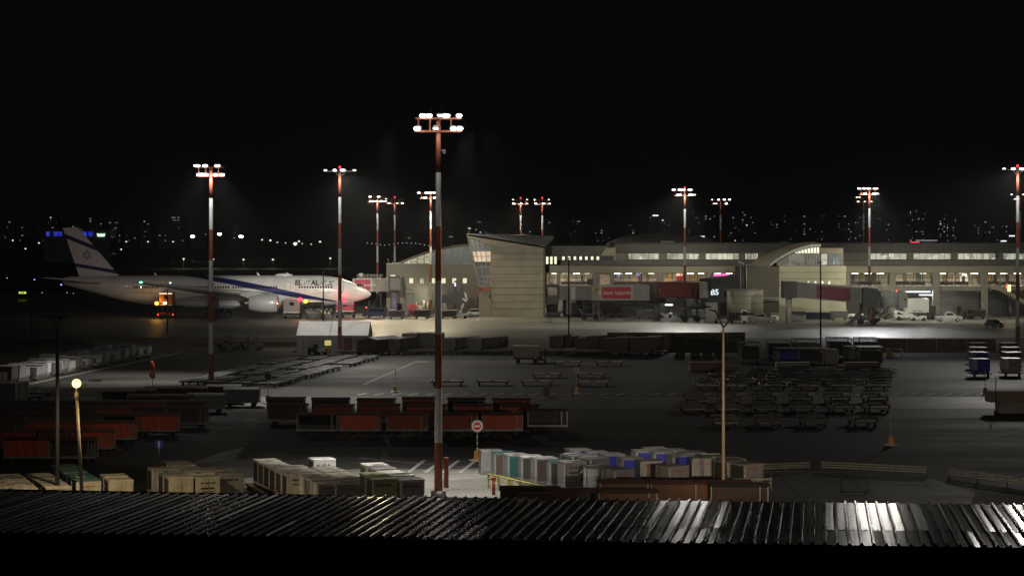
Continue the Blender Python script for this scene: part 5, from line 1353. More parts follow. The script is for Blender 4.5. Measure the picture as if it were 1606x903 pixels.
# ================================================================== low walls and blast fences
def panel_wall(name, label, px0, px1, base, h, n, m, post):
    x0, y = W(px0, base); x1, _ = W(px1, base); t = T(name, label, 'wall', (x0, y, 0)); L_ = x1 - x0
    for i in range(n):
        mb = MB(); mb.b2(L_ * i / n + .04, L_ * (i + 1) / n - .04, 0, .25, 0, h); P('panel', mb, m, t)
    each('post', [(L_ * i / n - .08, L_ * i / n + .08, -.08, .0, 0, h + .05) for i in range(n + 1)], post, t); return t
panel_wall('panel_wall', 'low concrete panel wall behind the dark containers, middle of the photo', 953, 1168, 547, 2.4, 8, mat('panel_wall_olive', (.13, .115, .07), .8, 0, .25, .3), mat('panel_post', (.3, .28, .2), .8))
panel_wall('panel_wall', 'dark brown panel wall beyond the right hand parking area', 1375, 1562, 549, 1.65, 4, mat('panel_wall_brown', (.1, .075, .06), .85, 0, .25, .3), mat('panel_post', (.3, .28, .2), .8))
panel_wall('low_wall', 'long low brown kerb wall across the dark verge left of the white tent', 300, 465, 541, .5, 6, mat('low_wall_brown', (.1, .06, .045), .85), mat('low_wall_brown', (.1, .06, .045), .85))
# ================================================================== tent
tx, ty = W(465, 552); tt = T('marquee', 'white storage tent with ridge roof standing before the airliner', 'tent', (tx, ty, 0), R(-1))
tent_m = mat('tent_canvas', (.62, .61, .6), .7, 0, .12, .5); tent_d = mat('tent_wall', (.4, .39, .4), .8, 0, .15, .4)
mb = MB(); w_, d_ = 10.2, 7.0; eh, rh = 2.45, 4.2
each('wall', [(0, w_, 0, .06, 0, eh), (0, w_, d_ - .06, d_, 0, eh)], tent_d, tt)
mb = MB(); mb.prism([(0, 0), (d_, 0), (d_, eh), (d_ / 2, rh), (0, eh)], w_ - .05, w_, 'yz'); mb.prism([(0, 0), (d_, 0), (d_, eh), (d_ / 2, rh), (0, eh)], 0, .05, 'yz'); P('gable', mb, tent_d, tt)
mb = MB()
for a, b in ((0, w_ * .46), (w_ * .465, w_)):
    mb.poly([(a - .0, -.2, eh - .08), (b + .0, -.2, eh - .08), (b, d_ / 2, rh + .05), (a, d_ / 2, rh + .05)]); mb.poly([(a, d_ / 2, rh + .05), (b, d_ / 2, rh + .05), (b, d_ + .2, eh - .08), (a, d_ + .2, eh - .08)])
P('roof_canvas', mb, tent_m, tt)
each('tent_pole', [(x - .04, x + .04, -.05, -.01, 0, eh - .1) for x in (1.0, 2.9, 4.7, 6.6, 8.4)], cart_pale, tt)
mb = MB(); mb.b2(6.7, 7.9, -.06, -.01, .1, 2.1); P('door_flap', mb, mat('tent_door', (.16, .1, .1), .8), tt)
# ================================================================== vehicles
glass_d = mat('vehicle_glass', (.02, .022, .028), .08); rubber = tyre
def vehicle(name, label, cat, px, base, rz, L_, Wd, body_prof, cab_prof, col, wheels, wr=.36, lights=True, mirror=1, glassband=True, group=None, door=True):
    """side profiles in x (length) and z, car faces +x"""
    x, y = W(px, base); t = T(name, label, cat, (x, y, 0), rz, group)
    mb = MB(); mb.prism(body_prof, -Wd / 2, Wd / 2); P('body', mb, col, t, bevel=.05)
    if cab_prof:
        mb = MB(); c = sum(p[0] for p in cab_prof) / len(cab_prof)
        k = len(mb.v); mx = max(p[1] for p in cab_prof); mn = min(p[1] for p in cab_prof)
        def wy(z): return Wd / 2 - .05 - .14 * (z - mn) / (mx - mn + 1e-6)
        mb.v += [(p[0], -wy(p[1]), p[1]) for p in cab_prof] + [(p[0], wy(p[1]), p[1]) for p in cab_prof]; n = len(cab_prof)
        mb.face(tuple(range(k, k + n))[::-1]); mb.face(tuple(range(k + n, k + 2 * n)))
        for i in range(n): j = (i + 1) % n; mb.face((k + i, k + n + i, k + n + j, k + j))
        P('cabin', mb, col, t, bevel=.03)
        # glazing slightly proud of the cabin sides
        def sc(p, f=.82): 
            cz = (mx + mn) / 2; return (c + (p[0] - c) * f, cz + (p[1] - cz) * .66)
        for s in (-1, 1):
            mb = MB(); pts = [sc(p) for p in cab_prof]; mb.poly([(p[0], s * (wy(p[1]) + .012), p[1]) for p in pts]); P('side_window', mb, glass_d, t)
        xs = sorted(cab_prof, key=lambda p: (p[0]))
        fr = [p for p in cab_prof if p[0] >= c]; fr = sorted(fr, key=lambda p: p[1]); lo_, hi_ = fr[0], fr[-1]
        mb = MB(); e = .02; wl, wh_ = Wd / 2 - .16, Wd / 2 - .26
        f1 = .12; a = (lo_[0] + (hi_[0] - lo_[0]) * f1 + e, lo_[1] + (hi_[1] - lo_[1]) * f1); b = (lo_[0] + (hi_[0] - lo_[0]) * .9 + e, lo_[1] + (hi_[1] - lo_[1]) * .9)
        mb.poly([(a[0], -wl, a[1] + e), (a[0], wl, a[1] + e), (b[0], wh_, b[1] + e), (b[0], -wh_, b[1] + e)]); P('windscreen', mb, glass_d, t)
    for wx_ in wheels:
        for s in (-1, 1):
            mb = MB(); mb.tube((wx_, s * (Wd / 2 - .2), wr), (wx_, s * (Wd / 2 + .02), wr), wr, wr, 16); wo = P('wheel', mb, rubber, t)
            mb = MB(); mb.tube((wx_, s * (Wd / 2 + .021), wr), (wx_, s * (Wd / 2 + .03), wr), wr * .55, wr * .55, 12); P('rim', mb, steel, wo)
    if lights:
        fx = max(p[0] for p in body_prof); bx = min(p[0] for p in body_prof)
        for s in (-1, 1):
            mb = MB(); mb.box(fx + .005, s * (Wd / 2 - .25), wr * 2 + .02, .06, .32, .16); P('headlight', mb, mat('headlamp_glass', (.7, .7, .68), .15), t)
            mb = MB(); mb.box(bx - .005, s * (Wd / 2 - .2), wr * 2 + .1, .05, .2, .18); P('tail_light', mb, mat('tail_lamp', (.35, .02, .02), .3), t)
        mb = MB(); mb.box(fx + .02, 0, .42, .1, Wd * .9, .18); mb.box(bx - .02, 0, .42, .1, Wd * .9, .16); P('bumper', mb, dark_steel, t)
    return t
vw = mat('vehicle_white', (.62, .62, .6), .35, 0, .05, .5); vs = mat('vehicle_silver', (.42, .43, .42), .3, .4, .05, .5); vd = mat('vehicle_dark_blue', (.02, .022, .05), .3)
vg = mat('vehicle_grey_green', (.2, .21, .19), .35, .2, .05, .5)
PK = [(-2.6, .5), (2.6, .5), (2.65, .95), (1.5, 1.12), (-.7, 1.12), (-2.65, 1.12)]; PC = [(-.75, 1.1), (1.35, 1.1), (.6, 1.78), (-.5, 1.8)]
def pickup(label, px, base, rz, m):
    t = vehicle('pickup_truck', label, 'pickup truck', px, base, rz, 5.3, 1.85, PK, PC, m, (-1.6, 1.65), .38)
    mb = MB(); mb.b2(-2.55, -.85, -.8, .8, 1.123, 1.13); P('load_bed', mb, dark_clad, t); mb = MB(); mb.tube((-.8, -.8, 1.12), (-.8, -.8, 1.7), .04); mb.tube((-.8, .8, 1.12), (-.8, .8, 1.7), .04); mb.tube((-.8, -.8, 1.7), (-.8, .8, 1.7), .04); P('roll_bar', mb, steel, t); return t
p1_ = pickup('pale pickup truck parked below the concourse columns, facing right', 1488, 504, R(-8), vs)
mb = MB(); mb.ell((.1, 0, 1.88), (.1, .1, .12), 8, 5); P('roof_beacon', mb, mat('beacon_amber_off', (.5, .2, .03), .3), p1_)
pickup('silver grey pickup truck beside the round stair drum, facing left', 1195, 506, R(176), vg)
vehicle('parked_suv', 'silver car parked at the foot of the stone tower', 'car', 750, 496.5, R(-4), 4.7, 1.85, [(-2.3, .4), (2.35, .4), (2.35, .85), (1.4, 1.02), (-2.25, 1.05)], [(-2.1, 1.0), (1.2, 1.0), (.4, 1.6), (-1.6, 1.62)], vs, (-1.45, 1.5), .36)
van = vehicle('minibus', 'dark blue van with red roof beacon standing beyond the airliner nose', 'van', 589, 499, R(172), 5, 1.95, [(-2.4, .45), (2.4, .45), (2.45, 1.0), (1.9, 1.25), (-2.4, 1.25)], [(-2.38, 1.22), (1.9, 1.22), (1.2, 2.1), (-2.3, 2.15)], vd, (-1.5, 1.6), .36)
mb = MB(); mb.ell((1.9, 0, 2.2), (.16, .16, .14), 8, 5); P('roof_beacon', mb, emis('beacon_red_soft', (1, .06, .05), 4), van)
point('beacon_glow', van, (1.9, -.5, 2.6), 90, (1, .06, .05), .1)
mb = MB(); mb.b2(1.0, 1.7, -1.0, -.99, 1.4, 1.9); P('lit_rear_window', mb, emis('violet_glow', (.25, .16, .8), .7), van)
c2 = vehicle('patrol_car', 'white car seen over dark carts beside the dark blue van', 'car', 619, 497, R(10), 4.4, 1.8, [(-2.2, .4), (2.2, .4), (2.2, .85), (1.2, 1.0), (-2.15, 1.0)], [(-1.7, .98), (1.1, .98), (.4, 1.5), (-1.1, 1.52)], vw, (-1.4, 1.4), .34)
mb = MB(); mb.b2(-.3, .3, -.5, .5, 1.53, 1.62); P('light_bar', mb, emis('blue_bar', (.35, .3, 1), .5), c2)
vehicle('small_car', 'small dark car with lit windscreen low at the far right of the apron', 'car', 1559, 514, R(-60), 3.6, 1.6, [(-1.7, .35), (1.7, .35), (1.7, .8), (.9, .95), (-1.7, .95)], [(-1.3, .93), (1.0, .93), (.4, 1.45), (-1.2, 1.47)], mat('car_black', (.03, .035, .03), .25), (-1.05, 1.05), .3)
# tractors and loaders
def tug(label, px, base, rz, m, cab=True, name='tow_tractor', group=None):
    x, y = W(px, base); t = T(name, label, 'tow tractor', (x, y, 0), rz, group)
    mb = MB(); mb.prism([(-1.5, .35), (1.5, .35), (1.55, .95), (.3, 1.05), (.1, .8), (-.5, .8), (-.6, 1.0), (-1.5, 1.0)], -.75, .75); P('body', mb, m, t, bevel=.04)
    mb = MB(); mb.box(-.35, 0, .95, .5, .6, .12); mb.box(-.62, 0, 1.2, .1, .6, .5); P('seat', mb, mat('seat_black', (.03, .03, .03), .6), t)
    if cab:
        mb = MB()
        for xx_ in (-.75, .5):
            for yy_ in (-.68, .68): mb.tube((xx_, yy_, .9), (xx_, yy_, 1.95), .04, .04, 6)
        mb.b2(-.85, .6, -.75, .75, 1.95, 2.02); P('cab_frame', mb, m if m is not vw else dark_clad, t)
    mb = MB(); mb.tube((.15, 0, .9), (0, 0, 1.2), .03); mb.tube((-.02, 0, 1.2), (0, 0, 1.23), .2, .2, 12); P('steering_wheel', mb, MATS['seat_black'], t)
    for xx_ in (-1.0, 1.0):
        for s in (-1, 1): mb = MB(); mb.tube((xx_, s * .6, .33), (xx_, s * .82, .33), .33, .33, 14); P('wheel', mb, rubber, t)
    for s in (-.5, .5): mb = MB(); mb.box(1.55, s, .8, .05, .2, .12); P('headlight', mb, MATS['headlamp_glass'], t)
    return t
tg = tug('white fronted tow tractor with black cab parked before the white tent', 497, 556, R(-60), mat('tug_dark', (.04, .04, .045), .4))
mb = MB(); mb.box(1.57, 0, .7, .04, 1.2, .5); P('front_plate', mb, vw, tg)
gq = 'dark tow tractors and loaders on the verge'
tug('dark tow tractor standing alone on the verge, left one of two', 360, 549, R(30), dark_clad, True, group=gq); tug('dark tow tractor standing alone on the verge, right one of two', 396, 549, R(20), dark_clad, True, group=gq)
tug('dark tow tractor coupled at the right end of the box trailer in the middle', 846, 569, R(-90), dark_clad, True, group=gq)
x, y = W(514, 556); t = T('fuel_pump_box', 'yellow cabinet with bright top beside the tow tractor at the tent', 'cabinet', (x, y, 0))
mb = MB(); mb.b2(-.35, .35, 0, .6, 0, 1.3); P('cabinet_body', mb, mat('yellow_paint', (.55, .42, .03), .5), t, bevel=.03); mb = MB(); mb.b2(-.42, .42, -.08, .6, 1.3, 1.95); P('lit_panel', mb, emis('yellow_panel', (1, .85, .25), .55), t); mb = MB(); mb.b2(-.25, .25, -.02, 0, .4, 1.0); P('cabinet_door', mb, mat('yellow_door2', (.4, .3, .03), .5), t)
# box trailer in the middle
x, y = W(826, 570); t = T('box_trailer', 'grey rounded box trailer with pale top edge left of the dark containers', 'trailer', (x, y, 0))
mb = MB(); mb.b2(-1.75, 1.75, 0, 2, .7, 2.3); P('body', mb, mat('trailer_grey', (.16, .16, .155), .5, .1), t, bevel=.12); mb = MB(); mb.b2(-1.9, 2.0, .05, 1.95, .55, .68); P('chassis', mb, dark_clad, t)
mb = MB(); mb.b2(-1.7, 1.7, -.015, .02, 2.2, 2.26); P('edge_rail', mb, edge_w, t)
for xx_ in (-1.1, 1.1): mb = MB(); mb.tube((xx_, .1, .3), (xx_, .4, .3), .3, .3, 12); P('wheel', mb, rubber, t)
# brown covered baggage cart beside tent
x, y = W(575, 557); t = T('covered_trailer', 'brown sheeted trailer with white top edges right of the white tent', 'trailer', (x, y, 0), R(-30))
mb = MB(); mb.prism([(-1.6, .5), (1.6, .5), (1.6, 2.1), (.2, 2.4), (-1.6, 2.0)], 0, 6.5); P('tarpaulin', mb, mat('tarp_brown', (.13, .09, .085), .8, 0, .3, .7), t)
mb = MB(); mb.prism([(-1.66, 2.02), (.2, 2.42), (1.66, 2.12), (1.66, 2.2), (.2, 2.5), (-1.66, 2.1)], -.04, 6.4); P('roof_sheet', mb, tent_m, t)
mb = MB(); mb.b2(-1.7, 1.7, -.1, 6.6, .38, .5); P('chassis', mb, dark_clad, t)
for xx_ in (-1.3, 1.3):
    for yy_ in (.5, 5.8): mb = MB(); mb.tube((xx_ - .1, yy_, .3), (xx_ + .1, yy_, .3), .3, .3, 12); P('wheel', mb, rubber, t)

# loaders at the airliner
def high_loader(label, px, base, rz, boxcol, z0, z1, w=2.6, L_=4.5, beacon=None, bcol=None, bpow=150, bpos=(-1.2, -.6), name='high_loader', trucky=True, window=True):
    x, y = W(px, base); t = T(name, label, 'loader truck', (x, y, 0), rz)
    mb = MB(); mb.b2(-w / 2, w / 2, -L_ / 2, L_ / 2, .55, .85); P('chassis', mb, dark_clad, t)
    mb = MB(); mb.b2(-w / 2, w / 2, -L_ / 2, L_ / 2, z0, z1); P('box_body', mb, boxcol, t, bevel=.04)
    mb = MB(); 
    for s in (-1, 1): mb.tube((s * (w / 2 - .2), -L_ / 2 + .3, .8), (s * (w / 2 - .2), L_ / 2 - .3, z0), .09, .09, 6); mb.tube((s * (w / 2 - .2), L_ / 2 - .3, .8), (s * (w / 2 - .2), -L_ / 2 + .3, z0), .09, .09, 6)
    P('scissor_lift', mb, steel, t)
    mb = MB(); mb.b2(-w / 2 - .05, w / 2 + .05, -L_ / 2 - .04, -L_ / 2, z1 - .12, z1); mb.b2(-w / 2 - .05, w / 2 + .05, -L_ / 2 - .06, -L_ / 2, z0, z0 + .12); P('box_rail', mb, edge_w, t)
    if window: mb = MB(); mb.b2(-w * .12, w * .16, -L_ / 2 - .03, -L_ / 2 - .01, (z0 + z1) / 2, (z0 + z1) / 2 + .7); P('door_window', mb, glass_d, t)
    for yy_ in (-L_ / 2 + .6, L_ / 2 - .6):
        for s in (-1, 1): mb = MB(); mb.tube((s * (w / 2 - .3), yy_, .42), (s * w / 2, yy_, .42), .42, .42, 14); P('wheel', mb, rubber, t)
    if beacon:
        mb = MB(); mb.ell((bpos[0], -L_ / 2 - .3, bpos[1]), (.42, .35, .38), 12, 8); P('warning_beacon', mb, beacon, t)
        point('beacon_glow', t, (bpos[0], -L_ / 2 - .75, bpos[1] + .2), bpow, bcol, .12); point('beacon_glow', t, (bpos[0] * 1.2, L_ / 2 + .6, bpos[1] + .4), bpow * (1.6 if bcol[1] > .3 else .5), bcol, .12)
    return t
amber = emis('beacon_amber', (1, .5, .04), 3.5); redb = emis('beacon_red_bright', (1, .025, .04), 7)
hl = high_loader('catering truck with orange beacon raised against the rear fuselage of the airliner', 263, 499, 0, mat('loader_orange', (.33, .13, .06), .6), 2.7, 5.3, 2.6, 5, amber, (1, .5, .08), 260, (-1.75, 3.1), 'catering_truck')
mb = MB(); mb.b2(-1.3, 1.3, -2.62, -2.56, 5.0, 5.12); mb.b2(-.5, .3, -2.62, -2.56, 2.9, 3.4); P('work_light', mb, emis('warm_work', (1, .78, .5), 2.2), hl)
mb = MB(); mb.b2(-1.6, 1.6, -2.7, 1, 1.0, 1.15); mb.b2(-1.6, -1.45, -2.7, -2.6, .2, 1.2); mb.b2(1.45, 1.6, -2.7, -2.6, .2, 1.2); P('platform', mb, mat('loader_red', (.3, .05, .04), .5), hl)
for s in (-1.5, 1.5): mb = MB(); mb.b2(s - .1, s + .1, -2.75, -2.7, .75, .95); P('tail_light', mb, MATS['small_red'], hl)
high_loader('tall pale loader truck with a red beacon before the airliner wing root', 459, 499, 0, mat('loader_pale', (.17, .14, .14), .5), 1.2, 4.1, 3.3, 4.6, redb, (1, .06, .05), 90, (1.75, 3.9), 'cabin_service_truck')
hl = high_loader('red lit loader truck with the brightest red beacon under the airliner nose', 542, 498, 0, mat('loader_red_glow', (.36, .02, .035), .5), 1.3, 3.4, 3.6, 4.4, redb, (1, .05, .05), 80, (-.25, 3.9), 'cargo_truck')  # the beacon's red light on the truck is put into its red paint
mb = MB(); mb.b2(-1.8, 1.9, -2.3, -2.22, 2.7, 3.3); P('pale_band', mb, mat('pale_band', (.34, .16, .2), .5), hl)
hl = high_loader('belt loader platform with yellow beacon under the airliner belly', 494, 499, 0, mat('loader_yellowish', (.25, .2, .08), .5), 3.4, 3.6, 3.2, 5, amber, (1, .7, .1), 170, (-1.6, 3.5), 'belt_loader', window=False)
gb_ = 'pallet loads and hand carts under the airliner belly'
for i, px in enumerate((484, 492, 500, 509, 517)):
    x, y = W(px, 499); t = T('net_pallet', 'bundled net pallet, %s from the left under the airliner belly' % ORD[i], 'pallet', (x, y - 1.5, 0), 0, gb_)
    mb = MB(); r = random.Random(i)
    for k in range(26): mb.box(r.uniform(-.5, .5), r.uniform(-.4, .4), r.uniform(.4, 1.9), r.uniform(.15, .4), r.uniform(.2, .4), r.uniform(.1, .35), r.uniform(0, 3))
    P('load', mb, mat('mixed_load', (.3, .29, .3), .4, .3, .8, 6), t); mb = MB(); mb.b2(-.6, .6, -.5, .5, .2, .35); P('pallet_base', mb, dol_m, t)
# people under the airliner
skin = mat('skin', (.32, .19, .13), .6); hivis = mat('hi_vis_yellow', (.55, .5, .05), .6); trous = mat('dark_trousers', (.03, .03, .045), .8); hair = mat('dark_hair', (.02, .015, .012), .7)
def person(label, x, y, rz, top, swing=.15, arm=.3, cat='person'):
    t = T('person', label, cat, (x, y, 0), rz, 'ground crew')
    me = bpy.data.meshes.new('body')
    vs_ = [(0, 0, .93), (0, 0, 1.15), (0, 0, 1.42), (0, .0, 1.54), (0, -.02, 1.68),            # pelvis, waist, chest, neck, head
          (.1, 0, .88), (.11, -swing, .48), (.11, -swing * 1.3, .07), (.11, -swing * 1.3 - .16, .04),
          (-.1, 0, .88), (-.11, swing, .48), (-.11, swing * 1.6, .07), (-.11, swing * 1.6 - .16, .04),
          (.2, 0, 1.4), (.25, -.02, 1.14), (.25, -arm, .98), (.25, -arm - .12, .97),
          (-.2, 0, 1.4), (-.25, .02, 1.14), (-.25, -arm * .5, .93), (-.25, -arm * .5 - .1, .87)]
    ed = [(0, 1), (1, 2), (2, 3), (3, 4), (0, 5), (5, 6), (6, 7), (7, 8), (0, 9), (9, 10), (10, 11), (11, 12), (2, 13), (13, 14), (14, 15), (15, 16), (2, 17), (17, 18), (18, 19), (19, 20)]
    rad = [.14, .14, .16, .065, .105, .1, .07, .05, .045, .1, .07, .05, .045, .075, .05, .04, .045, .075, .05, .04, .045]
    me.from_pydata(vs_, ed, []); me.update()
    o = bpy.data.objects.new('body', me); COL.objects.link(o)
    o.modifiers.new('skin', 'SKIN'); 
    sv = me.skin_vertices[0].data if me.skin_vertices else None
    if sv is None:
        import bmesh
        bm = bmesh.new(); bm.from_mesh(me); bm.verts.layers.skin.verify(); bm.to_mesh(me); bm.free(); sv = me.skin_vertices[0].data
    for i, r in enumerate(rad): sv[i].radius = (r, r * (.75 if i in (1, 2) else 1)); sv[i].use_root = (i == 0)
    s = o.modifiers.new('sub', 'SUBSURF'); s.levels = 1; s.render_levels = 1
    dg = bpy.context.evaluated_depsgraph_get(); dg.update()
    m2 = bpy.data.meshes.new_from_object(o.evaluated_get(dg), depsgraph=dg); bpy.data.objects.remove(o)
    m2.name = 'body'; m2.materials.clear()
    for m in (skin, top, trous): m2.materials.append(m)
    for p in m2.polygons:
        z = p.center.z; r = abs(p.center.x); p.use_smooth = True
        p.material_index = 2 if z < .95 and r < .2 and p.center.y > -.35 * 1.2 - 1 and not (r > .19) else (1 if z < 1.5 and (z > 1.0 or r < .19) else 0)
    P('body', m2, None, t)
    mb = MB(); mb.ell((0, .01, 1.76), (.105, .115, .08), 12, 6); P('hair', mb, hair, t)
    return t
x, y = W(511, 499); person('ground crew member in yellow vest standing under the airliner near the thin pole', x, y - 3.2, R(30), hivis)
x, y = W(523, 499); person('crew member in dark clothes between the yellow vested one and the red lit loader', x, y - 3, R(-40), trous, .2)
x, y = W(695, 499); person('worker in a yellow vest between the dark carts before the gate block', x, y - 1, R(20), hivis)
x, y = W(1442, 499); person('worker beside the lit white truck box under the concourse', x, y - 1, R(-60), hivis)

# carts and gear before the gate block
ga = 'carts before the gate block'
KC['dark'](W(622, 500.5), 0, 'black covered baggage cart in front of the white car by the dark blue van', ga)
for i, (px, k, lb) in enumerate([(662, 'dark', 'black covered baggage cart left of the tallest mast on the apron'), (703, 'dark', 'black covered baggage cart right of the tallest mast on the apron')]):
    KC[k](W(px, 500), 0, lb, ga)
for px, lb in ((678, 'small pale tow tractor joined to the left black cart'), (722, 'small pale tow tractor joined to the right black cart')): tug(lb, px, 499.5, 0, vw, True, group='pale tow tractors before the gate block')
x, y = W(647, 496); t = T('hydrant_stand', 'red hydrant pipework standing before the gate block', 'pipework', (x, y, 0)); redp = mat('hydrant_red', (.6, .03, .05), .45)
mb = MB()
for a in (-.7, 0, .7): mb.tube((a, 0, 0), (a, 0, 2.6), .12, .12, 8)
mb.tube((-.8, 0, 1.2), (.8, 0, 1.2), .14, .14, 8); mb.tube((-.8, 0, 2.2), (.8, 0, 2.2), .12, .12, 8); P('pipe', mb, redp, t)
for a in (-.7, .7): mb = MB(); mb.tube((a, -.15, 1.9), (a, -.25, 1.9), .35, .35, 12); P('valve_wheel', mb, redp, t)
# dark covered stair vehicle
x, y = W(712, 497); t = T('covered_stairs', 'dark hooded passenger stairs raised before the gate block', 'stairs', (x, y, 0))
q = lambda px, py: (X(px, y) - x, Z(py, y))
mb = MB(); mb.prism([q(692, 475), q(692, 462), q(703, 461), q(709, 457.5), q(730, 457), q(733, 463), q(733, 471), q(725, 475.5)], -1.1, 1.1); P('hood', mb, mat('stairs_black', (.03, .03, .028), .35), t)
mb = MB(); mb.prism([q(728, 458), q(731, 458), q(734, 470), q(731, 470)], -1.2, -1.12); mb.prism([q(724, 468), q(727, 467), q(733, 472), q(731, 473)], -1.22, -1.14); P('reflective_edge', mb, mat('hoop_chrome', (.5, .5, .48), .3, .9), t)
mb = MB(); mb.prism([q(695, 476), q(698, 476), q(704, 495), q(700, 495)], -.9, .9); mb.prism([q(725, 476), q(728, 476), q(722, 495), q(718, 495)], -.9, .9); P('lift_leg', mb, steel, t)
mb = MB(); mb.b2(-2.8, 1.6, -1, 1, .4, .8); P('chassis', mb, vw, t)
for a in (-2, 1): mb = MB(); mb.tube((a, -1.1, .4), (a, -.8, .4), .4, .4, 12); P('wheel', mb, rubber, t)
# blue sign pole with lit face
x, y = W(715, 496); t = T('totem_sign', 'slim dark blue sign post with a small lit panel before the gate block', 'sign', (x, y - 3, 0)); yy = y - 3
mb = MB(); mb.b2(-.25, .25, -.2, .2, 0, Z(440, yy)); P('post', mb, mat('totem_blue', (.06, .06, .11), .5), t); mb = MB(); mb.b2(-.22, .1, -.24, -.2, Z(449, yy), Z(443, yy)); P('lit_panel', mb, emis('totem_lit', (.75, .75, 1), 1.4), t)
# scaffold ladder beside tower
x, y = W(752, 494); t = T('step_ladder', 'pale metal step ladder by the stone tower behind the silver car', 'ladder', (x, y, 0))
mb = MB()
for a in (-.6, .6): mb.tube((a, 0, 0), (a * .8, 0, 3.9), .06); mb.tube((a * 1.2, 1, 0), (a * .8, .1, 3.9), .06)
for k in range(10): mb.tube((-.6, 0, .4 + k * .37), (.6, 0, .4 + k * .37), .05)
P('ladder_frame', mb, cart_pale, t)
# things below the bridges
def clutter(name, label, cat, px, base, w, h, m, n, seed, dy=0, grp=None):
    x, y = W(px, base); t = T(name, label, cat, (x, y + dy, 0), 0, grp); r = random.Random(seed); mb = MB()
    for k in range(n):
        a = r.uniform(-w / 2, w / 2); z = r.uniform(.3, h)
        mb.tube((a, r.uniform(-.8, .8), z), (a + r.uniform(-1, 1), r.uniform(-.8, .8), max(.2, z + r.uniform(-.7, .7))), r.uniform(.04, .14), None, 6)
    P('machinery', mb, m, t)
    mb = MB(); mb.b2(-w / 2, w / 2, -.9, .9, .35, .7); P('chassis', mb, dark_clad, t)
    for a in (-w * .35, w * .35): mb = MB(); mb.tube((a, -1.0, .4), (a, -.75, .4), .4, .4, 12); P('wheel', mb, rubber, t)
    return t
shiny = mat('machinery_metal', (.4, .4, .4), .25, .8, .6, 3)
clutter('air_start_unit', 'spiky metal ground unit under the bridge with the bright red advert', 'ground unit', 929, 497, 4.6, 2.9, shiny, 40, 1)
clutter('ground_power_unit', 'tangled white machinery under the round white bridge cab', 'ground unit', 1400, 501, 4.5, 2.8, shiny, 36, 2)
clutter('ground_power_unit', 'dark machinery with lamps under the dark red bridge', 'ground unit', 1082, 499, 5, 2.6, shiny, 30, 3)
clutter('lift_tractor', 'dark machinery at the foot of the sloping bridge', 'ground unit', 1362, 505, 4.4, 2.4, mat('machinery_dark', (.1, .1, .1), .3, .7, .5, 3), 30, 4)
def skip(label, px, base, w, h, m, rim=True, rz=0, name='storage_bin', z=0, d=2):
    x, y = W(px, base); t = T(name, label, 'container', (x, y, z), rz)
    mb = MB(); mb.prism([(-w / 2 + .15, .12), (w / 2 - .15, .12), (w / 2, h), (-w / 2, h)], 0, d); P('bin_body', mb, m, t, bevel=.02)
    mb = MB(); mb.b2(-w / 2 - .05, w / 2 + .05, -.06, 0, h - .12, h); mb.b2(-w / 2 - .05, w / 2 + .05, -.05, -.003, .1, .2); P('rim', mb, cart_pale if rim else dark_clad, t)
    mb = MB()
    for a in (-w / 3, 0, w / 3): mb.b2(a - .05, a + .05, -.04, -.002, .2, h - .12)
    P('rib', mb, m, t); return t
skip('dark skip under the bridge with the bright red advert', 994, 497, 5.2, 2.0, mat('skip_dark', (.08, .08, .075), .6))
skip('grey box unit beside the dark lift shaft', 1248, 504, 3.6, 1.9, mat('unit_grey', (.16, .16, .155), .6), False)
skip('long dark navy skip under the sloping bridge', 1285, 501, 5.2, 1.4, mat('skip_navy', (.02, .022, .045), .5), False)
skip('grey cabinet at the foot of the left bridge cab', 904, 495, 2.4, 2.6, mat('unit_pale', (.3, .3, .29), .6), False)
for i, (px, b, lb, m) in enumerate([(1043, 498, 'small white ground unit between the two red advert bridges', vw), (1342, 500, 'small pale ground unit left of the dark wheeled bridge foot', vw), (1440, 503, 'low white tractor before the cold lit truck box', vw), (1466, 501, 'dark low tractor just left of the pale pickup', dark_clad), (1515, 500, 'dark low tractor beside the concrete column by the pale pickup', dark_clad), (965, 498, 'dark low tractor left of the dark skip', dark_clad), (868, 497, 'dark low tractor at the right foot of the stone tower', dark_clad)]):
    tug(lb, px, b, R(rnd.choice([0, 180, 20])), m, i % 2 == 0)
for i, (px, b, k, lb) in enumerate([(1012, 500, 'grey', 'grey covered baggage cart in front of the dark skip'), (1098, 500, 'grey', 'grey covered baggage cart at the foot of the B5 sign pillar'), (1316, 502, 'grey', 'grey covered baggage cart right of the long navy skip'), (1534, 500, 'dark', 'black covered baggage cart between the two right concrete columns')]):
    KC[k](W(px, b), R(rnd.uniform(-8, 8)), lb, 'carts under the concourse')
# white pillar with cut shape
for px, b_, w, h, lb in ((879, 495, .9, 4.4, 'white column under the left bridge cab'), (1236, 497, .9, 3.6, 'white post by the right lift shaft')):
    x, y = W(px, b_); t = T('white_post', lb, 'post', (x, y, 0)); mb = MB(); mb.b2(-w / 2, w / 2, 0, .5, 0, h); P('post', mb, mat('white_pillar', (.5, .49, .45), .6), t); mb = MB(); mb.b2(-w / 2 - .1, w / 2 + .1, -.1, .6, h, h + .15); mb.b2(-w / 2 - .1, w / 2 + .1, -.1, .6, 0, .2); P('cap', mb, steel, t)
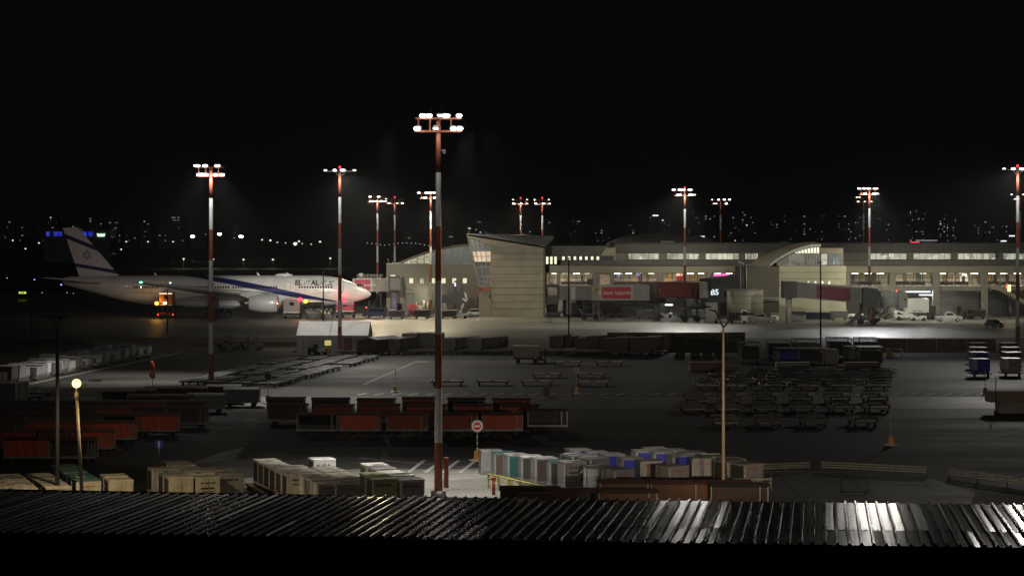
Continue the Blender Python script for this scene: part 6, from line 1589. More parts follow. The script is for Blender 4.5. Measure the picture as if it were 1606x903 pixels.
# lit truck box
x, y = W(1443, 500); t = T('box_truck', 'white box truck lit by a cold lamp under the concourse', 'truck', (x, y + 2, 0))
mb = MB(); mb.b2(-2.6, 2.2, 0, 2.4, 1.2, 4.0); P('box_body', mb, vw, t, bevel=.03); mb = MB(); mb.b2(2.25, 3.6, .1, 2.3, .6, 2.6); P('cab', mb, dark_clad, t, bevel=.15); mb = MB(); mb.b2(-2.6, 3.5, .2, 2.2, .5, .9); P('chassis', mb, dark_clad, t)
for a in (-1.6, 2.8): mb = MB(); mb.tube((a, .1, .45), (a, .4, .45), .45, .45, 14); P('wheel', mb, rubber, t)
point('tube_lamp_glow', cn, (x_(1455), .8, z_(460)), 500, (.85, .9, 1), .5)
point('tube_lamp_glow', cn, (x_(1052), 4, z_(481)), 120, (.9, .95, 1), .3)
point('tube_lamp_glow', cn, (x_(1495), 7, z_(462)), 160, (1, .95, .85), .5)
point('tube_lamp_glow', cn, (x_(1300), 7, z_(462)), 160, (1, .9, .6), .5)
point('door_lamp_glow', gb, (X(664, DB), -2.2, Z(463, DB)), 260, (1, .93, .7), .4)
x, y = W(1420, 502); t = T('low_loader', 'white fronted low loader under the round bridge cab', 'loader truck', (x, y, 0)); mb = MB(); mb.prism([(-2.2, .5), (2.2, .5), (2.2, 1.0), (1.2, 1.3), (-1.8, 2.0), (-2.2, 1.6)], -1, 1); P('body', mb, vw, t, bevel=.04)
mb = MB(); mb.prism([(-1.9, 1.2), (-.4, 1.1), (-1.6, 1.7)], -1.02, -1.005); P('side_window', mb, glass_d, t)
for a in (-1.5, 1.5): mb = MB(); mb.tube((a, -1.05, .4), (a, -.8, .4), .4, .4, 12); P('wheel', mb, rubber, t)
# white loader by the drum, with flat deck
x, y = W(1155, 507); t = T('cargo_loader', 'white framed cargo loader with flat deck before the round stair drum', 'loader truck', (x, y, 0))
mb = MB(); mb.b2(-4.6, 2, -1, 1, .35, .5); P('deck', mb, mat('hoop_chrome', (.5, .5, .48), .3, .9), t)
mb = MB()
for k in range(4): mb.b2(-1.8 + k * .62, -1.35 + k * .62, -.9, .9, .55, 2.1)
P('roller_drum', mb, dark_clad, t); mb = MB(); mb.b2(.8, 2, -.9, .9, .5, 2.6); P('cab', mb, vw, t, bevel=.06); mb = MB(); mb.b2(1.0, 1.8, -.92, -.905, 1.5, 2.3); P('side_window', mb, glass_d, t)
for a in (-4, -1, 1.4): mb = MB(); mb.tube((a, -1.1, .3), (a, -.85, .3), .3, .3, 12); P('wheel', mb, rubber, t)
skip('small white crate wagon behind the silver grey pickup', 1216, 503, 1.6, 1.5, vw, True)
for i, px in enumerate((1577, 1585)):
    x, y = W(px, 496); t = T('gas_tank', 'pale upright tank under the outside stair, %s one' % ('left', 'right')[i], 'tank', (x, y, 0)); mb = MB(); mb.tube((0, 0, .1), (0, 0, 2.2), .42, .42, 16); mb.ell((0, 0, 2.2), (.42, .42, .25), 16, 6); P('tank_body', mb, cart_pale, t); mb = MB(); mb.tube((0, 0, 2.4), (0, 0, 2.6), .1); P('valve', mb, steel, t)
x, y = W(1583, 470); t = T('signal_lamp', 'glowing yellow lamp box on a post by the outside stair', 'lamp', (X(1583, 425), 425, 0))
mb = MB(); mb.tube((0, 0, 0), (0, 0, Z(457, 425)), .08); P('post', mb, dark_steel, t); mb = MB(); mb.b2(-.3, .25, -.2, .2, Z(457, 425), Z(446.5, 425)); P('lamp_box', mb, emis('yellow_lamp', (1, .9, .3), 2.2), t)
mb = MB(); mb.b2(-.75, -.35, -.2, .2, Z(452, 425), Z(444, 425)); P('red_shield', mb, mat('dusty_red_panel', (.42, .12, .08), .7), t)
point('lamp_glow', t, (0, -.9, Z(452, 425)), 120, (1, .85, .4), .2)

# ================================================================== right hand parking area
gr = 'covered trailers with pale roofs before the concourse'
def shelter(label, px, base, w, h, m, roofm, dp=4, grp=gr, front=None):
    x, y = W(px, base); t = T('covered_trailer', label, 'trailer', (x, y, 0), R(rnd.uniform(-3, 3)), grp)
    mb = MB(); mb.b2(-w / 2 - .1, w / 2 + .1, -.1, dp, h, h + .09); P('roof', mb, roofm, t)
    each('post', [(a - .05, a + .05, b - .05, b + .05, .4, h) for a in (-w / 2, w / 2) for b in (.05, dp - .1)], cart_frame, t)
    mb = MB(); mb.b2(-w / 2 + .08, w / 2 - .08, .1, dp - .2, .55, h * .82); P('load_box', mb, m, t)
    mb = MB(); mb.b2(-w / 2, w / 2, 0, dp, .4, .52); P('chassis', mb, cart_frame, t)
    for a in (-w / 2 + .3, w / 2 - .3): mb = MB(); mb.tube((a - .1, .5, .25), (a + .1, .5, .25), .25, .25, 12); P('wheel', mb, rubber, t)
    return t
for i, (px, b, w, h, m, rm, lb) in enumerate([(1177, 570, 2.4, 2.6, c_dark, cart_pale, 'black box trailer under a thin pale roof right of the tan lamp pole'), (1222, 563, 3, 2.4, c_dark, edge_w, 'white roofed trailer in the second place right of the tan pole'),
        (1237, 572, 2.5, 2.0, c_blue, cart_pale, 'trailer with dark blue box before the first white roofs'), (1268, 564, 3.4, 2.6, c_grey, edge_w, 'grey trailer with white roof behind the long pale crate'),
        (1272, 572, 3, 2.0, c_dark, cart_pale, 'open framed trailer just right of the blue box'), (1318, 563, 2.9, 2.7, c_dark, edge_w, 'dark trailer with thin white roof by the thin pole'),
        (1365, 566, 2.9, 2.9, c_dark, alu_w, 'bright white roofed trailer nearest the right panel wall'), (1366, 575, 2.9, 2.4, c_dark, alu_w, 'lower bright white roofed trailer in front of the brightest roof'), (1345, 569, 2.2, 2.0, c_grey, cart_pale, 'small grey trailer left of the brightest white roofs')]):
    shelter(lb, px, b, w, h, m, rm)
fbox('cargo_container', 'pale grey upright container amid the white roofed trailers', 1305, 573, 1.6, 2, 1.9, 0, far_box, far_box, .1, 'boxes before the concourse')
for i, (px, m, lb) in enumerate([(1244, mat('crate_pale', (.27, .27, .27), .7), 'long pale grey crate panel before the hooped dollies'), (1352, mat('crate_rose', (.2, .12, .115), .7), 'long reddish crate panel before the hooped dollies'), (1108, mat('crate_rose_d', (.13, .07, .07), .7), 'long dark reddish crate panel left of the tan lamp pole')]):
    x, y = W(px, 583); t = T('flat_crate', lb, 'crate', (x, y, 0)); w = 4.0; mb = MB(); mb.b2(-w / 2, w / 2, 0, 1.6, .15, 1.15); P('crate_body', mb, m, t, bevel=.02); mb = MB(); mb.b2(-w / 2 + .2, w / 2 - .2, .1, 1.5, 0, .15); P('skid', mb, dark_clad, t)
    mb = MB(); 
    for a in (-1.3, 0, 1.3): mb.b2(a - .04, a + .04, -.02, -.002, .2, 1.1)
    P('batten', mb, m, t)
# white trestle and yellow box
x, y = W(1404, 560); t = T('trestle', 'white open trestle frame with yellow end box by the right panel wall', 'trestle', (x, y, 0))
mb = MB()
for a, b in ((-.3, .5), (.9, .5)): mb.tube((a, 0, 0), (a * .9, .0, 1.1), .05)
mb.tube((-.3, 0, .1), (1.2, 0, .1), .05); mb.tube((-.3, 0, 1.1), (.9, 0, 1.1), .05); mb.tube((1.2, 0, .1), (.9, 0, 1.1), .05); P('frame', mb, edge_w, t)
mb = MB(); mb.b2(-1.2, -.4, 0, .5, 0, 1.15); P('end_box', mb, mat('yellow_door2', (.4, .3, .03), .5), t)
# blue and grey carts at right
gbx = 'container carts at the right edge'
for i, (px, b, c, lb) in enumerate([(1540, 592, c_blue, 'blue container cart nearest in the file by the right edge'), (1538, 580, c_blue, 'blue container cart second in the file by the right edge'), (1537, 571, c_dark, 'dark container cart third in the blue file'), (1536, 563, c_dark, 'dark container cart farthest in the blue file'),
                                    (1589, 591, alu_g, 'grey container cart with a round emblem, nearest in the rightmost file'), (1590, 580, c_dark, 'white topped container cart second in the rightmost file'), (1588, 571, c_dark, 'white topped container cart third in the rightmost file'), (1585, 563, c_dark, 'white topped container cart farthest in the rightmost file')]):
    x, y = W(px, b); t = T('container_cart', lb, 'cart', (x, y, 0), R(2), gbx); w = 1.9
    mb = MB(); mb.prism([(-w / 2 + .15, .5), (w / 2 - .1, .5), (w / 2, .9), (w / 2, 2.1), (-w / 2, 2.1), (-w / 2, .9)], 0, 2.2); P('body', mb, c, t)
    mb = MB(); mb.b2(-w / 2 - .03, w / 2 + .03, -.04, 2.25, 2.103, 2.16); P('roof_panel', mb, alu_w if px > 1580 else alu_g, t)
    mb = MB(); mb.b2(-w / 2 - .01, -w / 2 + .4, -.03, .003, .9, 2.05); P('corner_sheet', mb, edge_w if i in (0, 4) else c_grey, t)
    mb = MB(); mb.b2(-w / 2 - .2, w / 2 + .2, -.1, 2.3, .38, .5); P('chassis', mb, dark_clad, t)
    if i == 4: mb = MB(); mb.tube((.15, -.04, 1.4), (.15, -.0, 1.4), .17, .17, 16); P('round_emblem', mb, cart_pale, t)
    if i == 0: mb = MB(); marks(mb, -w / 2 + .04, -w / 2 + .36, 1.7, .5, -.035, 4); marks(mb, -w / 2 + .04, -w / 2 + .36, 1.2, .3, -.035, 5); P('stencil_marking', mb, seam, t)
    for a in (-w / 2 + .15, w / 2 - .15): mb = MB(); mb.tube((a - .1, .3, .24), (a + .1, .3, .24), .24, .24, 12); P('wheel', mb, rubber, t)
# beige barrier block at right edge
x, y = W(1590, 648); t = T('ramp_block', 'beige block with pale base at the right edge of the service road', 'block', (x, y, 0)); 
mb = MB(); mb.b2(-2.2, 3.5, 0, 2.2, 1.0, 2.0); P('upper_block', mb, mat('block_beige', (.2, .16, .12), .8), t, bevel=.03); mb = MB(); mb.b2(-1.2, 3.4, .2, 2, 0, .98); P('base_block', mb, mat('block_pale', (.24, .23, .22), .8), t)
mb = MB(); mb.tube((-1.7, -.2, 0), (-1.7, -.2, 3.4), .05); mb.ell((-1.7, -.2, .15), (.2, .2, .2), 10, 6); P('marker_pole', mb, dark_steel, t)

# ================================================================== signs
def sign_base(t, z=.0, m=None, s=1.0, foot=True):
    mb = MB(); mb.prism([(-.28 * s, 0), (.28 * s, 0), (.2 * s, .75 * s), (-.2 * s, .75 * s)], -.2 * s, .2 * s); P('post_base', mb, m, t)
    if foot: mb = MB(); mb.tube((0, 0, .0), (0, 0, .07), .62 * s, .6 * s, 20); P('foot_plate', mb, edge_w, t)
or_m = mat('orange_base', (.6, .27, .03), .6); or_p = mat('orange_base_pale', (.5, .28, .12), .6); gry = mat('grey_base', (.3, .28, .27), .7); ylw = mat('yellow_base', (.5, .45, .08), .6)
def post_sign(name, label, px, base, h, m, disc=None, s=1.0, foot=True, grp='portable signs on weighted bases'):
    x, y = W(px, base); t = T(name, label, 'sign', (x, y, 0), 0, grp); sign_base(t, 0, m, s, foot)
    mb = MB(); n = 8
    for k in range(n): mb.m = k % 2; mb.tube((0, 0, .7 * s + (h - .7 * s) * k / n), (0, 0, .7 * s + (h - .7 * s) * (k + 1) / n), .04, .04, 8)
    P('post', mb, [edge_w, mat('post_grey_band', (.22, .2, .2), .5)], t)
    if disc == 'noentry':
        mb = MB(); mb.tube((0, -.05, h), (0, -.02, h), .37, .37, 28); f = P('sign_face', mb, mat('sign_white', (.75, .75, .75), .5), t)
        mb = MB(); mb.tube((0, -.065, h), (0, -.052, h), .29, .29, 28); P('red_disc', mb, mat('sign_red', (.55, .02, .03), .5), f)
        mb = MB(); mb.b2(-.2, .2, -.08, -.068, h - .055, h + .055); P('white_bar', mb, MATS['sign_white'], f)
        mb = MB(); mb.prism([(-.42, h - .2), (-.2, h - .43), (.2, h - .43), (.42, h - .2), (.42, h + .2), (.2, h + .43), (-.2, h + .43), (-.42, h + .2)], -.018, 0); P('back_board', mb, alu_g, f)
    elif disc: mb = MB(); mb.tube((0, -.05, h), (0, -.01, h), .34, .34, 20); P('sign_face', mb, disc, t)
    return t
post_sign('no_entry_sign', 'red no entry sign on a banded post and orange base right of the tallest mast', 748.5, 722, 2.5, or_m, 'noentry')
post_sign('warning_sign', 'dark round sign on a grey base at the corner of the middle baggage carts', 420, 629, 2.5, gry, mat('sign_back', (.08, .08, .08), .6), .8)
post_sign('marker_post', 'plain post on a yellowish base left of the tallest mast', 620, 614, 2.4, ylw, None, .8)
ps = post_sign('speed_sign', 'small round pale sign on an orange tinted base on the service road edge', 904, 617, 2.4, or_p, mat('sign_pale', (.35, .3, .29), .6), .8)
mb = MB(); mb.tube((0, -.07, 2.5), (0, -.055, 2.5), .1, .1, 12); mb.tube((0, -.07, 2.28), (0, -.055, 2.28), .09, .09, 12); P('sign_mark', mb, seam, ps)
post_sign('marker_post', 'bare post on an orange base in the dark right foreground', 1397, 698, 2.6, or_m, None, .9)
post_sign('marker_post', 'bare post on an orange base near the blue container cart', 1545, 617, 2.6, or_m, None, .8)
post_sign('marker_post', 'bare post on pale base behind the rightmost black trailers', 1391, 633, 2.4, or_p, None, .6, False)
x, y = W(857, 622); t = T('litter_bin', 'small dark square bin at the service road edge', 'bin', (x, y, 0)); mb = MB(); mb.prism([(-.3, .1), (.3, .1), (.36, .9), (-.36, .9)], -.3, .3); P('bin_body', mb, dark_clad, t); mb = MB(); mb.b2(-.38, .38, -.32, .32, .9, .96); P('lid', mb, c_dark, t)
x, y = W(898, 632); t = T('tripod_stand', 'thin dark tripod stand below the small round sign', 'stand', (x, y, 0)); mb = MB(); mb.tube((0, 0, .4), (0, 0, 2.1), .04); P('post', mb, dark_steel, t)
for k in range(3): mb = MB(); mb.tube((0, 0, .5), (.6 * math.cos(k * 2.1), .6 * math.sin(k * 2.1), 0), .03); P('leg', mb, cart_pale, t)
# blue one way sign
d_ = 150.0; t = T('one_way_sign', 'blue square sign with white up arrow behind the tan containers', 'sign', (X(249.5, d_), d_, 0))
mb = MB(); mb.tube((0, 0, 0), (0, 0, Z(690, d_)), .04); P('post', mb, steel, t)
mb = MB(); s_ = .27; zc = Z(695.5, d_); mb.b2(-s_, s_, -.05, -.02, zc - s_, zc + s_); f = P('sign_face', mb, mat('sign_blue', (.03, .07, .5), .4), t)
mb = MB(); mb.b2(-.05, .05, -.06, -.052, zc - .2, zc + .05); mb.prism([(-.13, zc + .04), (.13, zc + .04), (0, zc + .22)], -.06, -.052); mb.b2(-.1, .1, -.062, -.053, zc - .2, zc - .15); P('arrow', mb, mat('sign_white', (.75, .75, .75), .5), f)
# windsock
x, y = W(239, 606); t = T('windsock', 'limp orange windsock above an orange striped disc on a thin pole', 'windsock', (x, y, 0)); zt = Z(566, y)
mb = MB(); mb.tube((0, 0, 0), (0, 0, zt), .04); P('pole', mb, steel, t)
mb = MB(); mb.loft([[(cx_ + r_ * math.cos(a * math.pi / 5), -.1 + r_ * math.sin(a * math.pi / 5), z) for a in range(10)] for cx_, r_, z in ((-.05, .16, zt + .05), (-.02, .24, zt - .25), (.05, .27, zt - .6), (.12, .22, zt - .95), (.1, .1, zt - 1.15))]); P('sock', mb, mat('windsock_orange', (.75, .18, .04), .6), t)
mb = MB(); mb.tube((.02, -.06, zt - 1.55), (.02, 0, zt - 1.55), .36, .36, 20); f = P('disc', mb, MATS['windsock_orange'], t)
mb = MB(); mb.prism([(-.2, zt - 1.8), (-.12, zt - 1.8), (.02, zt - 1.3), (-.06, zt - 1.3)], -.08, -.065); mb.prism([(.24, zt - 1.8), (.16, zt - 1.8), (.02, zt - 1.3), (.1, zt - 1.3)], -.08, -.065); P('disc_mark', mb, mat('sign_white', (.75, .75, .75), .5), f)

# ================================================================== guard rails, barrier, yellow rail
rail_m = mat('guard_rail', (.62, .6, .5), .5, .2, .2, 2)
def guard(label, p0, p1, h, rails=3):
    a, b = Vector(W(*p0)).to_3d(), Vector(W(*p1)).to_3d(); t = T('guard_rail', label, 'guard rail', a, math.atan2(b.y - a.y, b.x - a.x), 'stacked guard rails at the right'); L_ = (b - a).length
    for k in range(rails): 
        mb = MB(); z = .15 + (h - .15) * (k + .5) / rails; hh_ = (h - .1) / rails * .26
        mb.prism([(-.0, z - hh_), (-.07, z - hh_ * .5), (-.0, z), (-.07, z + hh_ * .5), (0, z + hh_), (.06, z + hh_), (.06, z - hh_)], 0, L_, 'yz'); P('rail', mb, rail_m, t)
    n = max(2, int(L_ / 2.2)); each('post', [(L_ * i / n - .05, L_ * i / n + .05, .07, .17, 0, h) for i in range(n + 1)], cart_frame, t); return t
guard('short guard rail run just right of the mauve containers', (1192, 740), (1270, 737), .6)
guard('long middle guard rail run behind the crowd barrier', (1288, 737), (1452, 745.5), .65)
guard('sloping guard rail run reaching the right edge', (1487, 748), (1625, 768), .65)
guard('stacked guard rails close behind the ribbed roof', (1150, 770), (1210, 769), .85)
x, y = W(1319, 774); t = T('crowd_barrier', 'dark crowd control barrier standing before the guard rails', 'barrier', (x, y, 0)); w = X(1362, y) - x
mb = MB(); r_ = .03; pts = [(0, .12), (0, .85), (.1, .97), (w - .1, .97), (w, .85), (w, .12)]
for a, b in zip(pts, pts[1:]): mb.tube((a[0], 0, a[1]), (b[0], 0, b[1]), r_, r_, 8)
mb.tube((0, 0, .12), (w, 0, .12), r_, r_, 8); P('frame', mb, dark_steel, t); mb = MB()
for i in range(1, 10): mb.tube((w * i / 10, 0, .12), (w * i / 10, 0, .97), .018, .018, 6)
P('upright_bar', mb, dark_steel, t)
for a in (.2, w - .2): mb = MB(); mb.tube((a, -.35, .03), (a, .35, .03), .03, .03, 6); mb.tube((a, 0, .03), (a, 0, .15), .03); P('foot', mb, dark_steel, t)
# yellow rail and red bollard in front of the teal row
a, b = Vector(W(768, 766)).to_3d(), Vector(W(850, 787)).to_3d(); a.z = b.z = 0
d1_ = F * (H - .9) / (743 - HY); d2_ = F * (H - .9) / (762 - HY); a = Vector((X(766, d1_), d1_, 0)); b = Vector((X(850, d2_), d2_, 0))
t = T('yellow_rail', 'yellow pipe rail along the foot of the teal curtained containers', 'rail', a, math.atan2(b.y - a.y, b.x - a.x)); L_ = (b - a).length; ylw2 = mat('yellow_rail_paint', (.5, .5, .1), .5)
mb = MB(); mb.tube((0, 0, .9), (L_, 0, .9), .06, .06, 8); mb.tube((0, 0, .6), (L_, 0, .6), .05, .05, 8); P('rail', mb, ylw2, t)
each('post', [(L_ * k / 5 - .05, L_ * k / 5 + .05, -.05, .05, 0, .9) for k in range(6)], ylw2, t)
d_ = F * (H - 1.1) / (745 - HY); t = T('red_bollard', 'rust red bollard post at the left end of the yellow rail', 'bollard', (X(774, d_ - 1), d_ - 1, 0)); mb = MB(); mb.tube((0, 0, 0), (0, 0, 1.0), .11, .11, 12); P('post', mb, mat('rust_red', (.4, .1, .05), .6), t); mb = MB(); mb.tube((0, 0, .95), (0, 0, 1.12), .17, .17, 12); P('cap', mb, MATS['rust_red'], t)
t = T('rubble_heap', 'low heap of pale broken pieces against the roof edge right of the tallest mast', 'rubble', (X(757, 123), 123, 0)); r = random.Random(4); mb = MB()
for k in range(160): mb.box(r.gauss(0, .8), r.gauss(0, .3), r.uniform(.2, .75) * (1), r.uniform(.04, .14), r.uniform(.04, .1), r.uniform(.03, .08), r.uniform(0, 3))
P('broken_pieces', mb, mat('pale_debris', (.5, .5, .47), .7, 0, .5, 8), t); mb = MB(); mb.ell((0, 0, 0), (1.9, .7, .55), 20, 8, 0); P('heap', mb, dark_clad, t)
# planks lying between container rows
for i, (px, py, rz, lb) in enumerate([(378, 768, 52, 'yellow plank lying between the two left container groups'), (402, 765, 48, 'second yellow plank beside the purple sided row')]):
    d_ = F * (H - .3) / (py - HY); t = T('plank', lb, 'plank', (X(px, d_), d_, 0), R(rz + 60), 'yellow planks'); mb = MB(); mb.b2(-2.2, 2.2, -.15, .15, .2, .3); P('board', mb, mat('yellow_plank', (.42, .35, .12), .7), t)
    mb = MB(); mb.b2(-2, -1.8, -.2, .2, 0, .2); mb.b2(1.8, 2, -.2, .2, 0, .2); P('bearer', mb, dark_clad, t)

# ================================================================== street lamps and thin poles
tan_pole = mat('lamp_pole_tan', (.45, .36, .25), .6, 0, .15, 2); dk_pole = mat('lamp_pole_dark', (.035, .03, .03), .7)
def lamp_pole(label, px, d, top, m, lean=0, lit=False, r0=.11, r1=.07, arms=((-1.1, .95), (1.1, .65)), name='street_lamp'):
    x = X(px, d); h = Z(top, d); t = T(name, label, 'street lamp', (x, d, 0), 0, 'street lamps behind the ribbed roof')
    mb = MB(); mb.tube((0, 0, 0), (lean, 0, h - .7), r0, r1, 12); P('pole', mb, m, t)
    for a, up in arms:
        mb = MB(); mb.tube((lean, 0, h - .75), (lean + a * .45, 0, h - .1 + (up - .8) * .6), .05, .045, 8); mb.tube((lean + a * .4, 0, h - .2 + (up - .8) * .6), (lean + a * .75, 0, h - .02 + (up - .8) * .5), .045, .04, 8); ar = P('arm', mb, dk_pole if not lit else m, t)
        mb = MB(); mb.ell((lean + a * 1.0, 0, h + .0 + (up - .8) * .7), (.48, .15, .07), 12, 6); P('lamp_head', mb, dk_pole, ar)
    return t
lamp_pole('tall tan lamp pole with two dark arms right of the blue containers', 1134.5, 124, 494, tan_pole, 0, arms=((-1.15, 1.5), (1.3, .9)))
lamp_pole('unlit dark lamp pole left of the glowing street lamp', 90, 124, 497, dk_pole, 0, arms=((-.5, .8), (.3, .8)), r0=.13, r1=.1)
def glow_lamp():
    d = 118; h = Z(601, d); x = X(131, d); t = T('street_lamp', 'leaning street lamp with glowing warm head, tan pole, lower left', 'street lamp', (x, d, 0), 0, 'street lamps behind the ribbed roof')
    dx = X(120, d) - x
    mb = MB(); mb.tube((0, 0, 0), (dx, 0, h - .55), .11, .08, 12); P('pole', mb, tan_pole, t)
    mb = MB(); mb.tube((dx, 0, h - .9), (dx, 0, h - .5), .12, .12, 10); mb.tube((dx, 0, h - .55), (dx - .02, -.05, h - .1), .05, .05, 8); P('bracket', mb, tan_pole, t)
    mb = MB(); mb.ell((dx, 0, h), (.26, .24, .25), 16, 10); P('lamp_bulb', mb, emis('warm_bulb', (1, .74, .3), 2.6), t)
    mb = MB(); mb.tube((dx, 0, h + .16), (dx, 0, h + .22), .2, .1, 12); P('lamp_cap', mb, dk_pole, t)
    mb = MB(); mb.tube((dx + .1, .3, h - .15), (dx + .55, .3, h + .0), .02, .02, 6); mb.ell((dx + 1.0, .3, h + .14), (.42, .1, .05), 12, 6); P('unlit_arm', mb, dk_pole, t)
    mb = MB(); mb.tube((dx - .1, 0, h - .15), (dx - .9, .5, h - .55), .008, .008, 6); P('stay_wire', mb, dk_pole, t)
    point('lamp_glow', t, (dx, -1.2, h), 45, (1, .74, .36), .12)
    spot('lamp_beam', t, (dx + .4, .7, h + .1), (x + 1.5, d + 6, 0), 2300, 135, (1, .78, .46), .8, .15)
glow_lamp()
for i, (px, top, b, lb) in enumerate([(507, 427, 531, 'thin dark pole crossing the airliner lettering'), (262.5, 455, 522, 'thin dark pole before the orange beacon truck'), (892, 405, 531, 'thin dark pole before the left concourse bridge'), (1287, 412, 547, 'thin dark pole before the sloping bridge'), (50, 488, 540, 'thin dark pole near the left edge')]):
    x, y = W(px, b); h = Z(top, y); t = T('thin_pole', lb, 'pole', (x, y, 0), 0, 'thin unlit poles along the verge'); mb = MB(); mb.tube((0, 0, 0), (0, 0, h), .13, .09, 10); P('pole', mb, dk_pole, t)
    mb = MB(); mb.b2(-.3, .3, -.1, .1, h, h + .12); mb.tube((0, 0, 0), (0, 0, .3), .25, .25, 10); P('cap_and_foot', mb, dk_pole, t)

# ================================================================== left container lines
gL = 'containers in the two lines along the left verge'
rl = random.Random(9); dvn = dv.normalized()
lw = mat('left_container', (.26, .26, .26), .6, .1, .3, .8); lw2 = mat('left_container_brown', (.13, .11, .1), .7, 0, .3, .8); lwf = mat('left_container_white', (.55, .55, .54), .5, 0, .15, 1)
i = 0
for line in range(2):
    s_ = 2.0 if line == 0 else 9
    k = 0
    while s_ < 74 and k < 24:
        p = ka + dvn * s_ + nrm * (2.2 + line * 3.4 + rl.uniform(-.2, .2)); m = rl.choice([lw, lw, lw2, lw2, lwf]); w = rl.choice([1.6, 2.0, 2.2]); h = rl.choice([1.2, 1.35, 1.5, 1.7])
        t = T('cargo_container', '%s container, %s from the near end, %s by the left kerb' % ({'left_container': 'grey', 'left_container_brown': 'brown', 'left_container_white': 'white'}[m.name], ORD[k], ('front line', 'back line')[line]), 'cargo container', (p.x, p.y, 0), math.atan2(dv.y, dv.x) - R(90) + R(rl.uniform(-5, 5)), gL)
        mb = MB(); mb.prism([(-w / 2, .3), (w / 2 - .2, .3), (w / 2, .7), (w / 2, h + .3), (-w / 2, h + .3)], -1, .9); P('body', mb, m, t)
        mb = MB(); mb.b2(-w / 2 - .03, w / 2 + .03, -1.04, .95, h + .303, h + .36); P('roof_panel', mb, lw, t)
        mb = MB(); mb.b2(-w / 2 + .1, w / 2 - .1, -1.03, -.998, .7, h + .2); f = P('door_panel', mb, lwf if rl.random() < .5 else m, t)
        mb = MB(); marks(mb, -w * .3, w * .2, h - .2, .25, -1.035, rl.random()); mb.b2(w * .2, w * .35, -1.036, -1.031, h - .7, h - .1); P('stencil_marking', mb, seam, f)
        mb = MB(); mb.b2(-w / 2 - .1, w / 2 + .1, -1.1, 1, .1, .27); P('base_frame', mb, dark_clad, t)
        s_ += rl.choice([2.2, 2.4, 2.6, 4.2]) + (1.2 if line else 0); k += 1
fbox('cargo_container', 'container with white door edge at the far left edge, nearer than the kerb lines', 8, 636, 2.2, 3, 1.9, R(-10), lw2, lw, .2, 'containers at the left edge')
for i, (px, b) in enumerate([(12, 632), (40, 628), (55, 622)]):
    dA(W(px, b), R(70), 'flat pallet dolly, %s from the left edge before the kerb line' % ORD[i], 'flat dollies at the left edge')

# ================================================================== far airfield and city
gT = 'dark apartment towers of the far town'
city_wall = mat('far_block_wall', (.3, .3, .31), .9, 0, .2, .02)
lit_mats = [emis('town_light_warm', (1, .85, .62), .35), emis('town_light_white', (.9, .95, 1), .35), emis('town_light_dim', (.9, .9, .85), .09), emis('town_light_bright', (1, .97, .9), 1.3)]
rc = random.Random(5)
town = []
for (px, top, w, lights, mi) in [(10, 345, 26, 5, 2), (40, 350, 20, 4, 0), (78, 338, 24, 6, 2), (97, 352, 18, 4, 0), (123, 348, 20, 5, 2), (150, 340, 20, 4, 0), (180, 338, 18, 10, 1), (205, 350, 22, 3, 2), (228, 340, 18, 7, 1), (255, 350, 18, 3, 2),
        (277, 338, 22, 9, 1), (312, 360, 24, 2, 2), (366, 350, 18, 3, 1), (640, 362, 14, 2, 1), (700, 352, 20, 3, 1), (758, 345, 26, 5, 1), (790, 352, 18, 4, 1), (822, 348, 22, 3, 1), (860, 342, 18, 3, 2), (905, 340, 22, 6, 2), (945, 342, 24, 6, 2),
        (990, 338, 22, 6, 2), (1028, 338, 20, 6, 0), (1047, 342, 18, 5, 2), (1092, 330, 26, 9, 2), (1112, 336, 20, 7, 1), (1150, 334, 22, 7, 2), (1176, 330, 26, 9, 1), (1210, 345, 20, 4, 2), (1240, 336, 22, 5, 2), (1266, 336, 18, 6, 0), (1284, 336, 20, 6, 2),
        (1325, 336, 22, 10, 1), (1347, 330, 14, 7, 2), (1375, 336, 20, 5, 2), (1398, 345, 18, 3, 1), (1428, 330, 15, 8, 2), (1444, 328, 17, 12, 1), (1478, 340, 15, 12, 1), (1492, 334, 16, 12, 0), (1530, 350, 18, 5, 2), (1555, 345, 22, 7, 1), (1580, 352, 20, 6, 2)]:
    d = rc.uniform(3450, 3850); t = T('apartment_block', 'x', 'building', (X(px, d), d, 0), 0, gT)
    hz = Z(top + 1, d); ww = w / F * d
    mb = MB(); mb.b2(-ww / 2, ww / 2, 0, 18, 0, hz); P('wall', mb, city_wall, t)
    mb = MB(); mb.b2(-ww / 2 + .3, ww / 2 - .3, 1, 17, hz + .01, hz + 1.2); P('roof', mb, dark_clad, t)
    cols = max(2, int(w / 3)); rows_ = max(3, int((378 - top) / 4)); used = set()
    for k in range(lights):
        c, r = rc.randrange(cols), rc.randrange(rows_)
        if (c, r) in used: continue
        used.add((c, r)); wx_ = -ww / 2 + ww * (c + .5) / cols; wz = hz - 2.5 - r * 4 * d / F
        sz = rc.choice([1.1, 1.4, 2, 2.8]); mm = lit_mats[mi] if rc.random() < .4 else rc.choices(lit_mats, (2, 2, 5, 1))[0]
        mb = MB(); mb.b2(wx_ - sz / 2, wx_ + sz / 2, -.15, .0, wz - .75, wz + .75); P('lit_window', mb, mm, t)
    t['label'] = 'far dark tower block with %d lit windows on the skyline %s' % (len(used), 'above the airliner tail' if px < 200 else 'before the airliner mast' if px < 320 else 'between airliner and gate block' if px < 660 else 'above the stone tower and dome' if px < 1000 else 'above the middle of the concourse' if px < 1200 else 'above the vaulted gate' if px < 1340 else 'above the right half of the concourse')
    town.append((px, t))
seen = {}
for px, t in sorted(town, key=lambda q: q[0]):
    seen.setdefault(t['label'].split(' on the skyline ')[1], []).append(t)
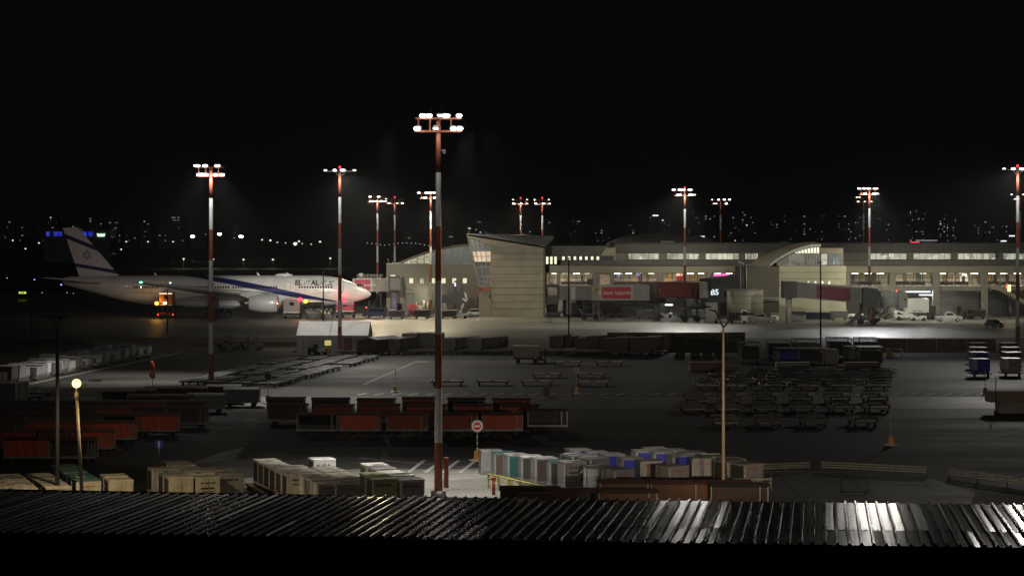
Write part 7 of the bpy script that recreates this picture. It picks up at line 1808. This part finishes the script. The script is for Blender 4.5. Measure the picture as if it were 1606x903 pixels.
for k, v in seen.items():
    for n_, t in enumerate(v): t['label'] = 'far tower block %s, %s from left' % (k, ORD[n_])
# far street and apron lamps
def far_lamp(px, py, label, d, r, m, grp, h=None, name='distant_lamp', power=0):
    z = Z(py, d); t = T(name, label, 'street lamp', (X(px, d), d, 0), 0, grp)
    mb = MB(); mb.tube((0, 0, 0), (0, 0, max(.5, z - r * .6)), .12, .08, 6); P('pole', mb, dk_pole, t)
    mb = MB(); mb.ell((0, 0, z), (r * 1.2, r, r * .7), 8, 5); P('lamp_head', mb, m, t)
    if power: point('lamp_glow', t, (0, -1.5, z - .4), power, (1, .93, .8), .3)
    return t
vb_ = emis('far_bright', (1, .98, .92), 25); vm_ = emis('far_medium', (1, .95, .85), 1.6); blue_e = emis('taxi_blue', (.2, .25, 1), 6); dimw = emis('far_dim', (.9, .95, 1), 1.3)
for i, (px, py) in enumerate([(302, 371), (344, 367), (378, 371)]): far_lamp(px, py, 'bright distant floodlight, %s of the three beside the two-row mast' % ORD[i], 1500, 1.2, vb_, 'bright distant floodlights', name='distant_floodlight')
for i, (px, py) in enumerate([(61, 381), (96, 380), (164, 380), (198, 379), (232, 379), (271.5, 379), (20, 377), (40, 390), (190, 391)]): far_lamp(px, py, 'distant white road lamp, %s in the row behind the tail' % ORD[i], 1700, .6, vm_, 'distant road lamps behind the tail')
for i, (px, py) in enumerate([(288, 406), (334, 406.5), (382, 407), (428, 407), (518, 405)]): far_lamp(px, py, 'small distant lamp with a pool of light, %s from the left above the fuselage' % ORD[i], 1150, .5, vm_, 'lamps beyond the airliner', power=900)
for i, (px, py) in enumerate([(411, 376), (424, 377), (435, 380), (448, 381), (463, 382), (463, 384), (469, 378.5), (474, 382), (488, 383), (502, 379)]): far_lamp(px, py, 'distant lamp, %s from the left in the cluster right of the tail lights' % ORD[i], 1900, [.7, .9, .6, .5, 1.6, .9, .8, .5, .5, .9][i], vm_, 'distant lamp cluster')
for i in range(15): px = 576 + i * 6.9; far_lamp(px, 385 - 4 * math.sin((i - 4) / 10 * math.pi) if i > 4 else 381 + i * .9, 'tiny lamp, %s from the left in the bead chain of road lights' % ORD[i], 2300, .38, dimw, 'bead chain of road lights behind the masts')
for i, (px, py) in enumerate([(54, 438.5), (96, 446.5), (95, 452)]): far_lamp(px, py, 'blue taxiway lamp, %s from the left behind the airliner tail' % ORD[i], 700, .18 + .04 * i, blue_e, 'blue taxiway lamps', name='taxiway_lamp')
for i, (px, py) in enumerate([(66, 459), (105, 459), (115, 460), (11, 436)]): far_lamp(px, py, 'tiny white taxiway lamp, %s one under the airliner tail' % ORD[i], 620, .12, vm_, 'white taxiway lamps', name='taxiway_lamp')
d_ = 560; t = T('taxiway_sign', 'glowing yellow taxiway sign left of the airliner', 'sign', (X(35, d_), d_, 0)); mb = MB(); mb.b2(-.9, .9, 0, .3, Z(460.5, d_), Z(457.5, d_)); P('lit_face', mb, emis('taxi_yellow', (.75, .85, .1), 1.2), t)
mb = MB(); mb.b2(-.5, -.2, -.03, -.01, Z(460, d_), Z(458, d_)); mb.b2(0, .4, -.03, -.01, Z(460, d_), Z(458, d_)); P('face_mark', mb, dk_pole, t); mb = MB(); mb.b2(-.8, -.7, 0, .3, 0, Z(460.5, d_)); mb.b2(.7, .8, 0, .3, 0, Z(460.5, d_)); P('leg', mb, dk_pole, t)
d_ = 1500; t = T('distant_hangar', 'distant long building with blue lit front behind the tail fin', 'building', (X(110, d_), d_, 0))
mb = MB(); mb.b2(X(68, d_) - X(110, d_), X(172, d_) - X(110, d_), 0, 30, 0, Z(360, d_)); P('wall', mb, city_wall, t)
for a, b, m in ((73, 78, 1), (84, 97, .7), (124, 136, 1), (139, 146, .6), (112, 124, .5)):
    mb = MB(); mb.b2(X(a, d_) - X(110, d_), X(b, d_) - X(110, d_), -.3, -.01, Z(370.5, d_), Z(363.5, d_)); P('blue_lit_panel', mb, emis_var('blue_front_%d' % int(m * 10), (.05, .07, .8), (.02, .02, .35), m * .9, (.5, 1, .5)), t)
mb = MB(); mb.prism([(X(a, d_) - X(110, d_), Z(b, d_)) for a, b in ((153, 371), (152, 366), (157, 367), (159, 366), (161, 367), (165, 366), (164, 371))][::-1], -.3, -.01); P('green_white_sign', mb, emis('green_white', (.7, 1, .72), 1.3), t)
d_ = 1500; t = T('distant_station', 'distant low building with red and white lit canopy right of the bright mast', 'building', (X(1440, d_), d_, 0))
mb = MB(); mb.b2(-9, 12, 0, 12, 0, Z(378.8, d_)); P('wall', mb, city_wall, t); mb = MB(); mb.b2(X(1428, d_) - X(1440, d_), X(1456, d_) - X(1440, d_), -.3, -.01, Z(381, d_), Z(379, d_)); P('red_canopy_light', mb, emis('red_canopy', (1, .05, .08), 1.4), t)
mb = MB(); mb.b2(X(1436, d_) - X(1440, d_), X(1470, d_) - X(1440, d_), -.2, -.01, Z(377.5, d_), Z(376.5, d_)); P('white_canopy_light', mb, emis('white_canopy', (.8, .85, 1), .5), t)
for i, (px, py, w) in enumerate([(1028, 338, 9), (1100, 371, 10), (1587, 370, 9), (1574, 378, 9), (1088, 371, 2.5)]):
    d_ = 2000; t = T('lit_hall', 'distant low hall showing as a short white streak %s' % ['above the dome roof', 'right of the brightest mast', 'near the right edge, upper', 'near the right edge, lower', 'beside the brightest mast'][i], 'building', (X(px, d_), d_, 0), 0, 'distant white lit halls')
    hw = w / 2 / F * d_; mb = MB(); mb.b2(-hw, hw, 0, 8, 0, Z(py - 2, d_)); P('wall', mb, city_wall, t); mb = MB(); mb.b2(-hw, hw, -.3, -.01, Z(py + .8, d_), Z(py - .8, d_)); P('lit_window', mb, emis('hall_streak', (.92, .95, 1), 1.6), t)

# ================================================================== night haze
hz_ = MB(); hz_.b2(-2900, 2900, -60, 4700, -1, 75)
hm_ = bpy.data.materials.new('night_haze'); hm_.use_nodes = True; nt = hm_.node_tree; nt.nodes.remove(nt.nodes['Principled BSDF'])
pv = nt.nodes.new('ShaderNodeVolumePrincipled'); pv.inputs['Color'].default_value = (.8, .82, .85, 1); pv.inputs['Density'].default_value = HAZE; pv.inputs['Anisotropy'].default_value = .35
nt.links.new(pv.outputs[0], nt.nodes['Material Output'].inputs['Volume'])
ho = P('haze', hz_, hm_); ho['kind'] = 'stuff'
